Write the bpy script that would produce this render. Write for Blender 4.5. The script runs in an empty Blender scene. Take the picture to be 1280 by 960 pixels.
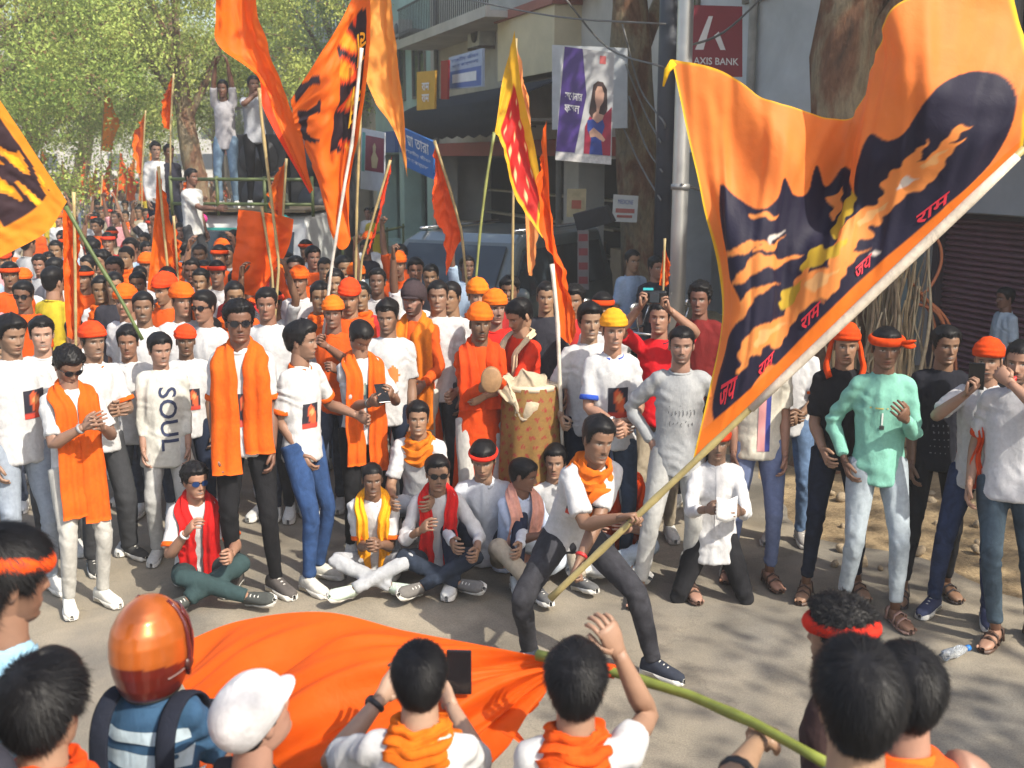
import bpy, math, random
import numpy as np
from mathutils import Vector, Matrix
from mathutils.bvhtree import BVHTree
R = math.radians
rng = np.random.default_rng(7)
random.seed(11)
scene = bpy.context.scene
COL = scene.collection
# ------------------------------------------------------------------ camera
CAM_H, FPX, HORIZON = 2.65, 1400.0, 195.0
PITCH = math.atan((480 - HORIZON) / FPX)
cam = bpy.data.cameras.new('camera')
cam_o = bpy.data.objects.new('camera', cam); COL.objects.link(cam_o)
cam_o.location = (0, 0, CAM_H); cam_o.rotation_euler = (math.pi / 2 - PITCH, 0, 0)
cam.sensor_width = 36; cam.lens = 36 * FPX / 1280
cam.clip_start = .05; cam.clip_end = 2000
cam.dof.use_dof = True; cam.dof.focus_distance = 6.6; cam.dof.aperture_fstop = 4.0
scene.camera = cam_o
# ------------------------------------------------------------------ sky, sun, exposure
SUN_EL = R(44)
SUN_DIR = Vector((.70, -.72, 0)).normalized()             # horizontal direction towards the sun
world = bpy.data.worlds.new('World'); scene.world = world; world.use_nodes = True
wn_ = world.node_tree; wn_.nodes.clear()
sky = wn_.nodes.new('ShaderNodeTexSky'); sky.sky_type = 'NISHITA'; sky.sun_disc = False
sky.sun_elevation = SUN_EL; sky.sun_rotation = math.atan2(SUN_DIR.x, SUN_DIR.y)
sky.dust_density = 3; sky.air_density = 1.2
bg = wn_.nodes.new('ShaderNodeBackground'); bg.inputs[1].default_value = .15
wo = wn_.nodes.new('ShaderNodeOutputWorld')
wn_.links.new(sky.outputs[0], bg.inputs[0]); wn_.links.new(bg.outputs[0], wo.inputs[0])
sun = bpy.data.lights.new('sun', 'SUN'); sun.energy = 4.1; sun.angle = R(.53); sun.color = (1, .93, .80)
sun_o = bpy.data.objects.new('sun', sun); COL.objects.link(sun_o)
sd = Vector((SUN_DIR.x * math.cos(SUN_EL), SUN_DIR.y * math.cos(SUN_EL), math.sin(SUN_EL)))
sun_o.rotation_euler = sd.to_track_quat('Z', 'Y').to_euler(); sun_o.location = sd * 30
scene.view_settings.view_transform = 'Standard'; scene.view_settings.look = 'None'
scene.view_settings.exposure = .82; scene.view_settings.gamma = 1
scene.view_settings.use_curve_mapping = False
scene.cycles.use_denoising = True
scene.cycles.max_bounces = 6; scene.cycles.diffuse_bounces = 3; scene.cycles.glossy_bounces = 3
scene.cycles.transmission_bounces = 4; scene.cycles.transparent_max_bounces = 6

# ------------------------------------------------------------------ pixel helpers
CA, SA = math.cos(PITCH), math.sin(PITCH)
def ray(px, py):
    a, b = (px - 640) / FPX, -(py - 480) / FPX
    return Vector((a, CA + b * SA, -SA + b * CA))
def at(px, py, Y):
    d = ray(px, py); return Vector((0, 0, CAM_H)) + d * (Y / d.y)
def gnd(px, py, z=0.):
    d = ray(px, py); return Vector((0, 0, CAM_H)) + d * ((z - CAM_H) / d.z)
def xat(px, Y, z=1.0):
    return (px - 640) / FPX * (Y * CA + (CAM_H - z) * SA)

# ------------------------------------------------------------------ mesh building
class MB:
    def __init__(s): s.v = []; s.f = []; s.c = []; s.n = 0
    def add(s, v, f, c=None):
        v = np.asarray(v, float).reshape(-1, 3)
        s.v.append(v); n = s.n
        for q in f: s.f.append(tuple(int(i) + n for i in q))
        if c is None: c = (.8, .8, .8)
        c = np.asarray(c, float)
        s.c.append(np.tile(c, (len(v), 1)) if c.ndim == 1 else c)
        s.n += len(v); return s
    def verts(s): return np.concatenate(s.v) if s.v else np.zeros((0, 3))
    def box(s, a, b, c=None, bev=0.):
        x0, y0, z0 = a; x1, y1, z1 = b
        v = [(x0, y0, z0), (x1, y0, z0), (x1, y1, z0), (x0, y1, z0), (x0, y0, z1), (x1, y0, z1), (x1, y1, z1), (x0, y1, z1)]
        f = [(0, 3, 2, 1), (4, 5, 6, 7), (0, 1, 5, 4), (1, 2, 6, 5), (2, 3, 7, 6), (3, 0, 4, 7)]
        return s.add(v, f, c)
    def tube(s, pts, rad, n=8, c=None, caps=True, ref=None, smooth=0):
        pts = np.asarray(pts, float); rad = np.asarray(rad, float)
        if rad.ndim == 0: rad = np.full(len(pts), float(rad))
        if smooth: pts, rad = catmull(pts, smooth), catmull(rad, smooth)
        rr = rad if rad.ndim == 2 else np.stack([rad, rad], 1)
        t = np.gradient(pts, axis=0); t /= np.linalg.norm(t, axis=1)[:, None] + 1e-9
        a = np.asarray(ref, float) if ref is not None else np.array([1., 0, 0])
        if abs(np.dot(a, t[0])) > .95: a = np.array([0, 1., .1])
        ang = np.linspace(0, 2 * np.pi, n, endpoint=False); V = []
        for i in range(len(pts)):
            a = a - t[i] * np.dot(a, t[i]); a /= np.linalg.norm(a) + 1e-9
            b = np.cross(t[i], a)
            V.append(pts[i] + np.outer(np.cos(ang) * rr[i, 0], a) + np.outer(np.sin(ang) * rr[i, 1], b))
        V = np.concatenate(V); m = len(pts); F = []
        for i in range(m - 1):
            for j in range(n):
                k = (j + 1) % n
                F.append((i * n + j, i * n + k, i * n + n + k, i * n + n + j))
        if caps: F.append(tuple(range(n - 1, -1, -1))); F.append(tuple((m - 1) * n + j for j in range(n)))
        return s.add(V, F, c)
    def grid(s, P, c=None, closed_u=False):
        P = np.asarray(P, float); r, k = P.shape[:2]; F = []
        for i in range(r - 1):
            for j in range(k if closed_u else k - 1):
                j2 = (j + 1) % k
                F.append((i * k + j, i * k + j2, (i + 1) * k + j2, (i + 1) * k + j))
        if c is not None and np.asarray(c).ndim == 3: c = np.asarray(c).reshape(-1, 3)
        return s.add(P.reshape(-1, 3), F, c)
    def ball(s, ctr, rad, nu=12, nv=8, c=None, M=None):
        u = np.linspace(0, 2 * np.pi, nu, endpoint=False); w = np.linspace(-np.pi / 2, np.pi / 2, nv)
        P = np.stack([np.outer(np.cos(w), np.cos(u)), np.outer(np.cos(w), np.sin(u)), np.outer(np.sin(w), np.ones(nu))], -1) * np.asarray(rad, float)
        if M is not None: P = P @ np.asarray(M, float).T
        return s.grid(P + np.asarray(ctr, float), c, closed_u=True)
    def xform(s, M):
        M = np.asarray(M, float); s.v = [v @ M[:3, :3].T + M[:3, 3] for v in s.v]; return s
    def mesh(s, name, smooth=True, colors=False):
        me = bpy.data.meshes.new(name)
        me.from_pydata(s.verts().tolist(), [], s.f)
        if smooth: me.shade_smooth()
        if colors: set_cols(me, np.concatenate(s.c))
        return me
    def build(s, name, mat, parent=None, smooth=True, colors=False):
        return mk(name, s.mesh(name, smooth, colors), mat, parent)
def set_cols(me, c):
    at_ = me.attributes.new('Col', 'FLOAT_COLOR', 'POINT')
    c4 = np.ones((len(c), 4), np.float32); c4[:, :3] = c
    at_.data.foreach_set('color', c4.ravel())
def mk(name, me, mat, parent=None):
    o = bpy.data.objects.new(name, me); COL.objects.link(o)
    if mat is not None: me.materials.append(mat)
    if parent is not None: o.parent = parent
    return o
def thing(name, label, cat, loc=(0, 0, 0), rotz=0., group=None):
    o = bpy.data.objects.new(name, None); COL.objects.link(o)
    o.empty_display_size = .1
    o.location = loc; o.rotation_euler = (0, 0, rotz); return tag(o, label, cat, group)
def tag(o, label, cat, group=None):
    o['label'] = label; o['category'] = cat
    if group: o['group'] = group
    return o
def struct(o): o['kind'] = 'structure'; return o
def stuff(o): o['kind'] = 'stuff'; return o
def copy_tree(o, parent=None):
    c = o.copy(); COL.objects.link(c); c.parent = parent
    for ch in o.children:
        copy_tree(ch, c)
    return c
def catmull(p, k):
    p = np.asarray(p, float); one = p.ndim == 1
    if one: p = p[:, None]
    n = len(p); q = np.concatenate([2 * p[:1] - p[1:2], p, 2 * p[-1:] - p[-2:-1]]); out = []
    for i in range(n - 1):
        a, b, c, d = q[i], q[i + 1], q[i + 2], q[i + 3]
        for t in np.arange(k) / k:
            out.append(.5 * (2 * b + (c - a) * t + (2 * a - 5 * b + 4 * c - d) * t * t + (3 * b - a - 3 * c + d) * t ** 3))
    out.append(p[-1]); out = np.array(out)
    return out[:, 0] if one else out
def wav(P, f, seed, oct_=2):
    """cheap smooth noise in [-1,1] for arrays of points"""
    r = np.random.default_rng(seed); out = np.zeros(len(P)); amp = 1.; tot = 0.
    for _ in range(oct_):
        k = r.normal(size=(4, 3)) * f; ph = r.uniform(0, 6.28, 4)
        w = np.sin(P @ k.T + ph)
        w2 = np.sin(P @ (r.normal(size=(4, 3)) * f * 1.3).T + r.uniform(0, 6.28, 4) + 1.7 * w[:, ::-1])
        out += amp * w2.mean(1) * 1.7; tot += amp; amp *= .5; f *= 2.1
    return out / tot
def patch(ctrl, ru, rv):
    """tensor Catmull-Rom through a control net (rows x cols x k)"""
    c = np.asarray(ctrl, float)
    a = np.stack([catmull(row, ru) for row in c])
    return np.stack([catmull(a[:, j], rv) for j in range(a.shape[1])], 1)

# ------------------------------------------------------------------ materials
MATS = {}
def nodes_of(name):
    m = bpy.data.materials.new(name); m.use_nodes = True; nt = m.node_tree
    return m, nt, nt.nodes['Principled BSDF']
def setp(b, **k):
    for n, v in k.items():
        b.inputs[{'rough': 'Roughness', 'metal': 'Metallic', 'spec': 'Specular IOR Level', 'coat': 'Coat Weight', 'coat_r': 'Coat Roughness', 'sheen': 'Sheen Weight', 'trans': 'Transmission Weight', 'alpha': 'Alpha', 'ior': 'IOR'}[n]].default_value = v
def noise(nt, scale, detail=4, rough=.6, dist=0., vec=None):
    n = nt.nodes.new('ShaderNodeTexNoise'); n.inputs['Scale'].default_value = scale
    n.inputs['Detail'].default_value = detail; n.inputs['Roughness'].default_value = rough; n.inputs['Distortion'].default_value = dist
    if vec is not None: nt.links.new(vec, n.inputs['Vector'])
    return n
def objcoord(nt, scale=None):
    t = nt.nodes.new('ShaderNodeTexCoord'); o = t.outputs['Object']
    if scale:
        mp = nt.nodes.new('ShaderNodeMapping'); mp.inputs['Scale'].default_value = scale
        nt.links.new(o, mp.inputs[0]); o = mp.outputs[0]
    return o
def mixcol(nt, fac, a, b, mode='MIX'):
    m = nt.nodes.new('ShaderNodeMix'); m.data_type = 'RGBA'; m.blend_type = mode
    for s, i in ((a, 6), (b, 7)):
        if isinstance(s, tuple): m.inputs[i].default_value = (*s, 1)
        else: nt.links.new(s, m.inputs[i])
    if isinstance(fac, float): m.inputs[0].default_value = fac
    else: nt.links.new(fac, m.inputs[0])
    return m.outputs[2]
def ramp(nt, src, stops):
    r = nt.nodes.new('ShaderNodeValToRGB'); e = r.color_ramp.elements
    while len(e) < len(stops): e.new(.5)
    for k, (p, c) in enumerate(stops):
        e[k].position = p; e[k].color = (*c, 1) if len(c) == 3 else c
    nt.links.new(src, r.inputs[0]); return r.outputs[0]
def bump(nt, b, src, strength, dist):
    n = nt.nodes.new('ShaderNodeBump'); n.inputs['Strength'].default_value = strength; n.inputs['Distance'].default_value = dist
    nt.links.new(src, n.inputs['Height']); nt.links.new(n.outputs[0], b.inputs['Normal'])
def cloth(col, kind='tee'):
    key = ('cloth', kind, tuple(round(c, 3) for c in col))
    if key in MATS: return MATS[key]
    m, nt, b = nodes_of(kind + '_fabric'); setp(b, rough=.88, spec=.14)
    oc = objcoord(nt)
    n1 = noise(nt, {'tee': 5, 'denim': 9, 'shirt': 6, 'scarf': 8}.get(kind, 6), 3, .55, 1.2, oc)
    n2 = noise(nt, 45, 3, .6, 0, oc)
    lo = {'denim': .62, 'tee': .90, 'shirt': .88, 'scarf': .82}.get(kind, .85); hi = {'denim': 1.3}.get(kind, 1.06)
    if kind == 'denim' and sum(col) > .6: lo, hi = .84, 1.10
    f = ramp(nt, n1.outputs[0], [(.3, (lo,) * 3), (.72, (hi,) * 3)])
    c = mixcol(nt, 1., tuple(col), f, 'MULTIPLY')
    f2 = ramp(nt, n2.outputs[0], [(.35, (.9,) * 3), (.7, (1.05,) * 3)])
    nt.links.new(mixcol(nt, 1., c, f2, 'MULTIPLY'), b.inputs['Base Color'])
    nb = noise(nt, 17, 3, .55, 1.5, objcoord(nt, (1, 1, .55)))
    bump(nt, b, nb.outputs[0], .32, .014)
    MATS[key] = m; return m
def plain(name, col, rough=.6, metal=0., var=.15, vscale=6., bmp=0., coat=0., spec=.5, trans=0.):
    key = ('plain', name)
    if key in MATS: return MATS[key]
    m, nt, b = nodes_of(name); setp(b, rough=rough, metal=metal, coat=coat, spec=spec, trans=trans)
    if var:
        n = noise(nt, vscale, 5, .62, .4, objcoord(nt))
        f = ramp(nt, n.outputs[0], [(.28, (1 - var,) * 3), (.74, (1 + var,) * 3)])
        nt.links.new(mixcol(nt, 1., tuple(col), f, 'MULTIPLY'), b.inputs['Base Color'])
        if bmp: bump(nt, b, n.outputs[0], .6, bmp)
    else: b.inputs['Base Color'].default_value = (*col, 1)
    MATS[key] = m; return m
def attr_mat(name, rough=.7, translucent=0., var=.08, vscale=20., bmp=.0, spec=.4, rand=False):
    if name in MATS: return MATS[name]
    m, nt, b = nodes_of(name); setp(b, rough=rough, spec=spec)
    a = nt.nodes.new('ShaderNodeAttribute'); a.attribute_name = 'Col'
    n = noise(nt, vscale, 4, .6, .3, objcoord(nt))
    f = ramp(nt, n.outputs[0], [(.3, (1 - var,) * 3), (.72, (1 + var,) * 3)])
    c = mixcol(nt, 1., a.outputs['Color'], f, 'MULTIPLY')
    if rand:
        oi = nt.nodes.new('ShaderNodeObjectInfo')
        g = ramp(nt, oi.outputs['Random'], [(0, (.72, .70, .68)), (.5, (1, 1, 1)), (1, (1.3, 1.33, 1.36))])
        c = mixcol(nt, 1., c, g, 'MULTIPLY')
    nt.links.new(c, b.inputs['Base Color'])
    if bmp: bump(nt, b, n.outputs[0], .5, bmp)
    if translucent:
        t = nt.nodes.new('ShaderNodeBsdfTranslucent'); nt.links.new(c, t.inputs[0])
        mx = nt.nodes.new('ShaderNodeMixShader'); mx.inputs[0].default_value = translucent
        out = nt.nodes['Material Output']
        nt.links.new(b.outputs[0], mx.inputs[1]); nt.links.new(t.outputs[0], mx.inputs[2]); nt.links.new(mx.outputs[0], out.inputs[0])
    MATS[name] = m; return m
SKIN = attr_mat('skin', rough=.5, var=.07, vscale=30, spec=.4, bmp=.0015)
SKINR = attr_mat('skin_crowd', rough=.5, var=.07, vscale=30, spec=.4, rand=True)
HAIR = plain('hair', (.007, .0065, .0075), rough=.5, var=.4, vscale=60, spec=.22)
FLAGM = attr_mat('flag_cloth', rough=.62, translucent=.32, var=.05, vscale=9, spec=.3, bmp=.012)
PRINT = attr_mat('print', rough=.7, var=.05)
SHADES = plain('dark_lens', (.008, .008, .012), rough=.08, var=0, spec=.6)
RUBBER = plain('sole_rubber', (.62, .60, .55), rough=.75, var=.2, vscale=25)
PHONE = plain('phone_black', (.012, .012, .014), rough=.18, var=0)
LEATHER = plain('sandal_leather', (.07, .035, .022), rough=.55, var=.3, vscale=30)
ORANGE, DORANGE, WHITE = (.66, .105, .008), (.62, .058, .006), (.51, .51, .515)
RED, YEL = (.55, .012, .012), (.86, .40, .012)

# ------------------------------------------------------------------ lettering (made first, while the scene is small)
TEXTS = {}
def make_texts(items):
    obs = []
    for key, s, bold in items:
        cu = bpy.data.curves.new('lettering', 'FONT'); cu.body = s; cu.size = 1; cu.align_x = 'CENTER'; cu.align_y = 'CENTER'
        cu.offset = bold; cu.resolution_u = 3
        o = bpy.data.objects.new('lettering', cu); COL.objects.link(o); obs.append((key, o, cu))
    dg = bpy.context.evaluated_depsgraph_get()
    for key, o, cu in obs:
        me = o.evaluated_get(dg).to_mesh()
        v = np.array([tuple(x.co) for x in me.vertices]); f = [tuple(p.vertices) for p in me.polygons]
        o.evaluated_get(dg).to_mesh_clear()
        TEXTS[key] = (v, f)
    for key, o, cu in obs: bpy.data.objects.remove(o); bpy.data.curves.remove(cu)
make_texts([('SOUL', 'SOUL', .012), ('BANK', 'AXIS BANK', .012), ('hagh', 'সোনার', .02), ('gold', 'ফসল', .02), ('board1', 'মা তারা', .01),
            ('board2', 'ভারতীয় জীবন', .0), ('board3', 'শাখা কার্যালয়', .0), ('flag1', 'राम', .02), ('flag2', 'राम', .02), ('flag3', 'जय', .02), ('shop', 'MEDICINE', .0)])
def lettering(key, origin, xdir, ydir, height, mat, parent=None, width=None, off=.004, name='lettering'):
    v, f = TEXTS[key]; w0 = np.ptp(v[:, 0]); h0 = np.ptp(v[:, 1]) or 1; s = height / h0
    sx = s if width is None else width / w0
    c = (v.max(0) + v.min(0)) / 2
    x, y = np.array(xdir, float), np.array(ydir, float); n = np.cross(x, y)
    P = np.array(origin, float) + np.outer((v[:, 0] - c[0]) * sx, x) + np.outer((v[:, 1] - c[1]) * s, y) + n * off
    mb = MB(); mb.add(P, f); return mb.build(name, mat, parent, smooth=False)
# ================================================================== PEOPLE
cm = .01
def itp(z, xs, ys): return np.interp(z, np.array(xs) * cm, np.array(ys) * cm)
def head_base(u, z, off=0.):
    u, z = np.broadcast_arrays(np.asarray(u, float), np.asarray(z, float))
    fr = itp(z, [-11.5, -10.6, -9.5, -8.3, -6.5, -4.5, -2, 0, 2.3, 5, 7, 8.8, 10.2, 11.1, 11.5], [5.2, 7.4, 8.3, 8.0, 8.6, 8.5, 8.7, 8.5, 9.2, 9.2, 8.5, 7.2, 5.1, 2.9, 0])
    bk = itp(z, [-11.5, -8, -5, -2, 0, 3, 6, 8.2, 10, 11.1, 11.5], [3.5, 5.8, 7.4, 8.9, 9.7, 10.2, 9.5, 8.0, 5.6, 3, 0])
    w = itp(z, [-11.5, -10.6, -9.5, -8, -6.5, -4, -2, 0, 3, 5.5, 7.5, 9.2, 10.5, 11.2, 11.5], [2.6, 3.8, 4.9, 5.6, 6.0, 6.5, 6.9, 7.1, 7.6, 7.5, 6.7, 5.2, 3.5, 1.9, 0])
    s, c = np.sin(u), np.cos(u); p = 2.2
    k = (np.abs(s) ** p + np.abs(c) ** p) ** (-1 / p)
    P = np.stack([w * s * k, np.where(c > 0, -fr * c, -bk * c) * k, z], -1)
    if np.any(off):
        n = np.stack([P[..., 0] / .0058, P[..., 1] / .0092, (P[..., 2] - .02) / .0110], -1)
        n /= np.linalg.norm(n, axis=-1, keepdims=True) + 1e-9
        P = P + n * np.asarray(off)[..., None]
    return P
def gs(x, z, x0, z0, sx, sz): return np.exp(-((x - x0) / sx) ** 2 - ((z - z0) / sz) ** 2)
def head_zrows(nv):
    a = np.linspace(-11.5, 8., int(nv * .8)); b = 8 + 3.5 * np.sin(np.linspace(0, np.pi / 2, nv - len(a) + 1))[1:]
    return np.concatenate([a, b]) * cm
def add_head(mb, M, skin, lod, o):
    nu, nv = ((61, 60), (39, 38), (21, 20))[lod]
    t = np.linspace(-1, 1, nu, endpoint=False); u = np.pi * (.5 * t + .5 * t ** 3)
    z = head_zrows(nv); U, Z = np.meshgrid(u, z); P = head_base(U, Z)
    front = np.cos(U) > .1
    x, zz = P[..., 0] / cm, P[..., 2] / cm; ax = np.abs(x); d = np.zeros_like(x)
    nz = np.interp(zz, [-4.6, -4.1, -3.5, -2.4, -.8, 1.0, 2.2], [0, .9, 2.1, 1.75, 1.1, .45, 0]) * o.get('nose', 1)
    sg = np.interp(zz, [-4.6, -3.4, -1.5, 1], [1.35, 1.15, .75, .7])
    d += nz * np.exp(-(x / sg) ** 2) + .35 * gs(ax, zz, 1.35, -3.7, .55, .5)
    d += -.85 * gs(ax, zz, 3.1, .1, 1.55, 1.0) + .42 * gs(ax, zz, 3.15, .05, .95, .6)
    d += .28 * gs(ax, zz, 2.8, 1.9, 2.4, .7) + .25 * gs(ax, zz, 4.7, -2.3, 1.5, 1.4)
    d += .5 * gs(x, zz, 0, -5.95, 2.1, .5) + .5 * gs(x, zz, 0, -7.15, 1.8, .55) - .45 * gs(x, zz, 0, -6.55, 2.3, .28)
    d += .45 * gs(x, zz, 0, -9.9, 1.7, 1.1) - .2 * gs(x, zz, 0, -8.3, 2, .5)
    op = o.get('mouth', 0)
    if op: d += -.9 * op * gs(x, zz, 0, -6.7, 1.5, .5)
    mo = o.get('must', 0.); d += .35 * mo * gs(ax, zz, 1.1, -5.2, 1.6, .45)
    d = np.where(front, d, 0); P[..., 1] -= d * cm
    C = np.tile(np.array(skin), (*x.shape, 1))
    def mixc(mask, col):
        nonlocal C
        mk_ = np.clip(np.where(front, mask, 0), 0, 1)[..., None]; C = C * (1 - mk_) + np.array(col) * mk_
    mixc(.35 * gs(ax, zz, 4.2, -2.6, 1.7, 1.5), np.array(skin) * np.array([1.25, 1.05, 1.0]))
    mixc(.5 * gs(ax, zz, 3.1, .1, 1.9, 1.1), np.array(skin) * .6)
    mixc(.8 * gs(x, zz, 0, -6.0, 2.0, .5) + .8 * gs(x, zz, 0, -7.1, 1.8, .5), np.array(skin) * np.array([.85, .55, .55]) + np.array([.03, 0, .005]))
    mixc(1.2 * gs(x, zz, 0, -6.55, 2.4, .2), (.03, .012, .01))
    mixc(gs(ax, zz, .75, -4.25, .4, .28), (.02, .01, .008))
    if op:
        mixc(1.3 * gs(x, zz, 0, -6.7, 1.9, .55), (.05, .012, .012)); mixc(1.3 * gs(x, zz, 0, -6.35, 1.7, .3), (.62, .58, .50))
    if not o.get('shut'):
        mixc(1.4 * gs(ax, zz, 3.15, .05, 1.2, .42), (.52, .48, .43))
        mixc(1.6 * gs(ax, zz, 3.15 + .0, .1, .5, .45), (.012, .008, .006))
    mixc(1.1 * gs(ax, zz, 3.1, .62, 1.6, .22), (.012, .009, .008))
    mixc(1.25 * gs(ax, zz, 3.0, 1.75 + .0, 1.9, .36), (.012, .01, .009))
    if mo: mixc(1.5 * mo * gs(ax, zz, 1.0, -5.15, 1.9, .45), (.013, .011, .010))
    be = o.get('beard', 0.)
    if be:
        jaw = np.clip((-6.0 - zz) * .9 + np.clip(ax - 3.2, 0, 3) * 1.5, 0, 1) * (zz < -1.5)
        jaw = jaw * (1 - np.clip(1.5 * gs(x, zz, 0, -6.7, 2.1, .9), 0, 1))
        mixc(be * jaw, (.015, .012, .011))
    hm = np.clip((Z / cm - hairline(U)) / 1.2, 0, 1)[..., None]
    if not o.get('bald'): C = C * (1 - hm) + np.array([.014, .012, .012]) * hm
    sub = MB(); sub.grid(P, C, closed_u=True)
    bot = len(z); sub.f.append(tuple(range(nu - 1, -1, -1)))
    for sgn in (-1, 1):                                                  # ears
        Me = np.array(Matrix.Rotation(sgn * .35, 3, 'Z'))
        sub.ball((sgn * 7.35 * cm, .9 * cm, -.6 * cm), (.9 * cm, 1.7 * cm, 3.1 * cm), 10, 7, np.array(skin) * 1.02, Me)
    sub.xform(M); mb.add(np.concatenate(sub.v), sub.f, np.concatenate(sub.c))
def hairline(U):
    a = np.degrees(np.abs((np.asarray(U) + np.pi) % (2 * np.pi) - np.pi))
    return np.interp(a, [0, 22, 42, 56, 66, 76, 88, 100, 112, 140, 180], [6.0, 6.3, 6.0, 4.6, 1.5, -1.6, -1.0, 1.0, -3.5, -6.3, -6.8])
HAIRS = {'short': (1.5, .55, .25, 18), 'quiff': (2.6, .55, .5, 22), 'curly': (3.0, 1.9, 1.1, 45), 'full': (2.4, 1.2, .45, 20), 'buzz': (.6, .35, .1, 20), 'mop': (2.6, 2.0, .4, 16)}
def make_hair(M, style, lod, seed, parent, strands=0, mat=None, slen=.03, swid=.0016):
    top, sid, amp, fq = HAIRS[style]; top, sid, amp = top * .72, sid * .66, amp * .75
    nu, nv = ((72, 52), (44, 34), (24, 20))[lod]
    u = np.linspace(-np.pi, np.pi, nu, endpoint=False); z = head_zrows(nv); U, Z = np.meshgrid(u, z)
    m = Z / cm - hairline(U) + .5 * wav(np.stack([U, Z * 20, U * 0], -1).reshape(-1, 3), 2.5, seed).reshape(U.shape)
    k = np.clip(m / 2.2, 0, 1); k = k * k * (3 - 2 * k)
    th = sid + (top - sid) * np.clip((Z / cm - 2) / 6, 0, 1)
    fr = np.clip(np.cos(U), 0, 1)
    if style in ('quiff', 'mop'): th = th + 1.3 * fr ** 3 * np.clip((Z / cm - 4.5) / 3, 0, 1)
    B = head_base(U, Z)
    nz = wav(B.reshape(-1, 3), fq * 1.6, seed + 1, 3).reshape(U.shape)
    off = (.15 + th * k + amp * nz * k) * cm
    P = head_base(U, Z, off)
    keep = m > -.15
    idx = -np.ones(U.shape, int); mb = MB(); cnt = 0; V = []; F = []
    r, c_ = U.shape
    for i in range(r - 1):
        for j in range(c_):
            q = [(i, j), (i, (j + 1) % c_), (i + 1, (j + 1) % c_), (i + 1, j)]
            if sum(keep[a] for a in q) >= 3:
                ids = []
                for a in q:
                    if idx[a] < 0: idx[a] = cnt; cnt += 1; V.append(P[a])
                    ids.append(idx[a])
                F.append(ids)
    mb.add(np.array(V), F)
    if strands:
        r_ = np.random.default_rng(seed + 5)
        uu = r_.uniform(-np.pi, np.pi, strands * 2); zz = (r_.uniform(-7, 11.4, strands * 2)) * cm
        mm = zz / cm - hairline(uu); ok = mm > .1; uu, zz, mm = uu[ok][:strands], zz[ok][:strands], mm[ok][:strands]
        kk = np.clip(mm / 2.2, 0, 1); t2 = sid + (top - sid) * np.clip((zz / cm - 2) / 6, 0, 1)
        b0 = head_base(uu, zz); nn = wav(b0, fq * 1.6, seed + 1, 3)
        p0 = head_base(uu, zz, (.0 + t2 * kk + amp * nn * kk + .02) * cm)
        nrm = head_base(uu, zz, np.full(len(uu), .01)) - b0; nrm /= np.linalg.norm(nrm, axis=1)[:, None] + 1e-9
        crown = np.array([0.01, .05, .115]); flow = p0 - crown; flow -= nrm * (flow * nrm).sum(1)[:, None]
        flow /= np.linalg.norm(flow, axis=1)[:, None] + 1e-9
        wild = {'curly': 1.0, 'mop': .5, 'quiff': .45}.get(style, .28)
        flow = flow + r_.normal(size=flow.shape) * wild * (.7 if style == 'curly' else .38)
        flow /= np.linalg.norm(flow, axis=1)[:, None]
        ln = slen * (.6 if style == 'curly' else 1) * r_.uniform(.5, 1.2, len(uu))[:, None] * np.clip(.35 + .3 * mm, .3, 1)[:, None]
        side = np.cross(flow, nrm); side /= np.linalg.norm(side, axis=1)[:, None] + 1e-9
        lift = .04 + (.14 if style == 'curly' else 0) + .16 * r_.random(len(uu))[:, None]
        w = swid
        p1 = p0 + flow * ln * .55 + nrm * ln * lift * .55; p2 = p0 + flow * ln + nrm * ln * lift * .5
        V2 = np.stack([p0 - side * w, p0 + side * w, p1 + side * w * .8, p1 - side * w * .8, p2], 1).reshape(-1, 3)
        n = len(uu); base = np.arange(n) * 5
        F2 = [(b, b + 1, b + 2, b + 3) for b in base] + [(b + 3, b + 2, b + 4) for b in base]
        mb.add(V2, F2)
    mb.xform(M); return mb.build('hair', mat or HAIR, parent)
def shell(M, zlo, zhi, off, nu=48, nz=6, lump=.0, seed=0, tilt=0., thick=.006, fold=None):
    """closed cloth band that follows the head between two heights (cm); zhi may be > top (turban)"""
    u = np.linspace(-np.pi, np.pi, nu, endpoint=False)
    s = np.linspace(0, 1, nz); U, S = np.meshgrid(u, s)
    Z = (zlo + (zhi - zlo) * S) * cm + tilt * np.cos(U) * cm * ((1 - S) if zhi > 11 else 1); Z = np.clip(Z, -.11, .1149)
    prof = np.sin(np.pi * np.clip(S, .0, 1)) * thick if zhi < 11 else thick * np.clip(.25 + 4 * S, 0, 1)
    B = head_base(U, Z)
    nz_ = wav(B.reshape(-1, 3), 26, seed, 2).reshape(U.shape) * lump
    fo = 0 if fold is None else fold * np.sin(S * 22 + 2.0 * np.sin(U + seed) + U * 1.0)
    P = head_base(U, Z, off + prof + nz_ + fo + (.013 * S ** 2 if zhi > 11 else 0))
    mb = MB(); mb.grid(P, closed_u=True)
    Pi = head_base(U, Z, np.full(U.shape, off * .3)); mb2 = MB()
    k = nu
    inner = mb.n; mb.add(Pi.reshape(-1, 3), [])
    nr = nz
    for j in range(k):
        j2 = (j + 1) % k
        mb.f.append((j2, j, inner + j, inner + j2))
        if zhi < 11: mb.f.append(((nr - 1) * k + j, (nr - 1) * k + j2, inner + (nr - 1) * k + j2, inner + (nr - 1) * k + j))
    return mb.xform(M)
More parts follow.
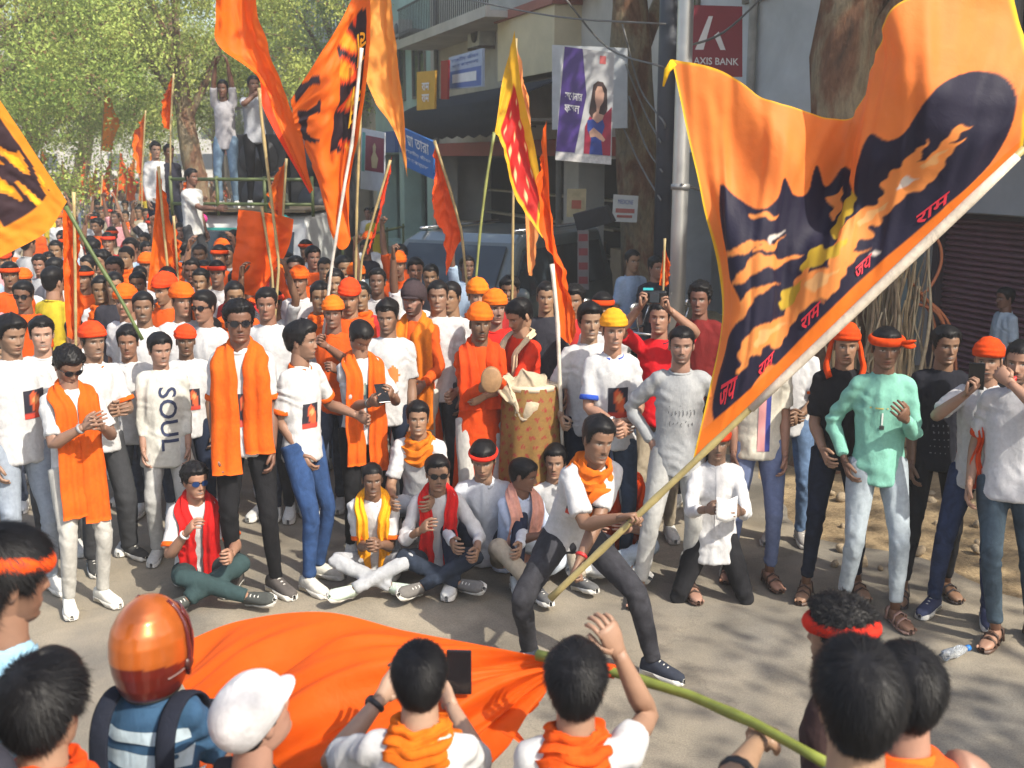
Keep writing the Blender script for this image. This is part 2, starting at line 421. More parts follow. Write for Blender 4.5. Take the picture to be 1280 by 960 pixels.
def ik(a, tgt, l1, l2, hint):
    a, tgt, hint = (np.asarray(k, float) for k in (a, tgt, hint))
    d = tgt - a; L = np.linalg.norm(d); dn = d / (L + 1e-9); L = min(max(L, abs(l1 - l2) + .02), (l1 + l2) * .998)
    x = (l1 * l1 - l2 * l2 + L * L) / (2 * L); h = math.sqrt(max(l1 * l1 - x * x, 0))
    p = hint - dn * np.dot(hint, dn); p /= np.linalg.norm(p) + 1e-9
    return a + dn * x + p * h, a + dn * L
def unit(v): v = np.asarray(v, float); return v / (np.linalg.norm(v) + 1e-9)
def add_hand(mb, w, d, n, sgn, curl, skin, k=1., thumb_in=0.):
    d = unit(d); n = np.asarray(n, float); n = unit(n - d * np.dot(n, d)); s = -np.cross(d, n) * sgn
    w = np.asarray(w); sk = np.array(skin); pal = sk * 1.08
    mb.tube([w - d * .02 * k, w + d * .012 * k, w + d * .045 * k, w + d * .082 * k, w + d * .096 * k],
            np.array([(.026, .019), (.030, .019), (.040, .017), (.041, .015), (.034, .009)]) * k, 10, sk, ref=s)
    fan = (.16, .05, -.05, -.17)
    for i, L in enumerate((.074, .082, .077, .06)):
        b = w + d * (.086 - (.006 if i in (0, 3) else 0)) * k + s * (.031 - .0205 * i) * k
        pts = [b - d * .012 * k, b]; ang = 0; r0 = .0088 - .0008 * (i == 3)
        dd0 = unit(d + s * fan[i] * (1 - curl))
        for seg, bend in zip((.44, .31, .25), (62, 88, 55)):
            ang += R(bend) * curl + R(4); dd = dd0 * math.cos(ang) + n * math.sin(ang)
            pts.append(pts[-1] + dd * L * seg * k)
        mb.tube(pts, np.array([r0, r0, r0 * .98, r0 * .9, r0 * .62]) * k, 7, sk)
    b = w + d * .022 * k + s * .026 * k
    d1 = unit(d * .62 + s * (.75 - .35 * curl) + n * (.25 + .5 * curl)); d2 = unit(d * .85 + s * (.25 - .5 * curl) + n * (.2 + .6 * curl))
    mb.tube([b - d1 * .01, b + d1 * .033 * k, b + d1 * .033 * k + d2 * .03 * k, b + d1 * .033 * k + d2 * .052 * k], np.array([.015, .0115, .0105, .007]) * k, 7, sk)
REMESH, DEFER, PEOPLE = [], [], {}
def rem(mb, name, mat, parent, voxel, smooth, fold):
    o = mb.build(name, mat, parent)
    m = o.modifiers.new('r', 'REMESH'); m.mode = 'VOXEL'; m.voxel_size = voxel; m.use_smooth_shade = True
    s = o.modifiers.new('s', 'SMOOTH'); s.factor = .5; s.iterations = smooth
    REMESH.append((o, fold)); return o
def finish_cloth():
    dg = bpy.context.evaluated_depsgraph_get(); new = []
    for o, fold in REMESH: new.append(bpy.data.meshes.new_from_object(o.evaluated_get(dg)))
    for (o, fold), me in zip(REMESH, new):
        mats = [m for m in o.data.materials]
        o.modifiers.clear(); o.data = me
        if not me.materials:
            for m in mats: me.materials.append(m)
        n = len(me.vertices); co = np.empty(n * 3, np.float32); me.vertices.foreach_get('co', co); co = co.reshape(-1, 3).astype(float)
        no = np.empty(n * 3, np.float32); me.vertex_normals.foreach_get('vector', no); no = no.reshape(-1, 3)
        if fold is not None:
            co = co + no * fold(co)[:, None]
            me.vertices.foreach_set('co', co.astype(np.float32).ravel())
        me.shade_smooth(); me.update()
    for fn in DEFER: fn()
TORSO = [(-.17, .168, .124), (0, .166, .124), (.22, .148, .112), (.45, .153, .117), (.65, .163, .122), (.78, .160, .114), (.87, .135, .098), (.94, .094, .080), (1.0, .062, .062)]
SKINS = [(.205, .110, .070), (.275, .158, .106), (.155, .080, .052), (.345, .208, .145)]
class Person: pass
def person(label, px=None, Y=None, fy=None, top=None, h=None, X=None, rot=0, skin=0, hd=(0, 0, 0), A=None, B=None, eA=None, eB=None, fA=None, fB=None, kA=None, kB=None,
           tA=None, tB=None, nA=None, nB=None, cA=.35, cB=.35, pel=None, lean=0, side=0, twist=0, hair='short', face=None, hs=1.0, strands=600, shirt=None, pants=None, shoe=None,
           lod=0, group=None, wear=(), seed=None, stuffed=0., z0=0., bulk=.86, name='person', slen=.03, swid=.0016, legs=True, skinmat=None, cat='person', hairmat=None):
    pr = Person(); seed = seed if seed is not None else (abs(hash(label)) % 9999 if False else sum(ord(c) * (i + 3) for i, c in enumerate(label)) % 9973)
    if Y is None: Y = gnd(px, fy).y
    if h is None: h = at(px, top, Y).z - z0 - .025
    if X is None: X = xat(px, Y)
    face = face or {}; sk = np.array(SKINS[skin] if isinstance(skin, int) else skin)
    fr0 = np.random.default_rng(seed + 77); sk = sk * fr0.uniform(.82, 1.2) * (1 + fr0.normal(0, .03, 3)); face = dict(dict(nose=fr0.uniform(.75, 1.25), must=.45 if fr0.random() < .3 else 0, beard=.35 if fr0.random() < .25 else 0, mouth=.6 if fr0.random() < .25 else 0), **face)
    hv = fr0.uniform(-1, 1, 3)
    k = h / 1.72; S = np.diag([k, k, k, 1.])
    root = thing(name, label, cat, (X, Y, z0), R(rot), group); pr.root = root; pr.k = k
    pel = np.array(pel if pel is not None else (0, 0, .93), float)
    Ls, Sd = R(lean), R(side)
    up0 = unit((math.sin(Sd) * .6, -math.sin(Ls) * .75, math.cos(Ls) * math.cos(Sd))); up1 = unit((math.sin(Sd), -math.sin(Ls), math.cos(Ls) * math.cos(Sd)))
    tw = R(twist)
    def frame(t):
        t_ = max(t, -.3); u = unit(up0 * (1 - max(min(t, 1), 0)) + up1 * max(min(t, 1), 0))
        if t < 0: u = unit(up0 * (1 + 2 * t) + np.array([0, 0, -2 * t]))
        o = pel + (up0 * t_ * .53 * (1 - .35 * t_) + up1 * t_ * t_ * .35 * .53 if t > 0 else u * t_ * .53)
        a = tw * max(min(t, 1), 0); lat = np.array([math.cos(a), math.sin(a), 0]); lat = unit(lat - u * np.dot(lat, u)); fwd = np.cross(u, lat) * -1
        fwd = unit(np.cross(lat, u)) * 1.0
        if np.dot(fwd, (math.sin(a), -math.cos(a), 0)) < 0: fwd = -fwd
        return o, lat, fwd, u
    pr.frame = frame
    oN, lat, fwd, uN = frame(1.0); oS = frame(.875)[0]
    shA, shB = oS - lat * .150 * bulk, oS + lat * .150 * bulk
    U1, U2, L1, L2 = .285, .25, .43, .42
    dA = np.array(A if A is not None else shA + np.array([-.028, -.07, -.52])); dB = np.array(B if B is not None else shB + np.array([.028, -.07, -.52]))
    elA, wrA = ik(shA, dA, U1, U2, eA if eA is not None else (-.25, .9, -.1)); elB, wrB = ik(shB, dB, U1, U2, eB if eB is not None else (.25, .9, -.1))
    hipA, hipB = pel + np.array([-.085, 0, -.02]), pel + np.array([.085, 0, -.02])
    fA = np.array(fA if fA is not None else (-.11, .0, .085)); fB = np.array(fB if fB is not None else (.11, .0, .085))
    knA, anA = ik(hipA, fA, L1, L2, kA if kA is not None else (-.12, -1, 0)); knB, anB = ik(hipB, fB, L1, L2, kB if kB is not None else (.12, -1, 0))
    # head frame
    hy, hp, hr = (R(a) for a in hd)
    hdir = unit(uN * .55 + np.array([0, 0, .45])); hc = oN + hdir * .068 + np.array([0, 0, .075 * hs]) + fwd * .018
    MH = np.array(Matrix.Translation(hc) @ Matrix.Rotation(hy, 4, 'Z') @ Matrix.Rotation(hp, 4, 'X') @ Matrix.Rotation(hr, 4, 'Y') @ Matrix.Scale(hs, 4) @ Matrix.Diagonal((.93 + .05 * hv[0], 1 + .05 * hv[1], 1 + .05 * hv[2], 1))); pr.MH = MH
    pr.MHk = S @ MH
    mb = MB(); hq = 7 if lod == 2 else 10
    add_head(mb, MH, sk, lod, face)
    mb.tube([oN - uN * .05, oN + uN * .01, oN * .45 + hc * .55, hc + np.array([0, .012, -.03])], np.array([.066, .058, .054, .05]) * (.5 + .5 * hs), 14, sk)
    core = [frame(t)[0] for t in (-.1, .3, .7, .93)]
    mb.tube(core, np.array([(.10, .07), (.10, .07), (.11, .07), (.085, .055)]), 10, sk, ref=frame(0)[1])
    for sh, el, wr, sg in ((shA, elA, wrA, -1), (shB, elB, wrB, 1)):
        pts = [sh - lat * sg * .03, sh + (el - sh) * .12, sh * .5 + el * .5, el, el * .68 + wr * .32, wr * .75 + el * .25, wr]
        lsl = shirt and shirt.get('sleeve', 'short') == 'long'; cf = shirt.get('cuff', 1.) if lsl else 0
        av = np.array([.05, .052, .045, .040, .041, .031, .025]) * (.25 + .75 * bulk)
        if shirt and shirt.get('sleeve', 'short') != 'none': av[:2] *= .72; av[2] *= .72 if lsl else .95
        if lsl: av[3] *= .68; av[4] *= .62 if cf > .4 else 1; av[5] *= .62 if cf > .8 else 1
        mb.tube(pts, av, hq, sk, smooth=1 if lod == 2 else 2)
    for hip, kn, an in ((hipA, knA, anA), (hipB, knB, anB)):
        mb.tube([hip, hip * .5 + kn * .5, kn, kn * .65 + an * .35, an], [.05, .045, .034, .030, .030], 8, sk)
    for wr, el, sg, nn, cu in ((wrA, elA, -1, nA, cA), (wrB, elB, 1, nB, cB)):
        n_ = nn if nn is not None else (-sg, -.15, 0)
        if lod == 2: mb.ball(wr + unit(wr - el) * .06, (.04, .03, .06), 6, 5, sk)
        else: add_hand(mb, wr, wr - el, n_, sg * 1., cu, sk)
    pr.hA = S[:3, :3] @ (wrA + unit(wrA - elA) * .07); pr.hB = S[:3, :3] @ (wrB + unit(wrB - elB) * .07)
    pr.joints = dict(shA=shA, shB=shB, elA=elA, elB=elB, wrA=wrA, wrB=wrB)
    # feet
    shoe = shoe or ('sneaker', (.55, .55, .53))
    for an, kn, toe, sg in ((anA, knA, tA, -1), (anB, knB, tB, 1)):
        if not legs: break
        toe = unit(toe if toe is not None else (sg * .25, -1, 0)); upv = unit(kn - an)
        if abs(toe[2]) < .2: upv = np.array([0, 0, 1.])
        upv = unit(upv - toe * np.dot(upv, toe)); sd_ = np.cross(upv, toe)
        MF = np.eye(4); MF[:3, 0] = toe; MF[:3, 1] = sd_; MF[:3, 2] = upv; MF[:3, 3] = an
        xs = np.array([-.078, -.065, -.03, .02, .08, .135, .168, .182]); hw = np.array([.012, .030, .036, .038, .044, .045, .034, .012]); tp = np.array([.035, .078, .098, .088, .062, .047, .038, .022])
        def foot(kw, kh, base, nr=14):
            a = np.linspace(0, 2 * np.pi, nr, endpoint=False)
            return np.stack([np.stack([np.full(nr, x_ * (1 + .02 * kw)), w_ * kw * np.cos(a), base + t_ * kh * np.clip(.5 + .62 * np.sin(a), 0, 1)], 1) for x_, w_, t_ in zip(xs, hw, tp)])
        if shoe[0] == 'sneaker':
            f1 = MB(); f1.grid(foot(1, 1, -.070), closed_u=True); f1.xform(S @ MF); so = f1.build('shoe', cloth(shoe[1], 'canvas'), root)
            if lod < 2:
                f2 = MB(); g = foot(1.1, 1, 0); g[..., 2] = np.where(g[..., 2] > .02, -.052, -.083); f2.grid(g, closed_u=True); f2.xform(S @ MF)
                f2.build('sole', RUBBER if len(shoe) < 3 else plain('sole_%.2f' % shoe[2][0], shoe[2], .8), so)
                if lod == 0:
                    f3 = MB()
                    for xx, zz_ in ((.035, .012), (.06, .0), (.085, -.010)): f3.tube([(xx, -.024, zz_ - .012), (xx + .004, 0, zz_ + .002), (xx, .024, zz_ - .012)], .0035, 5)
                    f3.xform(S @ MF); f3.build('laces', RUBBER, so)
        else:
            f1 = MB(); f1.grid(foot(.92, .8, -.072), sk, closed_u=True)
            for i in range(5): f1.ball((.178 - .010 * i, (.032 - .016 * i) * sg, -.058), (.018, .0085, .010), 7, 5, sk)
            f1.xform(MF); mb.add(np.concatenate(f1.v), f1.f, np.concatenate(f1.c))
            f2 = MB(); g = foot(1.08, 1, 0); g[..., 2] = np.where(g[..., 2] > .02, -.068, -.084); f2.grid(g, closed_u=True)
            for xx, hh in ((.105, -.018), (.06, .0), (-.02, .018)): f2.tube([(xx, -.045, -.07), (xx, -.036, hh - .018), (xx, 0, hh + .004), (xx, .036, hh - .018), (xx, .045, -.07)], np.array([(.012, .004)] * 5), 6, ref=(1, 0, 0))
            f2.xform(S @ MF); f2.build('sandal', LEATHER if len(shoe) < 2 else plain('sandal_%.3f' % shoe[1][0], shoe[1], .6), root)
    mb.xform(S); mb.build('body', skinmat or SKIN, root, colors=True)
    vox = (.0125, .019, .034)[lod]
    # trousers
    def fold_fn(knee, ank, a, sd):
        knee = [np.array(q) * k for q in knee]; ank = [np.array(q) * k for q in ank]
        def fn(co):
            o = (1 - 2.0 * np.abs(wav(co * np.array([1, 1, .30]), 11, sd, 2))) * .6
            st = np.sin(co @ np.array([38., 22., 72.]) * (1 if sd % 2 else -1) + 3.2 * wav(co, 11, sd + 3, 1)) * (.5 + .5 * wav(co, 14, sd + 4, 1))
            w = np.zeros(len(co))
            for q, r_ in [(q, .10) for q in knee] + [(q, .13) for q in ank]: w = np.maximum(w, np.exp(-(((co - q) ** 2).sum(1)) / r_ ** 2))
            return a * (o + .8 * st * w)
        return fn
    if pants and legs:
        pm = MB(); fit = pants.get('fit', 1.)
        hb = [frame(t) for t in (-.14, -.02, .10, .17)]
        pm.tube([q[0] for q in hb], np.array([(.15, .115), (.164, .120), (.155, .112), (.150, .108)]) * bulk * .97, 20, ref=hb[0][1])
        ln = pants.get('len', 1.)
        for hip, kn, an in ((hipA, knA, anA), (hipB, knB, anB)):
            en = kn + (an - kn) * ln + (unit(kn - an) * .01 if shoe[0] == 'sneaker' else unit(kn - an) * .045)
            pts = [hip + (hip - kn) * .1, hip * .7 + kn * .3, hip * .35 + kn * .65, kn, kn * .6 + en * .4, kn * .25 + en * .75, en]
            pm.tube(pts, (.2 + .8 * bulk) * np.array([.098, .090, .074, .063, .058, .050 + .004 * (fit - 1), .048]) * np.array([1, 1, fit ** .5, fit, fit, fit, fit]), 14, smooth=2)
        pm.xform(S); rem(pm, 'trousers', cloth(pants['col'], pants.get('kind', 'denim')), root, vox * k * (1.1 if lod == 0 else 1), 4 if lod == 0 else 2, fold_fn([knA, knB], [anA, anB], .0075, seed) if lod < 2 else None)
    # shirt
    pr.dep = lambda t: np.interp(t, [q[0] for q in TORSO], [q[2] for q in TORSO]) * bulk + stuffed
    if shirt:
        sm = MB(); hem = shirt.get('hem', -.17); rows = [(max(t, hem), w, d) for t, w, d in TORSO]
        ease = shirt.get('ease', 1.05); rows = [(hem, .178, .130)] + [q for q in rows if q[0] > hem + .02]
        if hem < -.3: rows = [(hem, .21, .15), (-.3 if hem < -.5 else hem * .6, .19, .14)] + [(t, w, d) for t, w, d in TORSO if t > -.1]
        fr_ = [frame(q[0]) for q in rows]
        if hem < -.3:
            fr_ = [frame(0) if q[0] < -.2 else frame(q[0]) for q in rows]
            fr_ = [((pel + np.array([0, 0, q[0] * .53]),) + f[1:]) if q[0] < -.2 else f for q, f in zip(rows, fr_)]
        sm.tube([f[0] for f in fr_], np.array([(q[1] * bulk * ease, (q[2] * bulk + stuffed) * ease) for q in rows]), 22, ref=fr_[0][1])
        slv = shirt.get('sleeve', 'short')
        for sh, el, wr, sg in ((shA, elA, wrA, -1), (shB, elB, wrB, 1)):
            a0 = sh - lat * sg * .06 + uN * .004; 
            if slv == 'short':
                e = sh + (el - sh) * shirt.get('slen', .82)
                sm.tube([a0, sh, sh * .5 + e * .5, e], np.array([.054, .060, .061, .063]) * bulk, 14, smooth=2)
            elif slv == 'long':
                cuff = wr if shirt.get('cuff', 1.) >= 1 else el + (wr - el) * shirt['cuff']
                sm.tube([a0, sh, sh * .5 + el * .5, el, el * .5 + cuff * .5, cuff], np.array([.052, .058, .054, .049, .044, .037]) * bulk, 14, smooth=2)
            if shirt.get('trim') is not None and slv != 'none':
                e = sh + (el - sh) * shirt.get('slen', .82) if slv == 'short' else wr; d_ = unit(el - sh) if slv == 'short' else unit(wr - el)
                rr = (.070 if slv == 'short' else .042) * bulk
                tm = MB(); tm.tube([e - d_ * .028, e - d_ * .022, e - d_ * .002, e + d_ * .004], np.array([rr * .97, rr * 1.03, rr * 1.05, rr * .98]), 16); tm.xform(S); tm.build('sleeve_trim', cloth(shirt['trim'], 'tee'), root)
        sm.xform(S)
        f0 = fold_fn([elA, elB, shA - uN * .1, shB - uN * .1], [pel + np.array([0, 0, -.02])], .012, seed + 9)
        pr.shirt = rem(sm, shirt.get('name', 'shirt'), cloth(shirt['col'], shirt.get('kind', 'tee')), root, vox * k, 4 if lod == 0 else 2, f0 if lod < 2 else None)
        cc = shirt.get('collar')
        if lod < 2:
            cb = MB(); a = np.linspace(0, 2 * np.pi, 21)
            if cc is not None:
                o_, l_, f_, u_ = frame(1.0)
                ga = np.linspace(-2.75, 2.75, 19)
                ring = [o_ - l_ * .070 * np.sin(q) - f_ * .068 * np.cos(q) - u_ * (.012 + .035 * (1 - np.cos(q)) * .5) for q in ga]
                cb.tube(ring, np.array([(.006, .021)] * 19), 8, ref=l_)
            else:
                o_, l_, f_, u_ = frame(.985)
                cb.tube([o_ + l_ * .066 * np.sin(q) - f_ * .064 * np.cos(q) - u_ * (.0 + .022 * (1 - np.cos(q)) * .5) for q in a], .0085, 6)
            cb.xform(S); cb.build('collar', cloth(cc if cc is not None else shirt['col'], 'tee'), root)
        if shirt.get('placket') and lod == 0:
            def pl(pr=pr, S=S): decal(pr, (0, .55), .022, .42, lambda a, b: np.tile(np.array(shirt['col']) * .93, (len(a), 1)), 'placket', twist)
            DEFER.append(pl)
    # hair and headwear
    HM = S @ MH
    if hair: make_hair(HM, hair, lod, seed, root, strands if lod == 0 else 0, hairmat, slen * k, swid)
    for wv in wear: wv(pr, S, seed)
    PEOPLE[label] = pr; return pr
def decal(pr, pos, w, hgt, colfn, name='print', yaw=0., nx=10, nz=14, off=.004, text=None, rotz=0.):
    me = pr.shirt.data; k = pr.k
    bvh = BVHTree.FromPolygons([v.co for v in me.vertices], [p.vertices for p in me.polygons])
    o, lat, fwd, up = pr.frame(pos[1]); o = o * k
    if text:
        v, f = TEXTS[text]; T_ = np.concatenate([v[[[q_[0], q_[i], q_[i + 1]] for i in range(1, len(q_) - 1)]] for q_ in f])
        for _ in range(2):
            a_, b_, c_ = T_[:, 0], T_[:, 1], T_[:, 2]; ab, bc, ca_ = (a_ + b_) / 2, (b_ + c_) / 2, (c_ + a_) / 2
            T_ = np.concatenate([np.stack(q_, 1) for q_ in ((a_, ab, ca_), (ab, b_, bc), (ca_, bc, c_), (ab, bc, ca_))])
        v = T_.reshape(-1, 3); f = np.arange(len(v)).reshape(-1, 3).tolist(); c = (v.max(0) + v.min(0)) / 2; s = w / np.ptp(v[:, 0]); sy = hgt / np.ptp(v[:, 1])
        q = np.stack([(v[:, 0] - c[0]) * s, (v[:, 1] - c[1]) * sy], 1); ca, sa = math.cos(rotz), math.sin(rotz)
        q = np.stack([q[:, 0] * ca - q[:, 1] * sa, q[:, 0] * sa + q[:, 1] * ca], 1); a = b = None
    else:
        a, b = np.meshgrid(np.linspace(-.5, .5, nx), np.linspace(-.5, .5, nz)); q = np.stack([a.ravel() * w, b.ravel() * hgt], 1); f = []
        for i in range(nz - 1):
            for j in range(nx - 1): f.append((i * nx + j, i * nx + j + 1, i * nx + nx + j + 1, i * nx + nx + j))
    V = []; last = None
    for x_, z_ in q:
        p = o + lat * (pos[0] * k + x_ * k) + up * z_ * k + fwd * .6
        hit = bvh.ray_cast(Vector(p), Vector(-fwd), 1.2)
        if hit[0] is not None: last = float((hit[0] - Vector(p)).length)
        V.append(p - fwd * ((last or .45) - off))
    cc = colfn(q[:, 0] / w + .5, q[:, 1] / hgt + .5) if callable(colfn) else np.tile(np.array(colfn), (len(q), 1))
    bad = np.isnan(cc[:, 0]); f = [t for t in f if not any(bad[i] for i in t)]; cc = np.nan_to_num(cc)
    mb = MB(); mb.add(V, f, cc)
    return mb.build(name, PRINT, pr.root, colors=True)
def portrait(a, b):
    """dark panel with an abstract warm blot"""
    c = np.tile(np.array([.02, .018, .03]), (len(a), 1)); m = ((a - .58) / .3) ** 2 + ((b - .55) / .36) ** 2 < 1 + .5 * np.sin(9 * a + 5 * b)
    c[m] = (.62, .10, .03); m2 = ((a - .55) / .14) ** 2 + ((b - .65) / .14) ** 2 < 1; c[m2] = (.75, .32, .12); c[(b < .16)] = (.5, .05, .03); return c
# ---- headwear and scarves (each returns a function applied to a person)
def w_band(col=DORANGE, lo=3.2, hi=6.6, tilt=.3, knot=None, th=.007):
    def f(pr, S, sd):
        mb = shell(S @ pr.MH, lo, hi, .017, 48, 5, .0015, sd, tilt, th, .0012)
        if knot:
            k = MB()
            for a in (0, 1): k.tube([(knot * 6.5 * cm, -7.5 * cm, (5 + tilt) * cm), (knot * 8 * cm, -9.5 * cm, (5.6 - 1.4 * a) * cm), (knot * 11 * cm, -9.8 * cm, (6.2 - 2.6 * a) * cm), (knot * 13.5 * cm, -9 * cm, (6.4 - 2.0 * a) * cm)], np.array([(.012, .008), (.016, .012), (.024, .010), (.018, .006)]), 8, smooth=2)
            k.xform(S @ pr.MH); mb.add(np.concatenate(k.v), k.f)
        mb.build('headband', cloth(col, 'scarf'), pr.root)
    return f
def w_turban(col=DORANGE, lo=3.4, tails=False, th=.014, tilt=.6):
    def f(pr, S, sd):
        mb = shell(S @ pr.MH, lo, 11.5, .0115, 48, 16, .0028, sd, tilt, th * .6, .0022)
        if tails:
            t = MB()
            for s in (-1, 1): t.tube([(s * 7 * cm, 3 * cm, 4 * cm), (s * 9.6 * cm, 2.5 * cm, -2 * cm), (s * 10.8 * cm, 1 * cm, -8 * cm), (s * 12 * cm, -1.5 * cm, -13 * cm), (s * 10 * cm, -5 * cm, -19 * cm)], np.array([(.02, .03), (.018, .035), (.018, .035), (.02, .035), (.02, .03)]), 10, smooth=3)
            t.xform(S @ pr.MH); mb.add(np.concatenate(t.v), t.f)
        mb.build('head_scarf', cloth(col, 'scarf'), pr.root)
    return f
def w_cap(col, brim=1, back=False):
    def f(pr, S, sd):
        mb = shell(S @ pr.MH, -.2, 11.5, .009, 48, 18, .0006, sd, 3.2, .010); o = mb.build('cap', cloth(col, 'canvas'), pr.root)
        a = np.linspace(-1.15, 1.15, 15); rr = np.linspace(0, 1, 6)
        P = np.stack([np.stack([(7.6 + 0 * q) * cm * np.sin(a) , -(7.4 + q * 7.2 * np.cos(a) ** .5) * cm * (np.cos(a) * .75 + .25), (3.6 - 1.5 * q + .9 * np.cos(a)) * cm], 1) for q in rr])
        b = MB(); b.grid(P); b.grid(P[::-1] - np.array([0, 0, .004])); b.xform(S @ pr.MH); b.build('brim', cloth(col, 'canvas'), o)
        bt = MB(); bt.ball((0, 0, .137), (.008, .008, .005), 8, 5); bt.xform(S @ pr.MH); bt.build('button', cloth(col, 'canvas'), o)
    return f
def w_shades(col=None):
    def f(pr, S, sd):
        g = MB()
        for s in (-1, 1):
            a = np.linspace(0, 2 * np.pi, 14, endpoint=False)
            ring = np.stack([(3.3 * s + 2.6 * np.cos(a)) * cm, (-9.55 + .28 * (np.abs(3.3 * s + 2.6 * np.cos(a)) / 2.2) ** 1.6) * cm, (.25 + 1.95 * np.sin(a) - .25 * np.cos(a) * s * 0) * cm], 1)
            g.add(np.concatenate([ring, ring + np.array([0, .004, 0])]), [tuple(range(14))[::-1], tuple(range(14, 28))] + [(i, (i + 1) % 14, 14 + (i + 1) % 14, 14 + i) for i in range(14)])
        g.xform(S @ pr.MH); o = g.build('sunglasses', SHADES if col is None else plain('lens_blue', col, .06, var=0), pr.root, smooth=False)
        t = MB(); t.tube([(-.02 * .6, -.096, .009), (.012, -.096, .009)], .0035, 5)
        for s in (-1, 1): t.tube([(s * .058, -.084, .010), (s * .074, -.045, .010), (s * .0785, .0, .006), (s * .078, .018, -.004)], .0032, 5)
        t.xform(S @ pr.MH); t.build('frame', SHADES, o)
    return f
def w_scarf(col=ORANGE, hemL=-.25, hemR=-.25, w=.15, x=.085, kind='scarf', stripe=None, hx=None):
    def f(pr, S, sd, w=w * .86, x=x * .9):
        P, W, N = [], [], []
        r_ = np.random.default_rng(sd)
        def pt(t, xx, yy, dz=0.):
            o, l, fw, u = pr.frame(t); return o + l * xx + fw * yy + u * dz, l, fw, u
        for s, hem in ((-1, hemL), (1, hemR)):
            seq = []
            for t in np.linspace(hem, .82, 9):
                if t < -.2: o, l, fw, u = pr.frame(-.15); p = o + np.array([0, 0, (t + .15) * .53]) + l * s * (hx or x) + fw * (.155 + .01 * r_.random())
                else: p, l, fw, u = pt(t, s * (x + .012 * (r_.random() - .5)), pr.dep(t) * 1.05 * (1 - .28 * (x / .17) ** 2) + .036 + .006 * r_.random())
                seq.append((p, -s * l, fw))
            p, l, fw, u = pt(.93, s * .098, .075, .01); seq.append((p, unit(-s * l + .25 * u), unit(fw + .7 * u)))
            p, l, fw, u = pt(.985, s * .094, .01, .02); seq.append((p, unit(-s * l + .55 * u), unit(u + s * .5 * l)))
            p, l, fw, u = pt(1.02, s * .062, -.062, .02); seq.append((p, unit(u * .8 - s * .5 * l + .3 * fw), unit(-fw + .6 * u)))
            if s < 0:
                p, l, fw, u = pt(1.03, 0, -.085, .02); seq.append((p, unit(u + .3 * fw), unit(-fw + .3 * u)))
            else: seq = seq[::-1]
            for q in seq: P.append(q[0]); W.append(q[1]); N.append(q[2])
        P, W, N = (catmull(np.array(q), 3) for q in (P, W, N)); n = len(P); m = 11
        sx = np.linspace(-1, 1, m); nar = np.interp(np.linspace(0, 1, n), [0, .3, .42, .5, .58, .7, 1], [1.08, .95, .8, .62, .8, .95, 1.08]); V = []
        ph = np.cumsum(r_.normal(0, .18, n)); V2 = []
        for i in range(n):
            wv = unit(W[i]); nv = unit(N[i] - wv * np.dot(N[i], wv))
            pl = .010 * np.sin(sx * 6.2 + ph[i]) + .005 * np.sin(sx * 11 - ph[i] * 1.3)
            base = P[i] + np.outer(sx * w * .5 * nar[i], wv) + np.outer(pl - .010 * sx ** 2, nv)
            V.append(base); V2.append(base - nv * (.007 * (1 - .6 * sx[:, None] ** 2)))
        ring = np.concatenate([np.array(V), np.array(V2)[:, ::-1]], 1)
        mb = MB(); mb.grid(ring, closed_u=True); k = 2 * m
        mb.f.append(tuple(range(k))); mb.f.append(tuple((n - 1) * k + j for j in range(k))[::-1])
        mb.xform(S); mb.build('scarf', cloth(col, kind), pr.root)
    return f
def w_necker(col=ORANGE, tail=.25):
    def f(pr, S, sd):
        r_ = np.random.default_rng(sd); o, l, fw, u = pr.frame(1.0); mb = MB(); bl_ = .97
        n_, m_ = 56, 18; prof = np.array([(.058, .030), (.068, .040), (.082, .036), (.090, .020), (.088, .004), (.096, -.006), (.112, -.016), (.116, -.034), (.110, -.046), (.118, -.056), (.128, -.072), (.124, -.088), (.108, -.090), (.090, -.080), (.07, -.06)])
        pf = catmull(prof, 3); A_ = np.linspace(0, 2 * np.pi, n_, endpoint=False); G = np.zeros((len(pf), n_, 3))
        for j, q in enumerate(A_):
            sh_ = .014 * math.sin(2 * q + sd) + .008 * math.sin(5 * q + 2 * sd); dz = pf[:, 1] * (1.0 + .30 * math.cos(q)) - .018 * (1 + math.cos(q)) + sh_ * np.linspace(.3, 1, len(pf)) + .006 * np.sin(np.arange(len(pf)) * .9 + 3 * q)
            rr = pf[:, 0] * bl_ + .006 * np.sin(np.arange(len(pf)) * .75 + 4 * q + sd) + .004 * math.sin(9 * q)
            G[:, j] = o + np.outer(rr * math.sin(q) * 1.06, l) + np.outer(rr * math.cos(q) + .012, fw) + np.outer(dz, u)
        mb.grid(G, closed_u=True)
        if tail:
            s = 1 if tail > 0 else -1; L = abs(tail)
            pts = []
            for t in np.linspace(.86, .86 - L / .53, 6): o2, l2, f2, u2 = pr.frame(t); pts.append(o2 + l2 * s * .03 + f2 * (pr.dep(t) + .025))
            mb.tube(pts, np.array([(.05, .02), (.075, .016), (.085, .014), (.085, .014), (.07, .012), (.04, .008)]), 12, ref=l, smooth=2)
        mb.xform(S); mb.build('scarf', cloth(col, 'scarf'), pr.root)
    return f
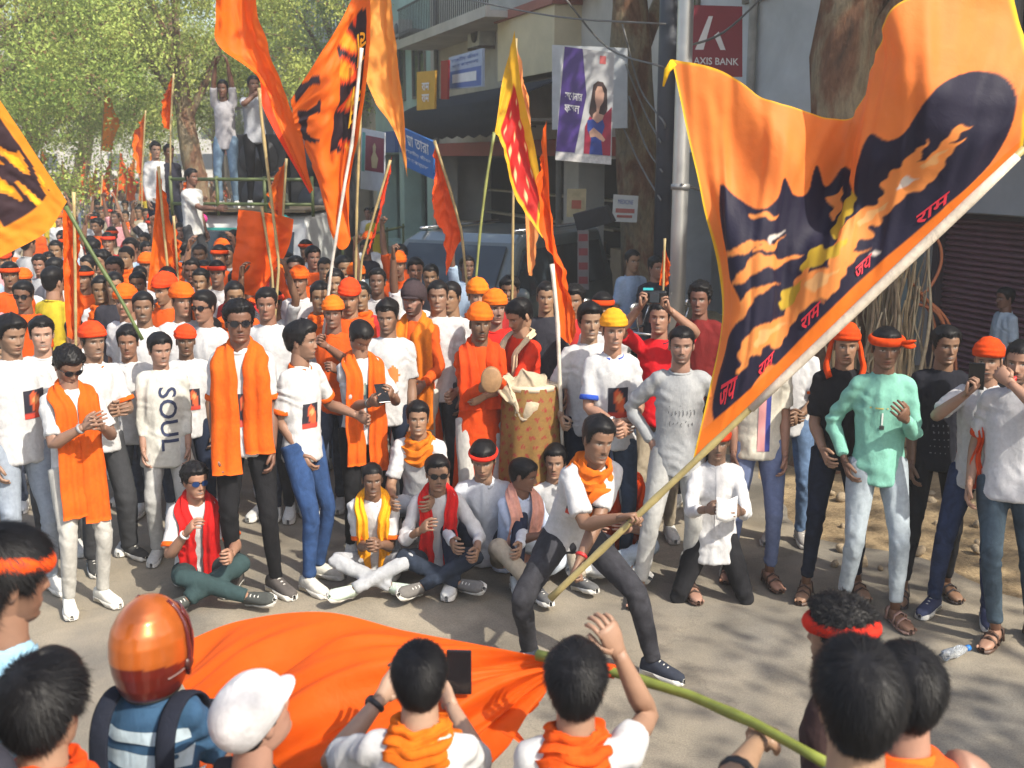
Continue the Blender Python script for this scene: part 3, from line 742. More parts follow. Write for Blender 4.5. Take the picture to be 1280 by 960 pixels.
def w_straps(col, back=True):
    def f(pr, S, sd):
        for s in (-1, 1):
            pts = []
            for t, yy in ((.35, .15), (.6, .155), (.8, .14), (.93, .09), (.97, .0)):
                o, l, fw, u = pr.frame(t); pts.append(o + l * s * .115 - fw * yy + u * .012)
            for t, yy in ((.9, .10), (.7, .155), (.45, .15)):
                o, l, fw, u = pr.frame(t); pts.append(o + l * s * .115 + fw * yy)
            mb = MB(); mb.tube(pts, np.array([(.034, .008)] * len(pts)), 8, ref=pr.frame(.5)[1], smooth=3); mb.xform(S); mb.build('backpack_strap', cloth(col, 'canvas'), pr.root)
    return f
def w_wrist(side='A', col=(.01, .01, .01), watch=False, frac=.12):
    def f(pr, S, sd):
        w, e = pr.joints['wr' + side], pr.joints['el' + side]; d = unit(e - w); c = w + d * .25 * frac
        mb = MB(); mb.tube([c - d * .009, c - d * .004, c + d * .004, c + d * .009], [.027 + .02 * frac, .031 + .02 * frac, .031 + .02 * frac, .027 + .02 * frac], 12)
        if watch: mb.tube([c + np.cross(d, (0, 0, 1.)) * .026, c + np.cross(d, (0, 0, 1.)) * .04], .022, 12)
        mb.xform(S); mb.build('watch' if watch else 'bracelet', plain('band_%.2f_%.2f' % (col[0], col[1]), col, .5, var=.1), pr.root)
    return f
def w_armcloth(col, side='A'):
    def f(pr, S, sd):
        e, sh = pr.joints['el' + side], pr.joints['sh' + side]; b = e * .75 + sh * .25; n = 9; G = []
        for i, t in enumerate(np.linspace(0, 1, 14)):
            q = np.linspace(-1, 1, n); w = .03 + .05 * t
            G.append(np.stack([b[0] + q * w * .5 + .012 * math.sin(9 * t) , b[1] - .062 + .016 * np.sin(q * 6 + 5 * t), b[2] + .02 - .34 * t + .02 * q], 1))
        mb = MB(); mb.grid(np.array(G)); d = unit(sh - e); mb.tube([b - d * .03, b, b + d * .03], [.05, .056, .05], 12); mb.xform(S); mb.build('arm_cloth', cloth(col, 'scarf'), pr.root)
    return f
# ================================================================== THE STREET
SD = Vector((-.3302, .9439, 0))                       # direction of the street
SN = Vector((-.9439, -.3302, 0))                      # out of the right-hand facades, across the street
B0 = Vector((4.35, 11.0, 0))                          # a point on the right-hand building line
def fp(s, o, z): return B0 + SD * s + SN * o + Vector((0, 0, z))     # along, out, up
def s_of(px, o=0., z=2.5):
    """distance along the building line seen at this column"""
    lo, hi = -9., 300.
    for _ in range(50):
        m = (lo + hi) / 2; q = fp(m, o, z); ppx = 640 + FPX * q.x / (q.y * CA - (z - CAM_H) * SA)
        if ppx > px: lo = m
        else: hi = m
    return lo
def z_of(px, py, o=0.):
    """height on the facade plane seen at this pixel"""
    d = ray(px, py); n = SN; c = Vector((0, 0, CAM_H)); t = (B0 + SN * o - c).dot(n) / d.dot(n); return (c + d * t).z
def asphalt_mat():
    m, nt, b = nodes_of('dusty_asphalt'); setp(b, rough=.92, spec=.2)
    oc = objcoord(nt); n1 = noise(nt, .35, 6, .62, .6, oc); n2 = noise(nt, 2.2, 5, .6, .3, oc); n3 = noise(nt, 130, 3, .7, 0, oc)
    c = mixcol(nt, ramp(nt, n1.outputs[0], [(.36, (0, 0, 0)), (.66, (1, 1, 1))]), (.172, .160, .140), (.34, .288, .210))
    c = mixcol(nt, 1., c, ramp(nt, n2.outputs[0], [(.3, (.80,) * 3), (.7, (1.14,) * 3)]), 'MULTIPLY')
    vc = nt.nodes.new('ShaderNodeTexVoronoi'); vc.feature = 'DISTANCE_TO_EDGE'; vc.inputs['Scale'].default_value = .55; nd = noise(nt, 1.6, 5, .65, 0, oc)
    mp = nt.nodes.new('ShaderNodeVectorMath'); mp.operation = 'ADD'; nt.links.new(oc, mp.inputs[0]); nt.links.new(nd.outputs['Color'], mp.inputs[1]); nt.links.new(mp.outputs[0], vc.inputs['Vector'])
    c = mixcol(nt, 1., c, ramp(nt, vc.outputs['Distance'], [(.0, (.86,) * 3), (.012, (1,) * 3)]), 'MULTIPLY')
    st = noise(nt, .9, 3, .5, .8, oc); c = mixcol(nt, 1., c, ramp(nt, st.outputs[0], [(.30, (.66,) * 3), (.40, (1,) * 3)]), 'MULTIPLY')
    c = mixcol(nt, 1., c, ramp(nt, n3.outputs[0], [(.3, (.72,) * 3), (.72, (1.22,) * 3)]), 'MULTIPLY')
    nt.links.new(c, b.inputs['Base Color']); bump(nt, b, n3.outputs[0], .5, .004); return m
def soil_mat():
    m, nt, b = nodes_of('ochre_soil'); setp(b, rough=.95, spec=.1)
    oc = objcoord(nt); n1 = noise(nt, 3, 6, .65, .5, oc); n2 = noise(nt, 40, 4, .7, 0, oc)
    c = mixcol(nt, ramp(nt, n1.outputs[0], [(.35, (0, 0, 0)), (.65, (1, 1, 1))]), (.20, .145, .085), (.40, .30, .175))
    c = mixcol(nt, 1., c, ramp(nt, n2.outputs[0], [(.3, (.7,) * 3), (.72, (1.2,) * 3)]), 'MULTIPLY')
    nt.links.new(c, b.inputs['Base Color']); bump(nt, b, n2.outputs[0], .7, .02); return m
# ground sheet, finer near the camera
xs = np.concatenate([np.linspace(-120, -30, 8), np.linspace(-25, 20, 60), np.linspace(30, 70, 5)]); ys = np.concatenate([np.linspace(-40, -6, 5), np.linspace(-5, 40, 70), np.linspace(50, 180, 10)])
XX, YY = np.meshgrid(xs, ys); ZZ = .006 * np.sin(XX * 1.3 + np.sin(YY)) * np.sin(YY * .9) - .006
g = MB(); g.grid(np.stack([XX, YY, ZZ], -1)); struct(g.build('ground', asphalt_mat()))
# verge of bare soil along the right-hand buildings
a = np.linspace(-7, 7.6, 60); b_ = np.linspace(0, 1, 14); V = []
for q in a:
    row = []
    for t in b_:
        o = 3.0 * t + .25 * math.sin(q * 2.1) * t + .1 * math.sin(q * 5 + 1) * t; z = .52 * (1 - t) ** 1.5 + .03 * math.sin(q * 7 + t * 9) * (1 - t) - .012 * t
        row.append(tuple(fp(q, o, z)))
    V.append(row)
g = MB(); g.grid(np.array(V)); struct(g.build('soil_verge', soil_mat()))
# loose stones on the verge
stone_me = []
for i in range(4):
    m = MB(); m.ball((0, 0, 0), (1, .8, .6), 9, 7); v = m.verts(); m.v = [v * (1 + .22 * wav(v, 2.2, i + 40))[:, None]]; stone_me.append(m.mesh('stone'))
for q in stone_me: q.materials.append(plain('stone', (.30, .235, .155), .9, var=.3, vscale=3, bmp=.01))
for i in range(46):
    px, py = random.uniform(1035, 1240), random.uniform(590, 712); p = gnd(px, py)
    o = bpy.data.objects.new('stone', stone_me[i % 4]); COL.objects.link(o); r_ = random.uniform(.02, .075)
    o.scale = (r_,) * 3; 
    rel = p - B0; oo = rel.dot(SN); t = min(max(oo / 3.0, 0), 1)
    o.location = (p.x, p.y, .50 * (1 - t) ** 1.5 + r_ * .3); o.rotation_euler = (random.random() * 3, random.random() * 3, random.random() * 3)
    tag(o, 'small ochre stone lying on the soil verge', 'stone', 'stones on the soil verge')

# ---------------------------------------------------------------- buildings on the right
CONC = plain('grey_plaster', (.26, .26, .26), .85, var=.25, vscale=1.2, bmp=.02)
PLAST = {}
def plaster(name, col): return plain('plaster_' + name, col, .88, var=.22, vscale=.9, bmp=.015)
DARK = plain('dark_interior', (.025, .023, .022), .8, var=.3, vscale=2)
GLASS = plain('window_glass', (.03, .04, .05), .08, var=.1, spec=.6)
FRAME = plain('window_frame', (.20, .17, .14), .6, var=.2)
def fbox(mb, s0, s1, o0, o1, z0, z1):
    v = [fp(s, o, z) for z in (z0, z1) for (s, o) in ((s0, o0), (s1, o0), (s1, o1), (s0, o1))]
    mb.add([tuple(q) for q in v], [(0, 1, 2, 3), (7, 6, 5, 4), (0, 4, 5, 1), (1, 5, 6, 2), (2, 6, 7, 3), (3, 7, 4, 0)]); return mb
def fpart(name, mat, par, *bx): 
    m = MB()
    for q in bx: fbox(m, *q)
    return m.build(name, mat, par, smooth=False)
def building(label, s0, s1, hgt, mat, openings, floors=(), group=None, depth=8., balcony=(), tint=None):
    """openings: (s0,s1,z0,z1) shop fronts cut as recesses; upper windows given as (s,z,w,h)"""
    t = thing('building', label, 'building', fp((s0 + s1) / 2, 0, 0))
    inv = Matrix.Translation(-Vector(t.location))
    par = t; parts = []
    # wall pieces around the ground-floor openings
    zt = max([q[3] for q in openings], default=0); cuts = sorted(openings); cur = s0; bx = []
    for q in cuts:
        if q[0] > cur: bx.append((cur, q[0], -.5, 0, -.1, zt))
        if q[3] < zt: bx.append((q[0], q[1], -.5, 0, q[3], zt))
        if q[2] > 0: bx.append((q[0], q[1], -.5, 0, -.1, q[2]))
        cur = q[1]
    if cur < s1: bx.append((cur, s1, -.5, 0, -.1, zt))
    bx.append((s0, s1, -depth, 0, zt, hgt)); bx.append((s0, s1, -depth, -2.5, -.1, zt - .002))
    for q in (s0, s1 - .2): bx.append((q, q + .2, -2.5, -.5, -.1, zt - .002))
    o = fpart('wall', mat, par, *bx); o.matrix_parent_inverse = inv; parts.append(o)
    for (s, z, w, h) in floors:
        f = fpart('window', FRAME, par, (s - w / 2, s + w / 2, 0, .05, z - .06, z), (s - w / 2, s + w / 2, 0, .05, z + h, z + h + .06), (s - w / 2 - .06, s - w / 2, 0, .05, z - .06, z + h + .06), (s + w / 2, s + w / 2 + .06, 0, .05, z - .06, z + h + .06), (s - .02, s + .02, 0, .045, z, z + h)); f.matrix_parent_inverse = inv
        for e in (-1, 1):
            gp = fpart('pane', GLASS, f, (s + min(e * .02, e * w / 2), s + max(e * .02, e * w / 2), 0, .012, z, z + h))
        hd_ = fpart('sunshade', CONC, par, (s - w / 2 - .2, s + w / 2 + .2, 0, .45, z + h + .12, z + h + .2)); hd_.matrix_parent_inverse = inv
    for (sa, sb, z, ou) in balcony:
        bl = fpart('balcony', mat, par, (sa, sb, 0, ou, z, z + .12), (sa, sb, ou - .1, ou, z + .12, z + .2)); bl.matrix_parent_inverse = inv
        n = int((sb - sa) / .14)
        rl = fpart('railing', plain('rail_iron', (.06, .055, .05), .6, var=.2), bl, *[(sa + (sb - sa) * k / n, sa + (sb - sa) * k / n + .018, ou - .06, ou - .042, z + .2, z + .9) for k in range(n)], (sa, sb, ou - .065, ou - .035, z + .9, z + .94))
    t['_inv'] = 0; del t['_inv']; return t, inv
# A: shop with the maroon shutter
sA0, sA1 = -6.5, 2.0
ztop = z_of(1220, 268)
bA, invA = building('shuttered shop in dark grey plaster with a maroon roller shutter', sA0, sA1, 8.5, plaster('dark', (.29, .29, .295)), [(-5.2, s_of(1163), .25, ztop)], [(-3.6, 3.6, 1.1, 1.3), (-.6, 3.6, 1.1, 1.3)])
sh0, sh1 = -5.2, s_of(1163)
sh = fpart('roller_shutter', plain('shutter_box', (.05, .03, .04), .6), bA, (sh0, sh1, -.45, -.24, ztop - .2, ztop - .004)); sh.matrix_parent_inverse = invA
for q in (sh0, sh1 - .08): fpart('guide_rail', plain('shutter_box', (.05, .03, .04), .6), sh, (q, q + .08, -.25, -.1, .25, ztop - .21))
SLAT = plain('shutter_slat', (.15, .055, .075), .5, metal=.25, var=.22, vscale=4)
n = int((ztop - .25) / .058); sm = MB(); pr_ = [(-.22, 0), (-.19, .012), (-.175, .028), (-.19, .046), (-.22, .0575)]
sm.add([tuple(SD * e * (sh1 - sh0 - .16) / 2 + SN * o + Vector((0, 0, z))) for e in (-1, 1) for o, z in pr_], [(i, i + 1, i + 6, i + 5) for i in range(4)]); slat_me = sm.mesh('slat'); slat_me.materials.append(SLAT)
for i in range(n):
    o = bpy.data.objects.new('slat', slat_me); COL.objects.link(o); o.parent = sh; o.location = fp((sh0 + sh1) / 2, 0, .25 + i * .058)
o = fpart('fascia', plaster('fascia', (.36, .36, .37)), bA, (sh0 - .1, sh1 + .15, 0, .10, ztop + .02, ztop + .62), (sh0 - .1, sh1 + .15, 0, .7, ztop + 1.05, ztop + 1.13)); o.matrix_parent_inverse = invA
o = fpart('pillar', plaster('pillar', (.20, .235, .225)), bA, (sh1 + .02, sh1 + .30, .0, .14, -.1, 3.6)); o.matrix_parent_inverse = invA
# B: bank building behind the tree
sB0, sB1 = 2.02, s_of(835)
bB, invB = building('pale grey bank front behind the big tree', sB0, sB1, 9.5, plaster('pale', (.64, .66, .68)), [(sB0 + .6, sB1 - .5, .0, 2.7)], [(sB0 + 1.5, 4.6, 1.2, 1.4), (sB0 + 4, 4.6, 1.2, 1.4)])
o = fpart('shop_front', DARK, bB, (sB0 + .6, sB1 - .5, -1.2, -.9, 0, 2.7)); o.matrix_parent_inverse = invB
for q in np.linspace(sB0 + .7, sB1 - .7, 5):
    o = fpart('door_frame', plain('steel_frame', (.35, .36, .36), .4, metal=.5), bB, (q, q + .07, -.85, -.75, 0, 2.7)); o.matrix_parent_inverse = invB
# C: shop block with cream board and awning
sC0, sC1 = sB1 + .02, s_of(540)
bC, invC = building('three-storey shop block with dark awning and cream signboard', sC0, sC1, 11., plaster('stain', (.50, .47, .42)), [(sC0 + .5, sC0 + 3.4, .15, 2.6), (sC0 + 4.1, sC1 - .6, .15, 2.7)], [(sC0 + 2, 6.2, 1.3, 1.5), (sC0 + 5, 6.0, 1.3, 1.5), (sC0 + 8, 6.0, 1.3, 1.5), (sC0 + 5, 8.8, 1.3, 1.4)], balcony=[(sC0 + 5.6, sC1 - .5, 5.2, 1.0)])
for q in ((sC0 + .5, sC0 + 3.4), (sC0 + 4.1, sC1 - .6)):
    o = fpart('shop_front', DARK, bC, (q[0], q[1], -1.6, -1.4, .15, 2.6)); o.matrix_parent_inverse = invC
    o = fpart('counter', plain('shop_counter', (.30, .22, .14), .6), bC, (q[0] + .3, q[1] - .3, -1.0, -.5, .15, 1.05)); o.matrix_parent_inverse = invC
    o = fpart('shop_sign', plain('shop_sign_red', (.30, .04, .03), .6), bC, (q[0], q[1], .02, .10, 2.65, 2.95)); o.matrix_parent_inverse = invC
    for kk in range(3):
        o = fpart('shelf', plain('shop_shelf', (.42, .36, .27), .7), bC, (q[0] + .2, q[1] - .2, -1.38, -1.1, .7 + kk * .55, .74 + kk * .55)); o.matrix_parent_inverse = invC
# awning (curved dark canopy)
aw0, aw1 = s_of(690, 1.2, 4), s_of(528, 1.2, 4)
zA = z_of(610, 132, 1.3); a = np.linspace(0, 1, 9); Vv = []
for q in np.linspace(aw0, aw1, 24): Vv.append([tuple(fp(q, .02 + 1.7 * t, zA + .42 - .42 * t ** 2.2 - .0)) for t in a] + [tuple(fp(q, 1.72, zA - .55 + .03 * math.sin(q * 9)))])
m = MB(); m.grid(np.array(Vv)); o = m.build('awning', cloth((.035, .037, .045), 'canvas'), bC); o.matrix_parent_inverse = invC
sol = o.modifiers.new('t', 'SOLIDIFY'); sol.thickness = .02
for q in np.linspace(aw0, aw1 - .05, 5): fpart('awning_bar', FRAME, o, (q, q + .04, .0, 1.68, zA - .35, zA - .31))
# cream signboard on C
cs0, cs1 = s_of(693, .5, 5), s_of(622, .5, 5)
o = fpart('signboard', plain('cream_board', (.62, .53, .36), .6, var=.12, vscale=1.5), bC, (cs0, cs1, .0, .5, z_of(655, 96, .5), z_of(655, 18, .5))); o.matrix_parent_inverse = invC
o = fpart('board_coping', plain('coping_red', (.32, .12, .09), .7), bC, (cs0 - .05, cs1 + .05, -.02, .56, z_of(655, 18, .5) + .002, z_of(655, 18, .5) + .16)); o.matrix_parent_inverse = invC
# D, E, F: further blocks
cols = [('aqua', (.38, .52, .47)), ('buff', (.52, .45, .35)), ('grey2', (.42, .42, .43)), ('rose', (.52, .40, .36)), ('white2', (.52, .51, .48)), ('ochre', (.45, .35, .2))]
labs = ['tall aqua-tinted block beside the blue hanging board', 'buff block with balconies beyond the aqua one', 'grey concrete block beyond the buff one', 'rose plaster block far down the street', 'whitewashed block far down the street', 'ochre block at the hazy end of the street']
s = sC1 + .02
for i, (nm, c) in enumerate(cols):
    L = (6.5, 7.5, 9, 11, 14, 18)[i]; hh = (12, 10.5, 13, 11, 12, 10)[i]
    wins = [(s + L * (k + .5) / 3, 4.2 + 2.9 * fl_, 1.2, 1.4) for k in range(3) for fl_ in range(3) if 4.2 + 2.9 * fl_ + 1.6 < hh]
    b, iv = building(labs[i], s, s + L, hh, plaster(nm, c), [(s + .5, s + L * .46, .15, 2.7), (s + L * .54, s + L - .5, .15, 2.7)], wins, balcony=[(s + .6, s + L - .6, 3.4, .9)] if i in (1, 3) else ())
    for q in ((s + .5, s + L * .46), (s + L * .54, s + L - .5)):
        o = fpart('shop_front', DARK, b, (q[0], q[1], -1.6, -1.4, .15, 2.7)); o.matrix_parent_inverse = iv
        o = fpart('shop_sign', plain('shop_sign_%d' % (i % 3), ((.06, .12, .35), (.5, .33, .06), (.45, .06, .05))[i % 3], .6), b, (q[0], q[1], .02, .12, 2.75, 3.35)); o.matrix_parent_inverse = iv
    s += L + .05
# far end and left side of the street
def lbox(label, s0, s1, hgt, col, nm):
    t = thing('building', label, 'building', fp((s0 + s1) / 2, 14.5, 0)); inv = Matrix.Translation(-Vector(t.location))
    o = fpart('wall', plaster(nm, col), t, (s0, s1, 14.5, 22, -.1, hgt)); o.matrix_parent_inverse = inv
    n = max(2, int((s1 - s0) / 3))
    for k in range(n):
        for fz in np.arange(1.0, hgt - 1.6, 3.0):
            c = s0 + (s1 - s0) * (k + .5) / n
            f = fpart('window', FRAME, t, (c - .66, c + .66, 14.40, 14.5, fz - .06, fz), (c - .66, c + .66, 14.4, 14.5, fz + 1.5, fz + 1.56), (c - .66, c - .6, 14.4, 14.5, fz, fz + 1.5), (c + .6, c + .66, 14.4, 14.5, fz, fz + 1.5)); f.matrix_parent_inverse = inv
            gp = fpart('pane', GLASS, f, (c - .6, c + .6, 14.47, 14.49, fz, fz + 1.5))
lbox('cream block behind the trees across the street', 30, 42, 9, (.50, .45, .36), 'cream')
lbox('pale blue block behind the trees across the street', 42.2, 58, 11, (.40, .46, .50), 'pblue')
lbox('weathered white block far across the street', 58.3, 80, 10, (.52, .50, .46), 'wwhite')
lbox('grey block at the far end across the street', 80.3, 120, 12, (.40, .40, .40), 'fgrey')

# ---------------------------------------------------------------- trees
BARK = None
def bark_mat():
    m, nt, b = nodes_of('peeling_bark'); setp(b, rough=.9, spec=.2)
    oc = objcoord(nt, (1, 1, .35)); n1 = noise(nt, 3.2, 6, .6, 1.0, oc); n2 = noise(nt, 24, 5, .7, .5, oc)
    c = ramp(nt, n1.outputs[0], [(.30, (.06, .042, .030)), (.44, (.17, .085, .05)), (.56, (.24, .19, .12)), (.70, (.20, .17, .13))])
    c = mixcol(nt, 1., c, ramp(nt, n2.outputs[0], [(.3, (.6,) * 3), (.72, (1.2,) * 3)]), 'MULTIPLY')
    nt.links.new(c, b.inputs['Base Color']); bump(nt, b, n2.outputs[0], .8, .03); return m
BARK = bark_mat()
def leaf_mat(name, c1, c2):
    m, nt, b = nodes_of(name); setp(b, rough=.6, spec=.3)
    a = nt.nodes.new('ShaderNodeAttribute'); a.attribute_name = 'Col'
    nt.links.new(a.outputs['Color'], b.inputs['Base Color'])
    t = nt.nodes.new('ShaderNodeBsdfTranslucent'); nt.links.new(a.outputs['Color'], t.inputs[0])
    mx = nt.nodes.new('ShaderNodeMixShader'); mx.inputs[0].default_value = .35; out = nt.nodes['Material Output']
    nt.links.new(b.outputs[0], mx.inputs[1]); nt.links.new(t.outputs[0], mx.inputs[2]); nt.links.new(mx.outputs[0], out.inputs[0]); return m
LEAF = leaf_mat('leaves', 0, 0)
def crown_mesh(ncl, nleaf, rad, size, seed, c1=(.07, .12, .022), c2=(.17, .21, .05), droop=.3, hollow=.45, csize=.16):
    r = np.random.default_rng(seed)
    d = r.normal(size=(ncl, 3)); d /= np.linalg.norm(d, axis=1)[:, None]; rr = r.uniform(hollow, 1, ncl)[:, None]
    ctr = d * rr * np.array(rad); ctr *= (1 + .25 * wav(d, 2.5, seed))[:, None]
    P = np.repeat(ctr, nleaf, 0) + r.normal(size=(ncl * nleaf, 3)) * np.array([1, 1, .7]) * csize * rad[0] * np.repeat(r.uniform(.5, 1.3, ncl), nleaf)[:, None]
    P[:, 2] -= droop * ((P[:, :2] ** 2).sum(1) / rad[0] ** 2) * rad[2]
    n = len(P); ax = r.normal(size=(n, 3)); ax[:, 2] -= .5; ax /= np.linalg.norm(ax, axis=1)[:, None]
    sd_ = np.cross(ax, r.normal(size=(n, 3))); sd_ /= np.linalg.norm(sd_, axis=1)[:, None] + 1e-9
    s = size * r.uniform(.6, 1.4, n)[:, None]; nr = np.cross(ax, sd_)
    V = np.stack([P, P + ax * s * .5 + sd_ * s * .26 + nr * s * .06, P + ax * s, P + ax * s * .5 - sd_ * s * .26 + nr * s * .06], 1).reshape(-1, 3)
    F = (np.arange(n)[:, None] * 4 + np.arange(4)).tolist()
    t = np.repeat(np.clip(r.normal(.5, .3, ncl), 0, 1), nleaf)[:, None] * .7 + r.random((n, 1)) * .3
    C = np.array(c1) * (1 - t) + np.array(c2) * t
    br = r.random(n) < .06; C[br] = (.22, .14, .06)
    m = MB(); m.add(V, F, np.repeat(C, 4, 0)); return m.mesh('crown', False, True), ctr
def tree(label, base, trunk, crown, ctr, group=None, r0=.3, lean=(0, 0), nlimb=9, crown_z=6.):
    t = thing('tree', label, 'tree', base, 0, group)
    m = MB(); top = np.array([lean[0], lean[1], crown_z])
    pts = [np.array([0, 0, -.15]), np.array([0, 0, .25]), top * .3 + [.04, .03, 0], top * .62, top]
    m.tube(pts, [r0 * 1.35, r0 * 1.05, r0 * .92, r0 * .8, r0 * .5], 16, smooth=5); v = m.verts(); m.v = [v + np.stack([wav(v * [1, 1, .4], 4, 3), wav(v * [1, 1, .4], 4, 4), 0 * v[:, 0]], 1) * r0 * .16]
    m.build('trunk', BARK, t)
    r = np.random.default_rng(len(label)); idx = r.choice(len(ctr), nlimb, replace=False)
    for i in idx:
        e = ctr[i] + top + np.array([0, 0, crown[1]]); st = top * r.uniform(.55, 1.)
        l = MB(); mid = st * .5 + e * .5 + np.array([0, 0, .4]); l.tube([st, st * .8 + mid * .2 + [0, 0, .1], mid, e], [r0 * .42, r0 * .36, r0 * .22, r0 * .06], 8, smooth=3); l.build('limb', BARK, t)
    o = mk('crown', crown[0], None, t); o.location = top + np.array([0, 0, crown[1]]); return t
c1, k1 = crown_mesh(230, 320, (4.8, 4.8, 3.5), .075, 1, (.11, .20, .035), (.52, .62, .16), csize=.075); c1.materials.append(LEAF)
c2, k2 = crown_mesh(190, 320, (4.4, 4.4, 3.3), .078, 2, (.12, .19, .035), (.54, .59, .16), csize=.078); c2.materials.append(LEAF)
GRT = 'leafy trees lining the far side of the street'
tree('broad light green tree nearest the truck across the street', (-12.6, 24, 0), 0, (c1, 1.0), k1, GRT, .32, (1.2, -.3), 9, 4.6)
tree('yellow-green tree with brown twigs leaning over the distant crowd', (-15.5, 34, 0), 0, (c2, 1.2), k2, GRT, .30, (2.2, -.5), 8, 4.8)
tree('round-crowned tree in the haze beyond the crowd', (-18., 46, 0), 0, (c1, 1.2), k1, GRT, .34, (1.5, 0), 8, 5.2)
tree('dusty tree standing just behind the loudspeaker truck', (-6.9, 25.5, 0), 0, (c2, 1.6), k2, GRT, .25, (-.6, .3), 9, 5.2)
tree('slender hazy tree at the far bend of the street', (-15.5, 60, 0), 0, (c2, 1.4), k2, GRT, .3, (0, 0), 7, 5.)
tree('shaded tree hanging over the right-hand shop fronts', (-6.2, 37, 0), 0, (c1, 1.8), k1, GRT, .3, (1.0, 0), 8, 5.5)
# near right trees (trunks in view, crowns above the frame)
c3, k3 = crown_mesh(110, 70, (4.2, 4.2, 1.7), .15, 5, (.05, .09, .02), (.14, .19, .045), hollow=.2, csize=.13); c3.materials.append(LEAF)
Yt = 9.4
tree('thick peeling tree trunk wrapped in roots beside the shutter', (xat(1052, Yt), Yt, 0), 0, (c3, 1.5), k3, None, .36, (-.05, .3), 9, 5.6)
tree('straight brown tree trunk behind the lamp post with small boards nailed on', (xat(806, 14.), 14., 0), 0, (c3, 1.6), k3, None, .28, (-.35, .2), 8, 6.4)
# trees behind the onlookers that throw the dappled shade
SHADE = 'street trees whose crowns shade the open road'
c4, k4 = crown_mesh(32, 60, (3.4, 3.4, 1.3), .15, 8, (.05, .09, .02), (.14, .19, .045), hollow=.1, csize=.12); c4.materials.append(LEAF)
for x, y in ((6.8, -.9), (8.8, 3.0)):
    tree('roadside tree standing behind the onlookers, feathery crown', (x, y, 0), 0, (c4, 1.0), k4, SHADE, .22, (0, 0), 7, 6.0)

# the street bends away at its far end: a block closes the view
eb = thing('building', 'pale hazy block closing the far end of the street', 'building', fp(128, 7, 0)); inv = Matrix.Translation(-Vector(eb.location))
o = fpart('wall', plaster('endblock', (.46, .45, .42)), eb, (126, 134, -9.5, 23.5, -.1, 13)); o.matrix_parent_inverse = inv
for k in range(9):
    for z in (1.2, 4.6, 8.0):
        f = MB(); c = -7 + k * 3.4; fbox(f, 125.9, 125.98, c, c + 1.6, z, z + 1.7); f = f.build('window', GLASS, eb, smooth=False); f.matrix_parent_inverse = inv
# dusty air over the whole street
hz = MB(); hz.box((-125, -45, -1.2), (75, 190, 17.5)); ho = stuff(hz.build('haze', None, None, smooth=False))
hm = bpy.data.materials.new('dusty_air'); hm.use_nodes = True; hn = hm.node_tree; hn.nodes.clear()
vo = hn.nodes.new('ShaderNodeVolumePrincipled'); vo.inputs['Color'].default_value = (.93, .93, .92, 1); vo.inputs['Density'].default_value = .0036; vo.inputs['Anisotropy'].default_value = .1
hout = hn.nodes.new('ShaderNodeOutputMaterial'); hn.links.new(vo.outputs[0], hout.inputs['Volume']); ho.data.materials.append(hm)
# ================================================================== THE PEOPLE OF THE FRONT ROWS
LJ, WJ, BLK, NAVY, BLUE, GREY = (.27, .31, .37), (.43, .42, .39), (.011, .011, .013), (.012, .017, .034), (.028, .062, .16), (.05, .052, .058)
OW = (.56, .55, .50)
def tee(**k): return dict(dict(col=WHITE), **k)
def TL(px, py, Yd, X, Y, rot=0, k=1., z0=0.):
    w = at(px, py, Yd) - Vector((X, Y, z0)); a = R(-rot)
    return np.array([(w.x * math.cos(a) - w.y * math.sin(a)) / k, (w.x * math.sin(a) + w.y * math.cos(a)) / k, w.z / k])
def pr_print(p, pos=(.05, .62), w=.13, h=.17): DEFER.append(lambda: decal(p, pos, w, h, portrait))
CLAP = dict(A=(-.045, -.29, 1.17), B=(.045, -.29, 1.17), nA=(1, 0, .1), nB=(-1, 0, .1), cA=.15, cB=.15, eA=(-.6, .3, -1), eB=(.6, .3, -1))
FOLD = dict(A=(-.03, -.27, 1.06), B=(.05, -.29, 1.05), nA=(.6, .6, 0), nB=(-.6, .6, 0), cA=.5, cB=.5, eA=(-.6, .4, -1), eB=(.6, .4, -1))
FR = 'young men standing in the front row of the procession'
P = person
# ---- left group
p = P('young man in plain white tee and pale jeans looking along the row, dark quiff', 24, fy=742, top=388, rot=38, skin=1, hd=(12, 8, 0), hair='quiff', shirt=tee(), pants=dict(col=LJ), B=(.2, -.22, 1.02), cB=.6, group=FR, face=dict(beard=.35)); pr_print(p, (.08, .5))
p = P('young man in white crew neck tee half hidden behind his white-shirted neighbour', 60, Y=7.25, top=392, rot=25, skin=3, hair='full', shirt=tee(), pants=dict(col=GREY), group=FR)
P('man in sunglasses with long orange scarf and white jeans clapping, head bowed', 92, fy=758, top=428, rot=40, skin=1, hd=(5, 28, 0), hair='curly', face=dict(beard=.5), shirt=tee(), pants=dict(col=WJ), shoe=('sneaker', (.66, .65, .6)),
  wear=(w_shades(), w_scarf(ORANGE, -.52, -.62, .17, .08), w_wrist('A', (.25, .25, .26), True)), group=FR, **dict(CLAP, A=(-.03, -.31, 1.27), B=(.08, -.30, 1.25)))
P('man in red-orange head scarf and orange-trimmed white tee clapping, dark trousers', 122, Y=7.0, top=400, rot=42, skin=1, hair='short', face=dict(must=.6), shirt=tee(trim=ORANGE, collar=ORANGE), pants=dict(col=GREY, kind='shirt', fit=1.35), shoe=('sneaker', (.05, .05, .05)),
  fB=(.2, .1, .085), wear=(w_turban((.80, .06, .012)),), group=FR, **CLAP)
P('slim young man in white tee with hands at his sides beside the lettered shirt', 166, Y=7.35, top=403, rot=12, skin=0, hair='full', shirt=tee(), pants=dict(col=(.09, .10, .12)), group=FR)
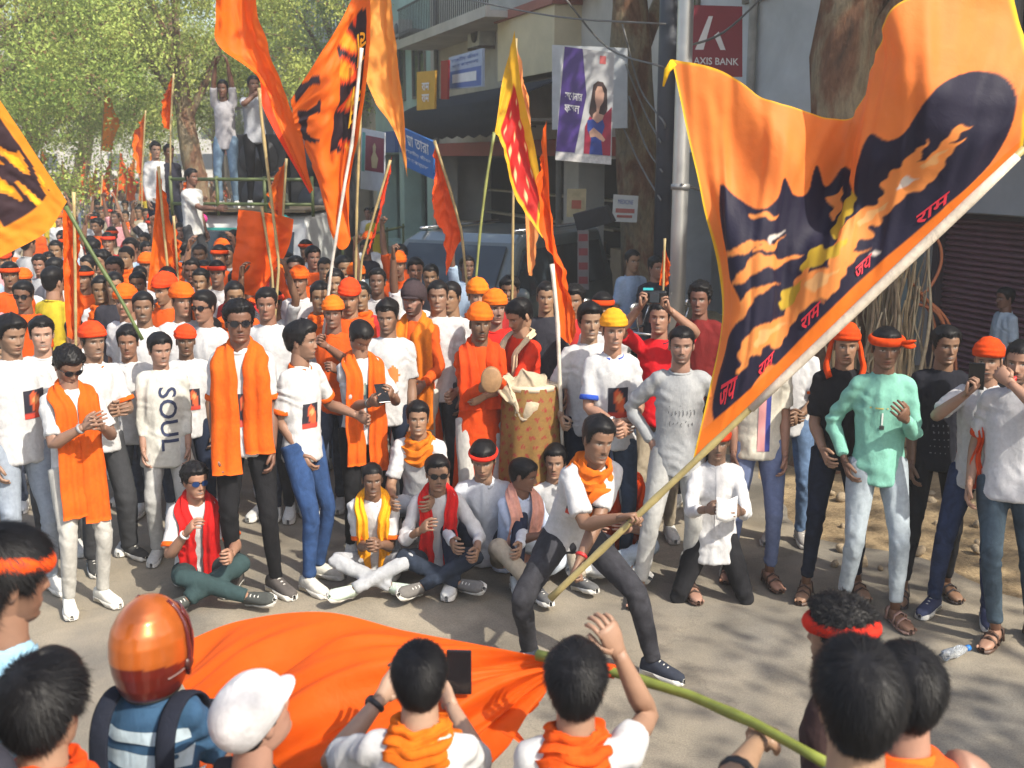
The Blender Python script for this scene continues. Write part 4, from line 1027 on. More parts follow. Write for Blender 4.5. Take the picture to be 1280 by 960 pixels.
p = P('young man in off-white long shirt with dark vertical lettering on its front', 205, Y=7.15, top=412, rot=16, skin=1, hd=(18, 4, 0), hair='full', shirt=dict(col=OW, sleeve='long', cuff=.62, hem=-.36, ease=1.08), pants=dict(col=(.42, .42, .41), fit=1.1), group=FR)
DEFER.append(lambda p=p: decal(p, (.035, .33), .47, .125, (.03, .04, .09), 'lettering', text='SOUL', rotz=-math.pi / 2))
p = P('man in red-orange cap and white tee with small chest picture', 236, Y=7.6, top=403, rot=20, skin=2, hair=None, shirt=tee(), pants=dict(col=NAVY), wear=(w_turban((.80, .06, .012), 2.6),), group=FR); pr_print(p, (.03, .42), .10, .17)
p = P('tall man in dark sunglasses, long orange scarf, black jeans and grey loafers', 306, fy=738, top=371, rot=8, skin=2, hair='curly', hd=(10, 0, 0), shirt=tee(trim=ORANGE), pants=dict(col=BLK, fit=.95), shoe=('sneaker', (.09, .08, .075)), fA=(-.10, .06, .085), fB=(.14, -.05, .085), tB=(.7, -.9, 0),
      wear=(w_shades(), w_scarf(ORANGE, -.33, -.12, .18, .10)), group=FR); pr_print(p, (.015, .35), .09, .19)
p = P('young man seen from behind his shoulder, orange-collared white tee and blue jeans', 378, fy=728, top=398, rot=62, skin=1, hd=(18, 0, 0), hair='mop', shirt=tee(trim=ORANGE, collar=ORANGE), pants=dict(col=BLUE), shoe=('sneaker', (.60, .58, .52)), A=(-.10, -.06, .90), B=(.25, -.25, 1.1), fA=(-.12, -.1, .085),
      wear=(w_wrist('A', (.5, .01, .01)),), group=FR); pr_print(p, (-.04, .4), .11, .16)
p = P('young man with orange scarf looking down at the phone in his hands', 452, Y=7.25, top=396, rot=22, skin=0, hd=(12, 34, 0), hair='full', shirt=tee(ease=1.08), pants=dict(col=BLK), A=(-.02, -.34, 1.20), B=(.13, -.32, 1.24), nA=(.7, .7, .2), nB=(-.7, .7, .2), cA=.6, cB=.6,
      wear=(w_scarf(ORANGE, -.42, -.52, .15, .09), w_wrist('A', (.08, .08, .08), True)), group=FR)
def blot(a, b):
    c = np.full((len(a), 3), np.nan); m = ((a - .5) / .42) ** 2 + ((b - .5) / .45) ** 2 < 1 + .35 * np.sin(11 * a) * np.sin(9 * b + 1); c[m] = (.05, .07, .09); c[m & (b > .55) & (a < .5)] = (.35, .42, .3); return c
DEFER.append(lambda p=p: decal(p, (.0, .5), .15, .22, blot, nx=16, nz=20)); phone_man = p
p = P('smiling young man in white tee with orange picture behind the phone user', 487, Y=7.6, top=370, rot=5, skin=1, hair='quiff', face=dict(mouth=.6), hd=(-12, 6, 0), shirt=tee(), pants=dict(col=NAVY), group=FR, A=(-.12, -.28, 1.1))
DEFER.append(lambda p=p: decal(p, (.03, .52), .13, .17, lambda a, b: np.where((((a - .5) / .4) ** 2 + ((b - .5) / .45) ** 2 < 1)[:, None], (.75, .2, .05), (np.nan,) * 3)))
P('bearded man in dark cap and orange kurta with yellow-orange scarf', 520, Y=8.1, top=350, rot=-15, skin=1, hair='short', face=dict(beard=.8, must=1), shirt=dict(col=(.62, .085, .010), sleeve='long', hem=-.75, kind='shirt', ease=1.1), pants=dict(col=(.6, .58, .52)), A=(-.08, -.30, 1.08), B=(.16, -.3, 1.05),
  wear=(w_cap((.05, .035, .04)), w_scarf((.66, .17, .012), -.45, -.45, .2, .10)))
P('cropped-haired smiling man in white tee with metal bangle behind the orange kurtas', 549, Y=8.2, top=345, rot=0, skin=1, hair='buzz', face=dict(mouth=.7), shirt=tee(), pants=dict(col=GREY), wear=(w_wrist('B', (.6, .6, .6)),))
# ---- drum group
P('man in orange turban and long orange kurta holding a hand drum, white trousers', 600, Y=7.3, top=378, rot=12, skin=2, hair=None, face=dict(must=1, beard=.5), shirt=dict(col=(.60, .062, .008), sleeve='long', hem=-.95, kind='shirt', ease=1.08), pants=dict(col=(.5, .49, .46), kind='shirt', fit=1.0), shoe=('sandal',),
  A=(-.05, -.30, 1.22), B=(.08, -.28, 1.27), wear=(w_turban((.86, .15, .010), 2.8, th=.02), w_scarf((.60, .055, .008), .2, .2, .16, .10)))
P('man in bright orange turban and red shirt behind the hand drum player', 618, Y=7.9, top=360, rot=20, skin=1, hair=None, shirt=dict(col=(.52, .02, .015)), pants=dict(col=BLK), wear=(w_turban((.88, .17, .012), 2.8),))
P('pale-faced man in loose orange turban beside parked vehicle, white tee', 597, Y=8.5, top=347, rot=10, skin=3, hair=None, shirt=tee(), pants=dict(col=GREY), wear=(w_turban((.88, .20, .012), 2.6, th=.022), w_necker(ORANGE, 0)))
P('man in red-orange shirt with cream garland stretching his arm over the drum', 652, Y=7.5, top=368, rot=-48, skin=1, hd=(-5, 22, 0), hair='short', face=dict(beard=.35), shirt=dict(col=(.58, .035, .012), sleeve='long', cuff=.35, kind='shirt', hem=-.3), pants=dict(col=(.82, .14, .01), kind='shirt', fit=1.5),
  A=(-.20, -.42, 1.1), B=(.10, -.42, 1.12), cA=.6, cB=.6, wear=(w_scarf((.72, .58, .38), .1, -.05, .07, .085),))
# ---- centre right
p = P('smiling young man in white tee gripping a striped flag pole with both hands low', 735, Y=7.3, top=375, rot=8, skin=3, hair='mop', face=dict(mouth=.5), shirt=tee(ease=1.08), pants=dict(col=NAVY), A=(-.22, -.20, 1.0), B=(.12, -.1, .95), cA=.9, group=FR)
p = P('man in yellow turban and blue-collared white polo with hands clasped', 764, Y=6.95, top=385, rot=6, skin=1, hair=None, face=dict(mouth=.6), shirt=tee(trim=(.03, .08, .42), collar=(.03, .08, .42), ease=1.08), pants=dict(col=(.04, .055, .085)),
      wear=(w_turban((.86, .36, .02), 3.2), w_wrist('A', (.6, .6, .6))), group=FR, **FOLD); pr_print(p, (.02, .42), .13, .2)
P('man in red polo holding a camera up in front of his face with both arms', 822, Y=7.6, top=372, rot=-8, skin=1, hair='short', hd=(-8, -6, 0), shirt=dict(col=(.62, .012, .02), collar=(.05, .02, .04)), pants=dict(col=(.32, .27, .2)), A=(-.13, -.30, 1.72), B=(.07, -.30, 1.70), eA=(-1, -.3, -.3), eB=(1, -.2, -.3), nA=(0, -.4, 1), nB=(0, -.4, 1), cA=.7, cB=.7, group=FR)
p = P('thin bearded man in grey long-sleeved tee and pale ripped jeans, hands on hips', 848, fy=742, top=402, rot=-6, skin=1, hair='short', face=dict(beard=.55, must=.8), shirt=dict(col=(.33, .34, .35), sleeve='long', hem=-.25), pants=dict(col=(.38, .38, .37), fit=1.05), shoe=('sandal',), fA=(-.22, -.12, .085), fB=(.10, .0, .085),
      A=(-.165, .0, 1.0), B=(.17, .0, 1.0), eA=(-.8, .45, 0), eB=(.8, .45, 0), nA=(.3, .9, 0), nB=(-.3, .9, 0), group=FR)
DEFER.append(lambda p=p: decal(p, (.01, .47), .16, .17, lambda a, b: np.where((np.sin(44 * (a + .10 * np.sin(7 * b)) + 1.2 * np.sin(9 * b)) > .35)[:, None] & (np.abs(b - .5) < .36 + .12 * np.sin(17 * a))[:, None], (.07, .07, .08), (np.nan,) * 3), 'print', nx=46, nz=26))
P('long-haired man in dark red shirt behind the silver lamp post', 872, Y=8.3, top=350, rot=-20, skin=2, hair='curly', shirt=dict(col=(.16, .015, .015)), pants=dict(col=BLK))
p = P('man in cream shirt with pink and blue stripe and light blue jeans', 948, Y=gnd(948, 728).y, top=392, rot=-5, skin=1, hair='short', shirt=dict(col=(.66, .62, .52), collar=(.66, .62, .52), kind='shirt'), pants=dict(col=(.15, .19, .33)), shoe=('sandal',), fA=(-.13, .12, .085), group=FR)
DEFER.append(lambda p=p: decal(p, (.02, .42), .075, .5, lambda a, b: np.where((a < .62)[:, None], (.68, .30, .30), (.04, .05, .25)), 'stripe', nx=12, nz=24))
P('man in orange-trimmed white tee and blue jeans with hands joined, grey canvas shoes', 990, Y=7.5, top=392, rot=-12, skin=0, hair='short', shirt=tee(trim=ORANGE), pants=dict(col=(.10, .16, .27)), shoe=('sneaker', (.3, .28, .26)), group=FR, **FOLD)
p = P('man in black tee with orange head scarf draped over his shoulders', 1050, fy=742, top=402, rot=-10, skin=1, hair=None, face=dict(must=.5), shirt=dict(col=(.014, .014, .018)), pants=dict(col=NAVY, fit=.92), shoe=('sandal',), A=(-.12, -.26, 1.0), B=(.16, -.2, 1.0), fA=(-.16, -.05, .085), fB=(.16, .06, .085), wear=(w_turban(DORANGE, 3.4, True),), group=FR)
p = P('man in mint long-sleeved tee and bleached jeans, hand raised to his chest', 1098, fy=768, top=403, rot=-4, skin=0, hair='short', hd=(-4, 4, 0), shirt=dict(col=(.20, .46, .37), sleeve='long', cuff=.85, hem=-.22), pants=dict(col=(.33, .38, .42), fit=1.0), shoe=('sandal', (.25, .15, .12)), A=(-.19, -.02, .94), eA=(-.6, .8, 0), B=(.07, -.24, 1.25), eB=(.35, .2, -1), nB=(-.2, 1, 0), cB=.4,
      fA=(-.13, .05, .085), fB=(.13, -.1, .085), wear=(w_band(DORANGE, 2.6, 6.8, .2, knot=1, th=.012),), group=FR)
def tiny(a, b):
    c = np.full((len(a), 3), np.nan); c[(np.abs(b - .72) < .06) & (np.sin(30 * a) > -.6)] = (.5, .42, .12); c[(np.abs(a - .5) < .07) & (b < .6)] = (.7, .75, .72); c[(np.abs(a - .5) < .14) & (b < .16)] = (.03, .03, .03); return c
DEFER.append(lambda p=p: decal(p, (-.02, .58), .13, .17, tiny, nx=16, nz=24))
p = P('young man in black tee with small white chest badge and black jeans', 1172, fy=744, top=402, rot=-8, skin=0, hair='full', hd=(8, 0, 0), shirt=dict(col=(.014, .015, .022)), pants=dict(col=(.014, .014, .017), fit=.92), shoe=('sandal', (.04, .03, .03)), fA=(-.16, -.08, .085), fB=(.13, .05, .085), group=FR)
DEFER.append(lambda p=p: decal(p, (.09, .68), .06, .065, lambda a, b: np.where((((a - .5) / .45) ** 2 + ((b - .5) / .4) ** 2 < 1)[:, None] & (np.sin(14 * a + 9 * b) > -.4)[:, None], (.45, .5, .55), (np.nan,) * 3)))
DEFER.append(lambda p=p: decal(p, (-.01, .22), .11, .2, lambda a, b: np.where((np.sin(30 * b) > .2)[:, None] & (np.sin(25 * a + 6 * b) > -.1)[:, None], (.16, .16, .18), (np.nan,) * 3), nx=20, nz=30))
P('man in white tee blowing a red whistle, orange cloth tied at his arm', 1264, fy=798, top=420, rot=-28, skin=1, hd=(-8, 0, 0), hair='short', face=dict(beard=.7, must=.8), shirt=tee(col=(.50, .50, .52), ease=1.08), pants=dict(col=(.05, .075, .10)), shoe=('sandal',), A=(-.20, -.05, .9), B=(-.03, -.20, 1.52), eB=(.8, -.6, -.6), nB=(-.4, .6, .3), cB=.75, fA=(.0, -.06, .085), fB=(.18, .12, .085),
  wear=(w_armcloth(DORANGE),), group=FR)
P('man in orange head wrap holding a phone up behind the whistle blower', 1226, Y=gnd(1226, 772).y, top=420, rot=-30, skin=1, hair=None, shirt=tee(), pants=dict(col=(.03, .045, .10)), shoe=('sneaker', (.05, .06, .12)), A=(-.06, -.34, 1.46), eA=(-.8, -.2, -.8), nA=(0, -.3, 1), cA=.7, fA=(-.2, 0, .085), wear=(w_turban(DORANGE, 2.8, th=.02),), group=FR)
P('man in light blue shirt standing by the maroon shutter', 1252, Y=9.3, z0=.2, top=355, rot=-80, skin=2, hair='short', shirt=dict(col=(.38, .45, .52), collar=(.38, .45, .52), kind='shirt'), pants=dict(col=GREY))
# ---- seated and kneeling
SIT = dict(lean=17, pel=(0, .14, .115), fA=(.13, -.30, .09), fB=(-.13, -.36, .10), kA=(-1, -.35, .55), kB=(1, -.35, .55), tA=(.5, -.75, .25), tB=(-.5, -.75, .25))
def sit(label, px, fy, top_py, **k):
    Y = gnd(px, fy).y + k.pop('dy', .30); q = dict(SIT); q.update(k)
    zt = at(px, top_py, Y).z; q.setdefault('h', zt / .93 * 1.72)
    return person(label, px, Y=Y, **q)
ST = 'young men sitting on the road before the front row'
sit('curly-haired man in sunglasses and red scarf sitting cross-legged in dark green trousers', 240, 764, 572, h=1.62, rot=22, skin=1, hair='curly', face=dict(mouth=.7), hd=(15, 0, 0), shirt=tee(trim=ORANGE), pants=dict(col=(.030, .055, .058), kind='shirt', fit=1.15), shoe=('sneaker', (.07, .075, .07)),
    A=(-.09, -.24, .50), B=(.16, -.36, .36), cA=.4, cB=.6, fA=(.24, -.42, .09), wear=(w_shades((.01, .03, .10)), w_scarf(RED, -.0, -.05, .13, .085), w_wrist('A', (.5, .5, .5))), group=ST)
sit('smiling young man in yellow scarf and white polo sitting cross-legged in pale jeans', 464, 752, 583, h=1.55, rot=4, skin=2, hair='buzz', face=dict(mouth=.6), hd=(8, 2, 0), shirt=tee(trim=ORANGE, collar=WHITE), pants=dict(col=(.36, .37, .39)), shoe=('sneaker', (.52, .61, .52)),
    A=(-.03, -.24, .36), B=(.05, -.25, .37), cA=.5, cB=.5, wear=(w_scarf((.88, .36, .012), -.05, -.05, .10, .08),), group=ST)
sit('man in dark glasses and red scarf sitting cross-legged in navy jeans', 546, 748, 568, h=1.60, rot=6, skin=1, hair='full', hd=(4, 0, 0), shirt=dict(col=(.55, .55, .56), sleeve='long', cuff=.5, collar=WHITE, kind='shirt', placket=1), pants=dict(col=(.022, .030, .048)), shoe=('sneaker', (.16, .15, .14)),
    A=(-.12, -.27, .46), B=(.24, -.28, .30), cA=.2, cB=.6, wear=(w_shades(), w_scarf((.62, .015, .015), -.05, -.05, .11, .09)), group=ST)
sit('young man in red headband and white shirt sitting with knees drawn up', 604, 712, 535, dy=-.02, h=1.70, rot=2, skin=1, hair='full', hd=(-6, 14, 0), shirt=dict(col=(.52, .55, .60), sleeve='long', collar=(.52, .55, .60), kind='shirt', placket=1, ease=1.1), pants=dict(col=(.018, .024, .05)),
    A=(-.2, -.34, .32), B=(.22, -.36, .30), fA=(-.2, -.35, .09), fB=(.2, -.38, .09), kA=(-.35, -.3, 1), kB=(.35, -.3, 1), tA=(-.2, -1, 0), tB=(.2, -1, 0), wear=(w_band((.72, .03, .015), 3.4, 5.8),), group=ST)
sit('young man in pink checked scarf looking aside, khaki trousers stretched forward', 652, 735, 583, dy=.22, h=1.52, rot=30, skin=2, hair='short', hd=(45, 12, 0), shirt=dict(col=(.50, .58, .74), sleeve='long', cuff=.3, collar=(.5, .58, .74), kind='shirt'), pants=dict(col=(.36, .31, .24), kind='shirt', fit=1.2), shoe=('sneaker', (.12, .12, .12)),
    A=(-.02, -.30, .40), B=(.10, -.30, .42), fA=(-.16, -.50, .09), fB=(.2, -.46, .09), kA=(-.5, -.4, .6), kB=(.6, -.4, .6), tA=(-.1, -1, .2), tB=(.1, -1, .2), wear=(w_scarf((.72, .36, .28), -.0, -.0, .13, .095),), group=ST)
sit('man whose face shows between the pink scarf and the flag waver', 694, 700, 570, dy=-.1, h=1.6, rot=10, skin=1, hair='full', hd=(-20, 0, 0), shirt=tee(), pants=dict(col=(.45, .5, .56)), group=ST)
sit('boy in orange neck scarf and white tee crouching behind the seated men', 524, 672, 488, dy=-.5, h=1.6, pel=(0, .10, .42), rot=-4, skin=1, hair='full', face=dict(mouth=.6), hd=(10, -4, 0), shirt=tee(), pants=dict(col=(.4, .44, .5)), fA=(-.14, -.2, .09), fB=(.14, -.22, .09), kA=(-.3, -1, .6), kB=(.3, -1, .6), tA=(-.1, -1, 0), tB=(.1, -1, 0), A=(-.14, -.36, .58), B=(.14, -.36, .58), wear=(w_necker((.66, .17, .012), .0),), group=ST)
sit('man in pale jeans and orange scarf sitting behind the flag waver', 785, 728, 590, h=1.6, rot=-20, skin=1, hair='short', shirt=tee(), pants=dict(col=(.45, .52, .60)), shoe=('sneaker', (.6, .6, .58)), wear=(w_scarf(DORANGE, -.05, -.05, .14, .09),), A=(-.1, -.3, .38), B=(.1, -.3, .38), group=ST)
Yk = gnd(888, 765).y + .12
P('man in orange headband and white shirt kneeling upright, folded paper in his hands', 899, Y=Yk, h=1.53, rot=-4, skin=1, hair='short', hd=(-2, 4, 0), face=dict(must=.5), pel=(0, .10, .44), fA=(-.16, .46, .09), fB=(.16, .46, .09), kA=(-.25, -1, -.4), kB=(.25, -1, -.4), tA=(0, .3, -1), tB=(0, .3, -1), shirt=dict(col=(.56, .56, .57), sleeve='long', cuff=.55, collar=WHITE, kind='shirt', placket=1, hem=-.3), pants=dict(col=(.016, .016, .019)), shoe=('sneaker', (.03, .03, .03)),
  A=(-.09, -.28, .76), B=(.11, -.28, .75), eA=(-.45, .4, -1), eB=(.45, .4, -1), nA=(1, 0, 0), nB=(-1, 0, 0), cA=.4, cB=.4, wear=(w_band((.60, .05, .012), 3.0, 8.2, .3),))
# ---- flag waver
FY = 5.55; FX = xat(745, FY); fl = lambda a, b, y: TL(a, b, y, FX, FY)
POLE0, POLE1 = at(688, 748, 5.12), at(1282, 184, 4.75)
pd = (POLE1 - POLE0)
def on_pole(px):                                        # point of the pole seen at this column
    lo, hi = 0., 1.
    for _ in range(40):
        m = (lo + hi) / 2; q = POLE0 + pd * m; dq = q - Vector((0, 0, CAM_H)); ppx = 640 + FPX * q.x / (dq.y * CA - dq.z * SA)
        if ppx < px: lo = m
        else: hi = m
    return POLE0 + pd * lo
gA, gB = on_pole(796), on_pole(704)
gl = lambda g: np.array([g.x - FX, g.y - FY, g.z])
hA, hB = gl(gA), gl(gB)
pw = P('man in white tee and orange neck scarf lunging as he swings a huge flag', X=FX, Y=FY, h=1.66, rot=0, skin=0, bulk=.88, hair='full', face=dict(mouth=.9, must=.7), hd=(22, 6, 6), pel=(-.12, .10, .72), lean=30, side=14, twist=22, fA=fl(658, 838, 5.55) * [1, 0, 0] + [0, .0, .085], fB=fl(822, 868, 5.3) * [1, 0, 0] + [0, -.15, .085], kA=(-.5, -1, 0), kB=(.6, -1, 0), tB=(.8, -.6, 0), tA=(-.5, -1, 0),
       shirt=tee(hem=-.1), pants=dict(col=(.035, .035, .042), fit=1.05), shoe=('sneaker', (.03, .035, .05)), A=hA + [-.06, .03, .015], B=hB + [.045, .035, .05], eA=(.2, -.5, -.8), eB=(.5, -.2, -.5), nA=(.1, -.3, -1), nB=(0, -.6, -.8), cA=.9, cB=.9, wear=(w_necker((.66, .14, .012), .22), w_wrist('B', (.5, .02, .02)))); pr_print(pw, (-.03, .58), .15, .15)
# ---- foreground backs
def back(label, px, Y, top, rot=180, **k):
    k.setdefault('strands', 15000); k.setdefault('swid', .0007); k.setdefault('slen', .042)
    return person(label, px, Y=Y, top=top, rot=rot, X=xat(px, Y, at(px, top + 60, Y).z), **k)
BL = 'onlookers standing with their backs turned along the edge of the open road'
back('man in orange headband and light blue shirt seen from behind his ear', -6, 2.5, 652, rot=142, skin=0, hair='full', hd=(-8, 6, 0), shirt=dict(col=(.30, .52, .68), collar=(.30, .52, .68), kind='shirt'), pants=dict(col=NAVY), wear=(w_band((.85, .09, .010), 2.8, 6.6, -1.2),), group=BL)
back('onlooker whose dark hair only just shows beside the orange headband', -92, 2.02, 716, rot=150, skin=2, hair='full', shirt=dict(col=(.03, .03, .04)), pants=dict(col=NAVY), group=BL)
back('boy with thick black hair and orange strap at his neck', 46, 2.2, 818, rot=166, skin=1, hair='mop', shirt=dict(col=(.80, .12, .02)), pants=dict(col=NAVY), wear=(w_necker(DORANGE, 0),), group=BL)
X3 = xat(186, 2.85, 1.55); K3 = at(186, 760, 2.85).z / 1.72
hel = back('rider in metallic orange helmet and blue striped shirt with backpack straps', 186, 2.85, 760, rot=170, skin=1, hair=None, hd=(-8, 0, 0), shirt=dict(col=(.035, .085, .16), collar=(.04, .09, .17), kind='shirt'), pants=dict(col=NAVY), A=TL(262, 925, 3.12, X3, 2.85, 170, K3), eA=(-.8, .1, -.8), nA=(0, 0, 1), wear=(w_straps((.015, .018, .03)),), group=BL)
cap = back('man in plain white baseball cap tipped back with dark ear strap', 313, 2.5, 846, rot=138, hs=1.08, skin=1, hair='buzz', strands=0, hd=(0, -22, 0), shirt=dict(col=(.03, .03, .035)), pants=dict(col=NAVY), wear=(w_cap((.55, .54, .545)),), group=BL)
Y5, Y6, Y7 = 2.6, 2.55, 2.02
X5 = xat(524, Y5, 1.6); K5 = at(524, 797, Y5).z / 1.72
p5 = back('man with shaved neck in orange scarf filming with a black phone', 524, Y5, 797, rot=178, skin=3, hair='short', shirt=tee(), pants=dict(col=NAVY), B=TL(478, 862, Y5 + .27, X5, Y5, 178, K5), A=TL(566, 872, Y5 + .36, X5, Y5, 178, K5), eB=(1.0, -.3, -.9), eA=(-.5, -.3, -1), nA=(0, -1, .2), nB=(0, -1, .2), cA=.5, cB=.5, wear=(w_necker((.70, .15, .010), 0), w_wrist('B', (.012, .012, .014), True)), group=BL)
X6 = xat(720, Y6, 1.6)
k6 = at(720, 803, Y6).z / 1.72
WR6 = TL(772, 803, Y6 + .20, X6, Y6, 176, k6); EL6 = TL(828, 916, Y6 + .24, X6, Y6, 176, k6)
p6 = back('man in orange scarf raising a bare forearm with open fingers', 720, Y6, 803, rot=176, skin=1, hair='quiff', shirt=tee(slen=.5), pants=dict(col=NAVY), A=WR6, eA=EL6 - (WR6 + np.array([-.135, 0, 1.39])) / 2, nA=(.5, -.6, 0), cA=.45, wear=(w_necker((.68, .085, .008), 0),), group=BL)
X8 = xat(1056, 2.85, 1.6)
back('curly-haired man in red printed bandana turned sideways', 1056, 2.85, 742, rot=232, skin=1, hair='curly', slen=.035, shirt=dict(col=(.05, .03, .03)), pants=dict(col=NAVY), wear=(w_band((.60, .03, .015), 1.5, 6.0, -.8, th=.011),), group=BL)
back('man with black hair and orange collar in a sleeveless top', 1138, 2.35, 804, rot=186, skin=1, hair='full', bulk=1.08, shirt=dict(col=(.68, .09, .015), sleeve='none', collar=(.88, .14, .015)), pants=dict(col=NAVY), A=(-.33, -.15, .95), eA=(-1, .1, 0), group=BL)
X7 = xat(1076, Y7, 1.6); k7 = at(1076, 802, Y7).z / 1.72
p7 = back('broad-haired man reaching a bare arm out to grip the green bamboo', 1076, Y7, 802, rot=180, skin=1, hair='full', strands=16000, shirt=dict(col=(.06, .16, .30), slen=.5), pants=dict(col=NAVY), B=TL(946, 918, 2.5, X7, Y7, 180, k7), eB=(1, -.2, -.55), nB=(-.2, -.4, -1), cB=.85, wear=(w_wrist('B', (.012, .012, .012), False, .75),), group=BL)
# ================================================================== FLAGS
def inpoly(px, py, poly):
    ins = np.zeros(px.shape, bool); n = len(poly); j = n - 1
    for i in range(n):
        xi, yi = poly[i]; xj, yj = poly[j]
        c = ((yi > py) != (yj > py)) & (px < (xj - xi) * (py - yi) / (yj - yi + 1e-9) + xi); ins ^= c; j = i
    return ins
def smooth_poly(p, k=5):
    p = np.asarray(p, float); q = catmull(np.concatenate([p[-2:], p, p[:2]]), k); return q[2 * k:-2 * k]
def tongue(x, y, L, ang, w, bend):
    t = np.linspace(0, 1, 12); a = R(ang) + R(bend) * t; cx = x + np.concatenate([[0], np.cumsum(np.cos(a[:-1]) * L / 11)]); cy = y + np.concatenate([[0], np.cumsum(np.sin(a[:-1]) * L / 11)])
    ww = w * np.sin(np.pi * np.clip(t * .86 + .10, 0, 1)) ** .9 * (1 - t ** 3); nx, ny = -np.sin(a), np.cos(a)
    return np.concatenate([np.stack([cx + nx * ww, cy + ny * ww], 1), np.stack([cx - nx * ww, cy - ny * ww], 1)[::-1]])
class Sheet:
    """cloth patch from a net of (px, py, Y) points"""
    def __init__(s, net, ru, rv, rip=.0, seed=0, freq=9.):
        net = np.asarray(net, float); q = patch(net, ru, rv); s.px = q[..., 0]; s.py = q[..., 1]
        r, c = s.px.shape
        P = np.array([[tuple(at(a, b, y)) for a, b, y in row] for row in q])
        du = np.gradient(P, axis=1); dv = np.gradient(P, axis=0); N = np.cross(du, dv); N /= np.linalg.norm(N, axis=-1, keepdims=True) + 1e-12
        s.u = np.tile(np.linspace(0, 1, c), (r, 1)); s.v = np.tile(np.linspace(0, 1, r)[:, None], (1, c))
        if rip:
            w = wav(np.stack([s.u * 1.6, s.v * .55, 0 * s.u], -1).reshape(-1, 3), freq, seed, 2).reshape(r, c)
            P = P + N * (w * rip)[..., None] * np.clip(s.v * 4, .15, 1)[..., None]
        s.P, s.N = P, N
    def build(s, colfn, parent, name='cloth'):
        C = colfn(s.u, s.v, s.px, s.py); mb = MB(); mb.grid(s.P, C); return mb.build(name, FLAGM, parent, colors=True)
    def text(s, key, c, w, h, ang, mat, parent, front=1):
        """lettering laid on the cloth, c = (u, v) centre, w/h in uv"""
        v, f = TEXTS[key]; m = (v.max(0) + v.min(0)) / 2; q = (v[:, :2] - m[:2]) / np.ptp(v[:, :2], axis=0); ca, sa = math.cos(ang), math.sin(ang)
        x, y = q[:, 0] * w, q[:, 1] * h; uu = np.clip(c[0] + x * ca - y * sa, 0, .999); vv = np.clip(c[1] + x * sa + y * ca, 0, .999)
        r, k = s.px.shape; i, j = vv * (r - 1), uu * (k - 1); i0, j0 = i.astype(int), j.astype(int); fi, fj = (i - i0)[:, None], (j - j0)[:, None]
        g = lambda A: A[i0, j0] * (1 - fi) * (1 - fj) + A[np.minimum(i0 + 1, r - 1), j0] * fi * (1 - fj) + A[i0, np.minimum(j0 + 1, k - 1)] * (1 - fi) * fj + A[np.minimum(i0 + 1, r - 1), np.minimum(j0 + 1, k - 1)] * fi * fj
        N = g(s.N); P = g(s.P); tow = np.array([0, 0, CAM_H]) - P; N = N * np.sign((N * tow).sum(1))[:, None]
        mb = MB(); mb.add(P + N * .006, f); return mb.build('lettering', mat, parent, smooth=False)
def bamboo(pts, r, c=(.42, .33, .15), parent=None, name='pole', step=.33, seed=0):
    pts = np.array([tuple(p) for p in pts]); L = np.linalg.norm(np.diff(pts, axis=0), axis=1).sum(); n = max(2, int(L / step)); t = np.linspace(0, 1, n * 4 + 1)
    cum = np.concatenate([[0], np.cumsum(np.linalg.norm(np.diff(pts, axis=0), axis=1))]) / L
    P = np.stack([np.interp(t, cum, pts[:, k]) for k in range(3)], 1); rad = np.full(len(t), r); rad[::4] = r * 1.18; rad *= np.linspace(1.05, .85, len(t))
    mb = MB(); mb.tube(P, rad, 8, c); nm = 'bamboo_%.2f_%.2f' % (c[0], c[1])
    return mb.build(name, plain(nm, c, .5, var=.3, vscale=9), parent)
def flag(label, net, Y, pole, colfn, ru=8, rv=8, rip=.03, seed=1, pr_=.0115, pcol=(.36, .28, .13), poleY=None, freq=9.):
    """net rows of (px, py[, dY]) with row 0 at the pole side"""
    net = [[(q[0], q[1], Y + (q[2] if len(q) > 2 else 0)) for q in row] for row in net]
    pp = [at(a, b, (poleY or Y)) for a, b in pole]
    t = thing('flag', label, 'flag', pp[-1], 0, None); sh = Sheet(net, ru, rv, rip, seed, freq)
    o = sh.build(colfn, t); iv = Matrix.Translation(-Vector(t.location)); o.matrix_parent_inverse = iv
    b = bamboo(pp, pr_, pcol, t); b.matrix_parent_inverse = iv; return t, sh, iv
def flat(c, var=0.):
    c = np.array(c)
    return lambda u, v, px, py: np.tile(c, (*u.shape, 1)) * (1 + var * np.sin(9 * u + 4 * v))[..., None]
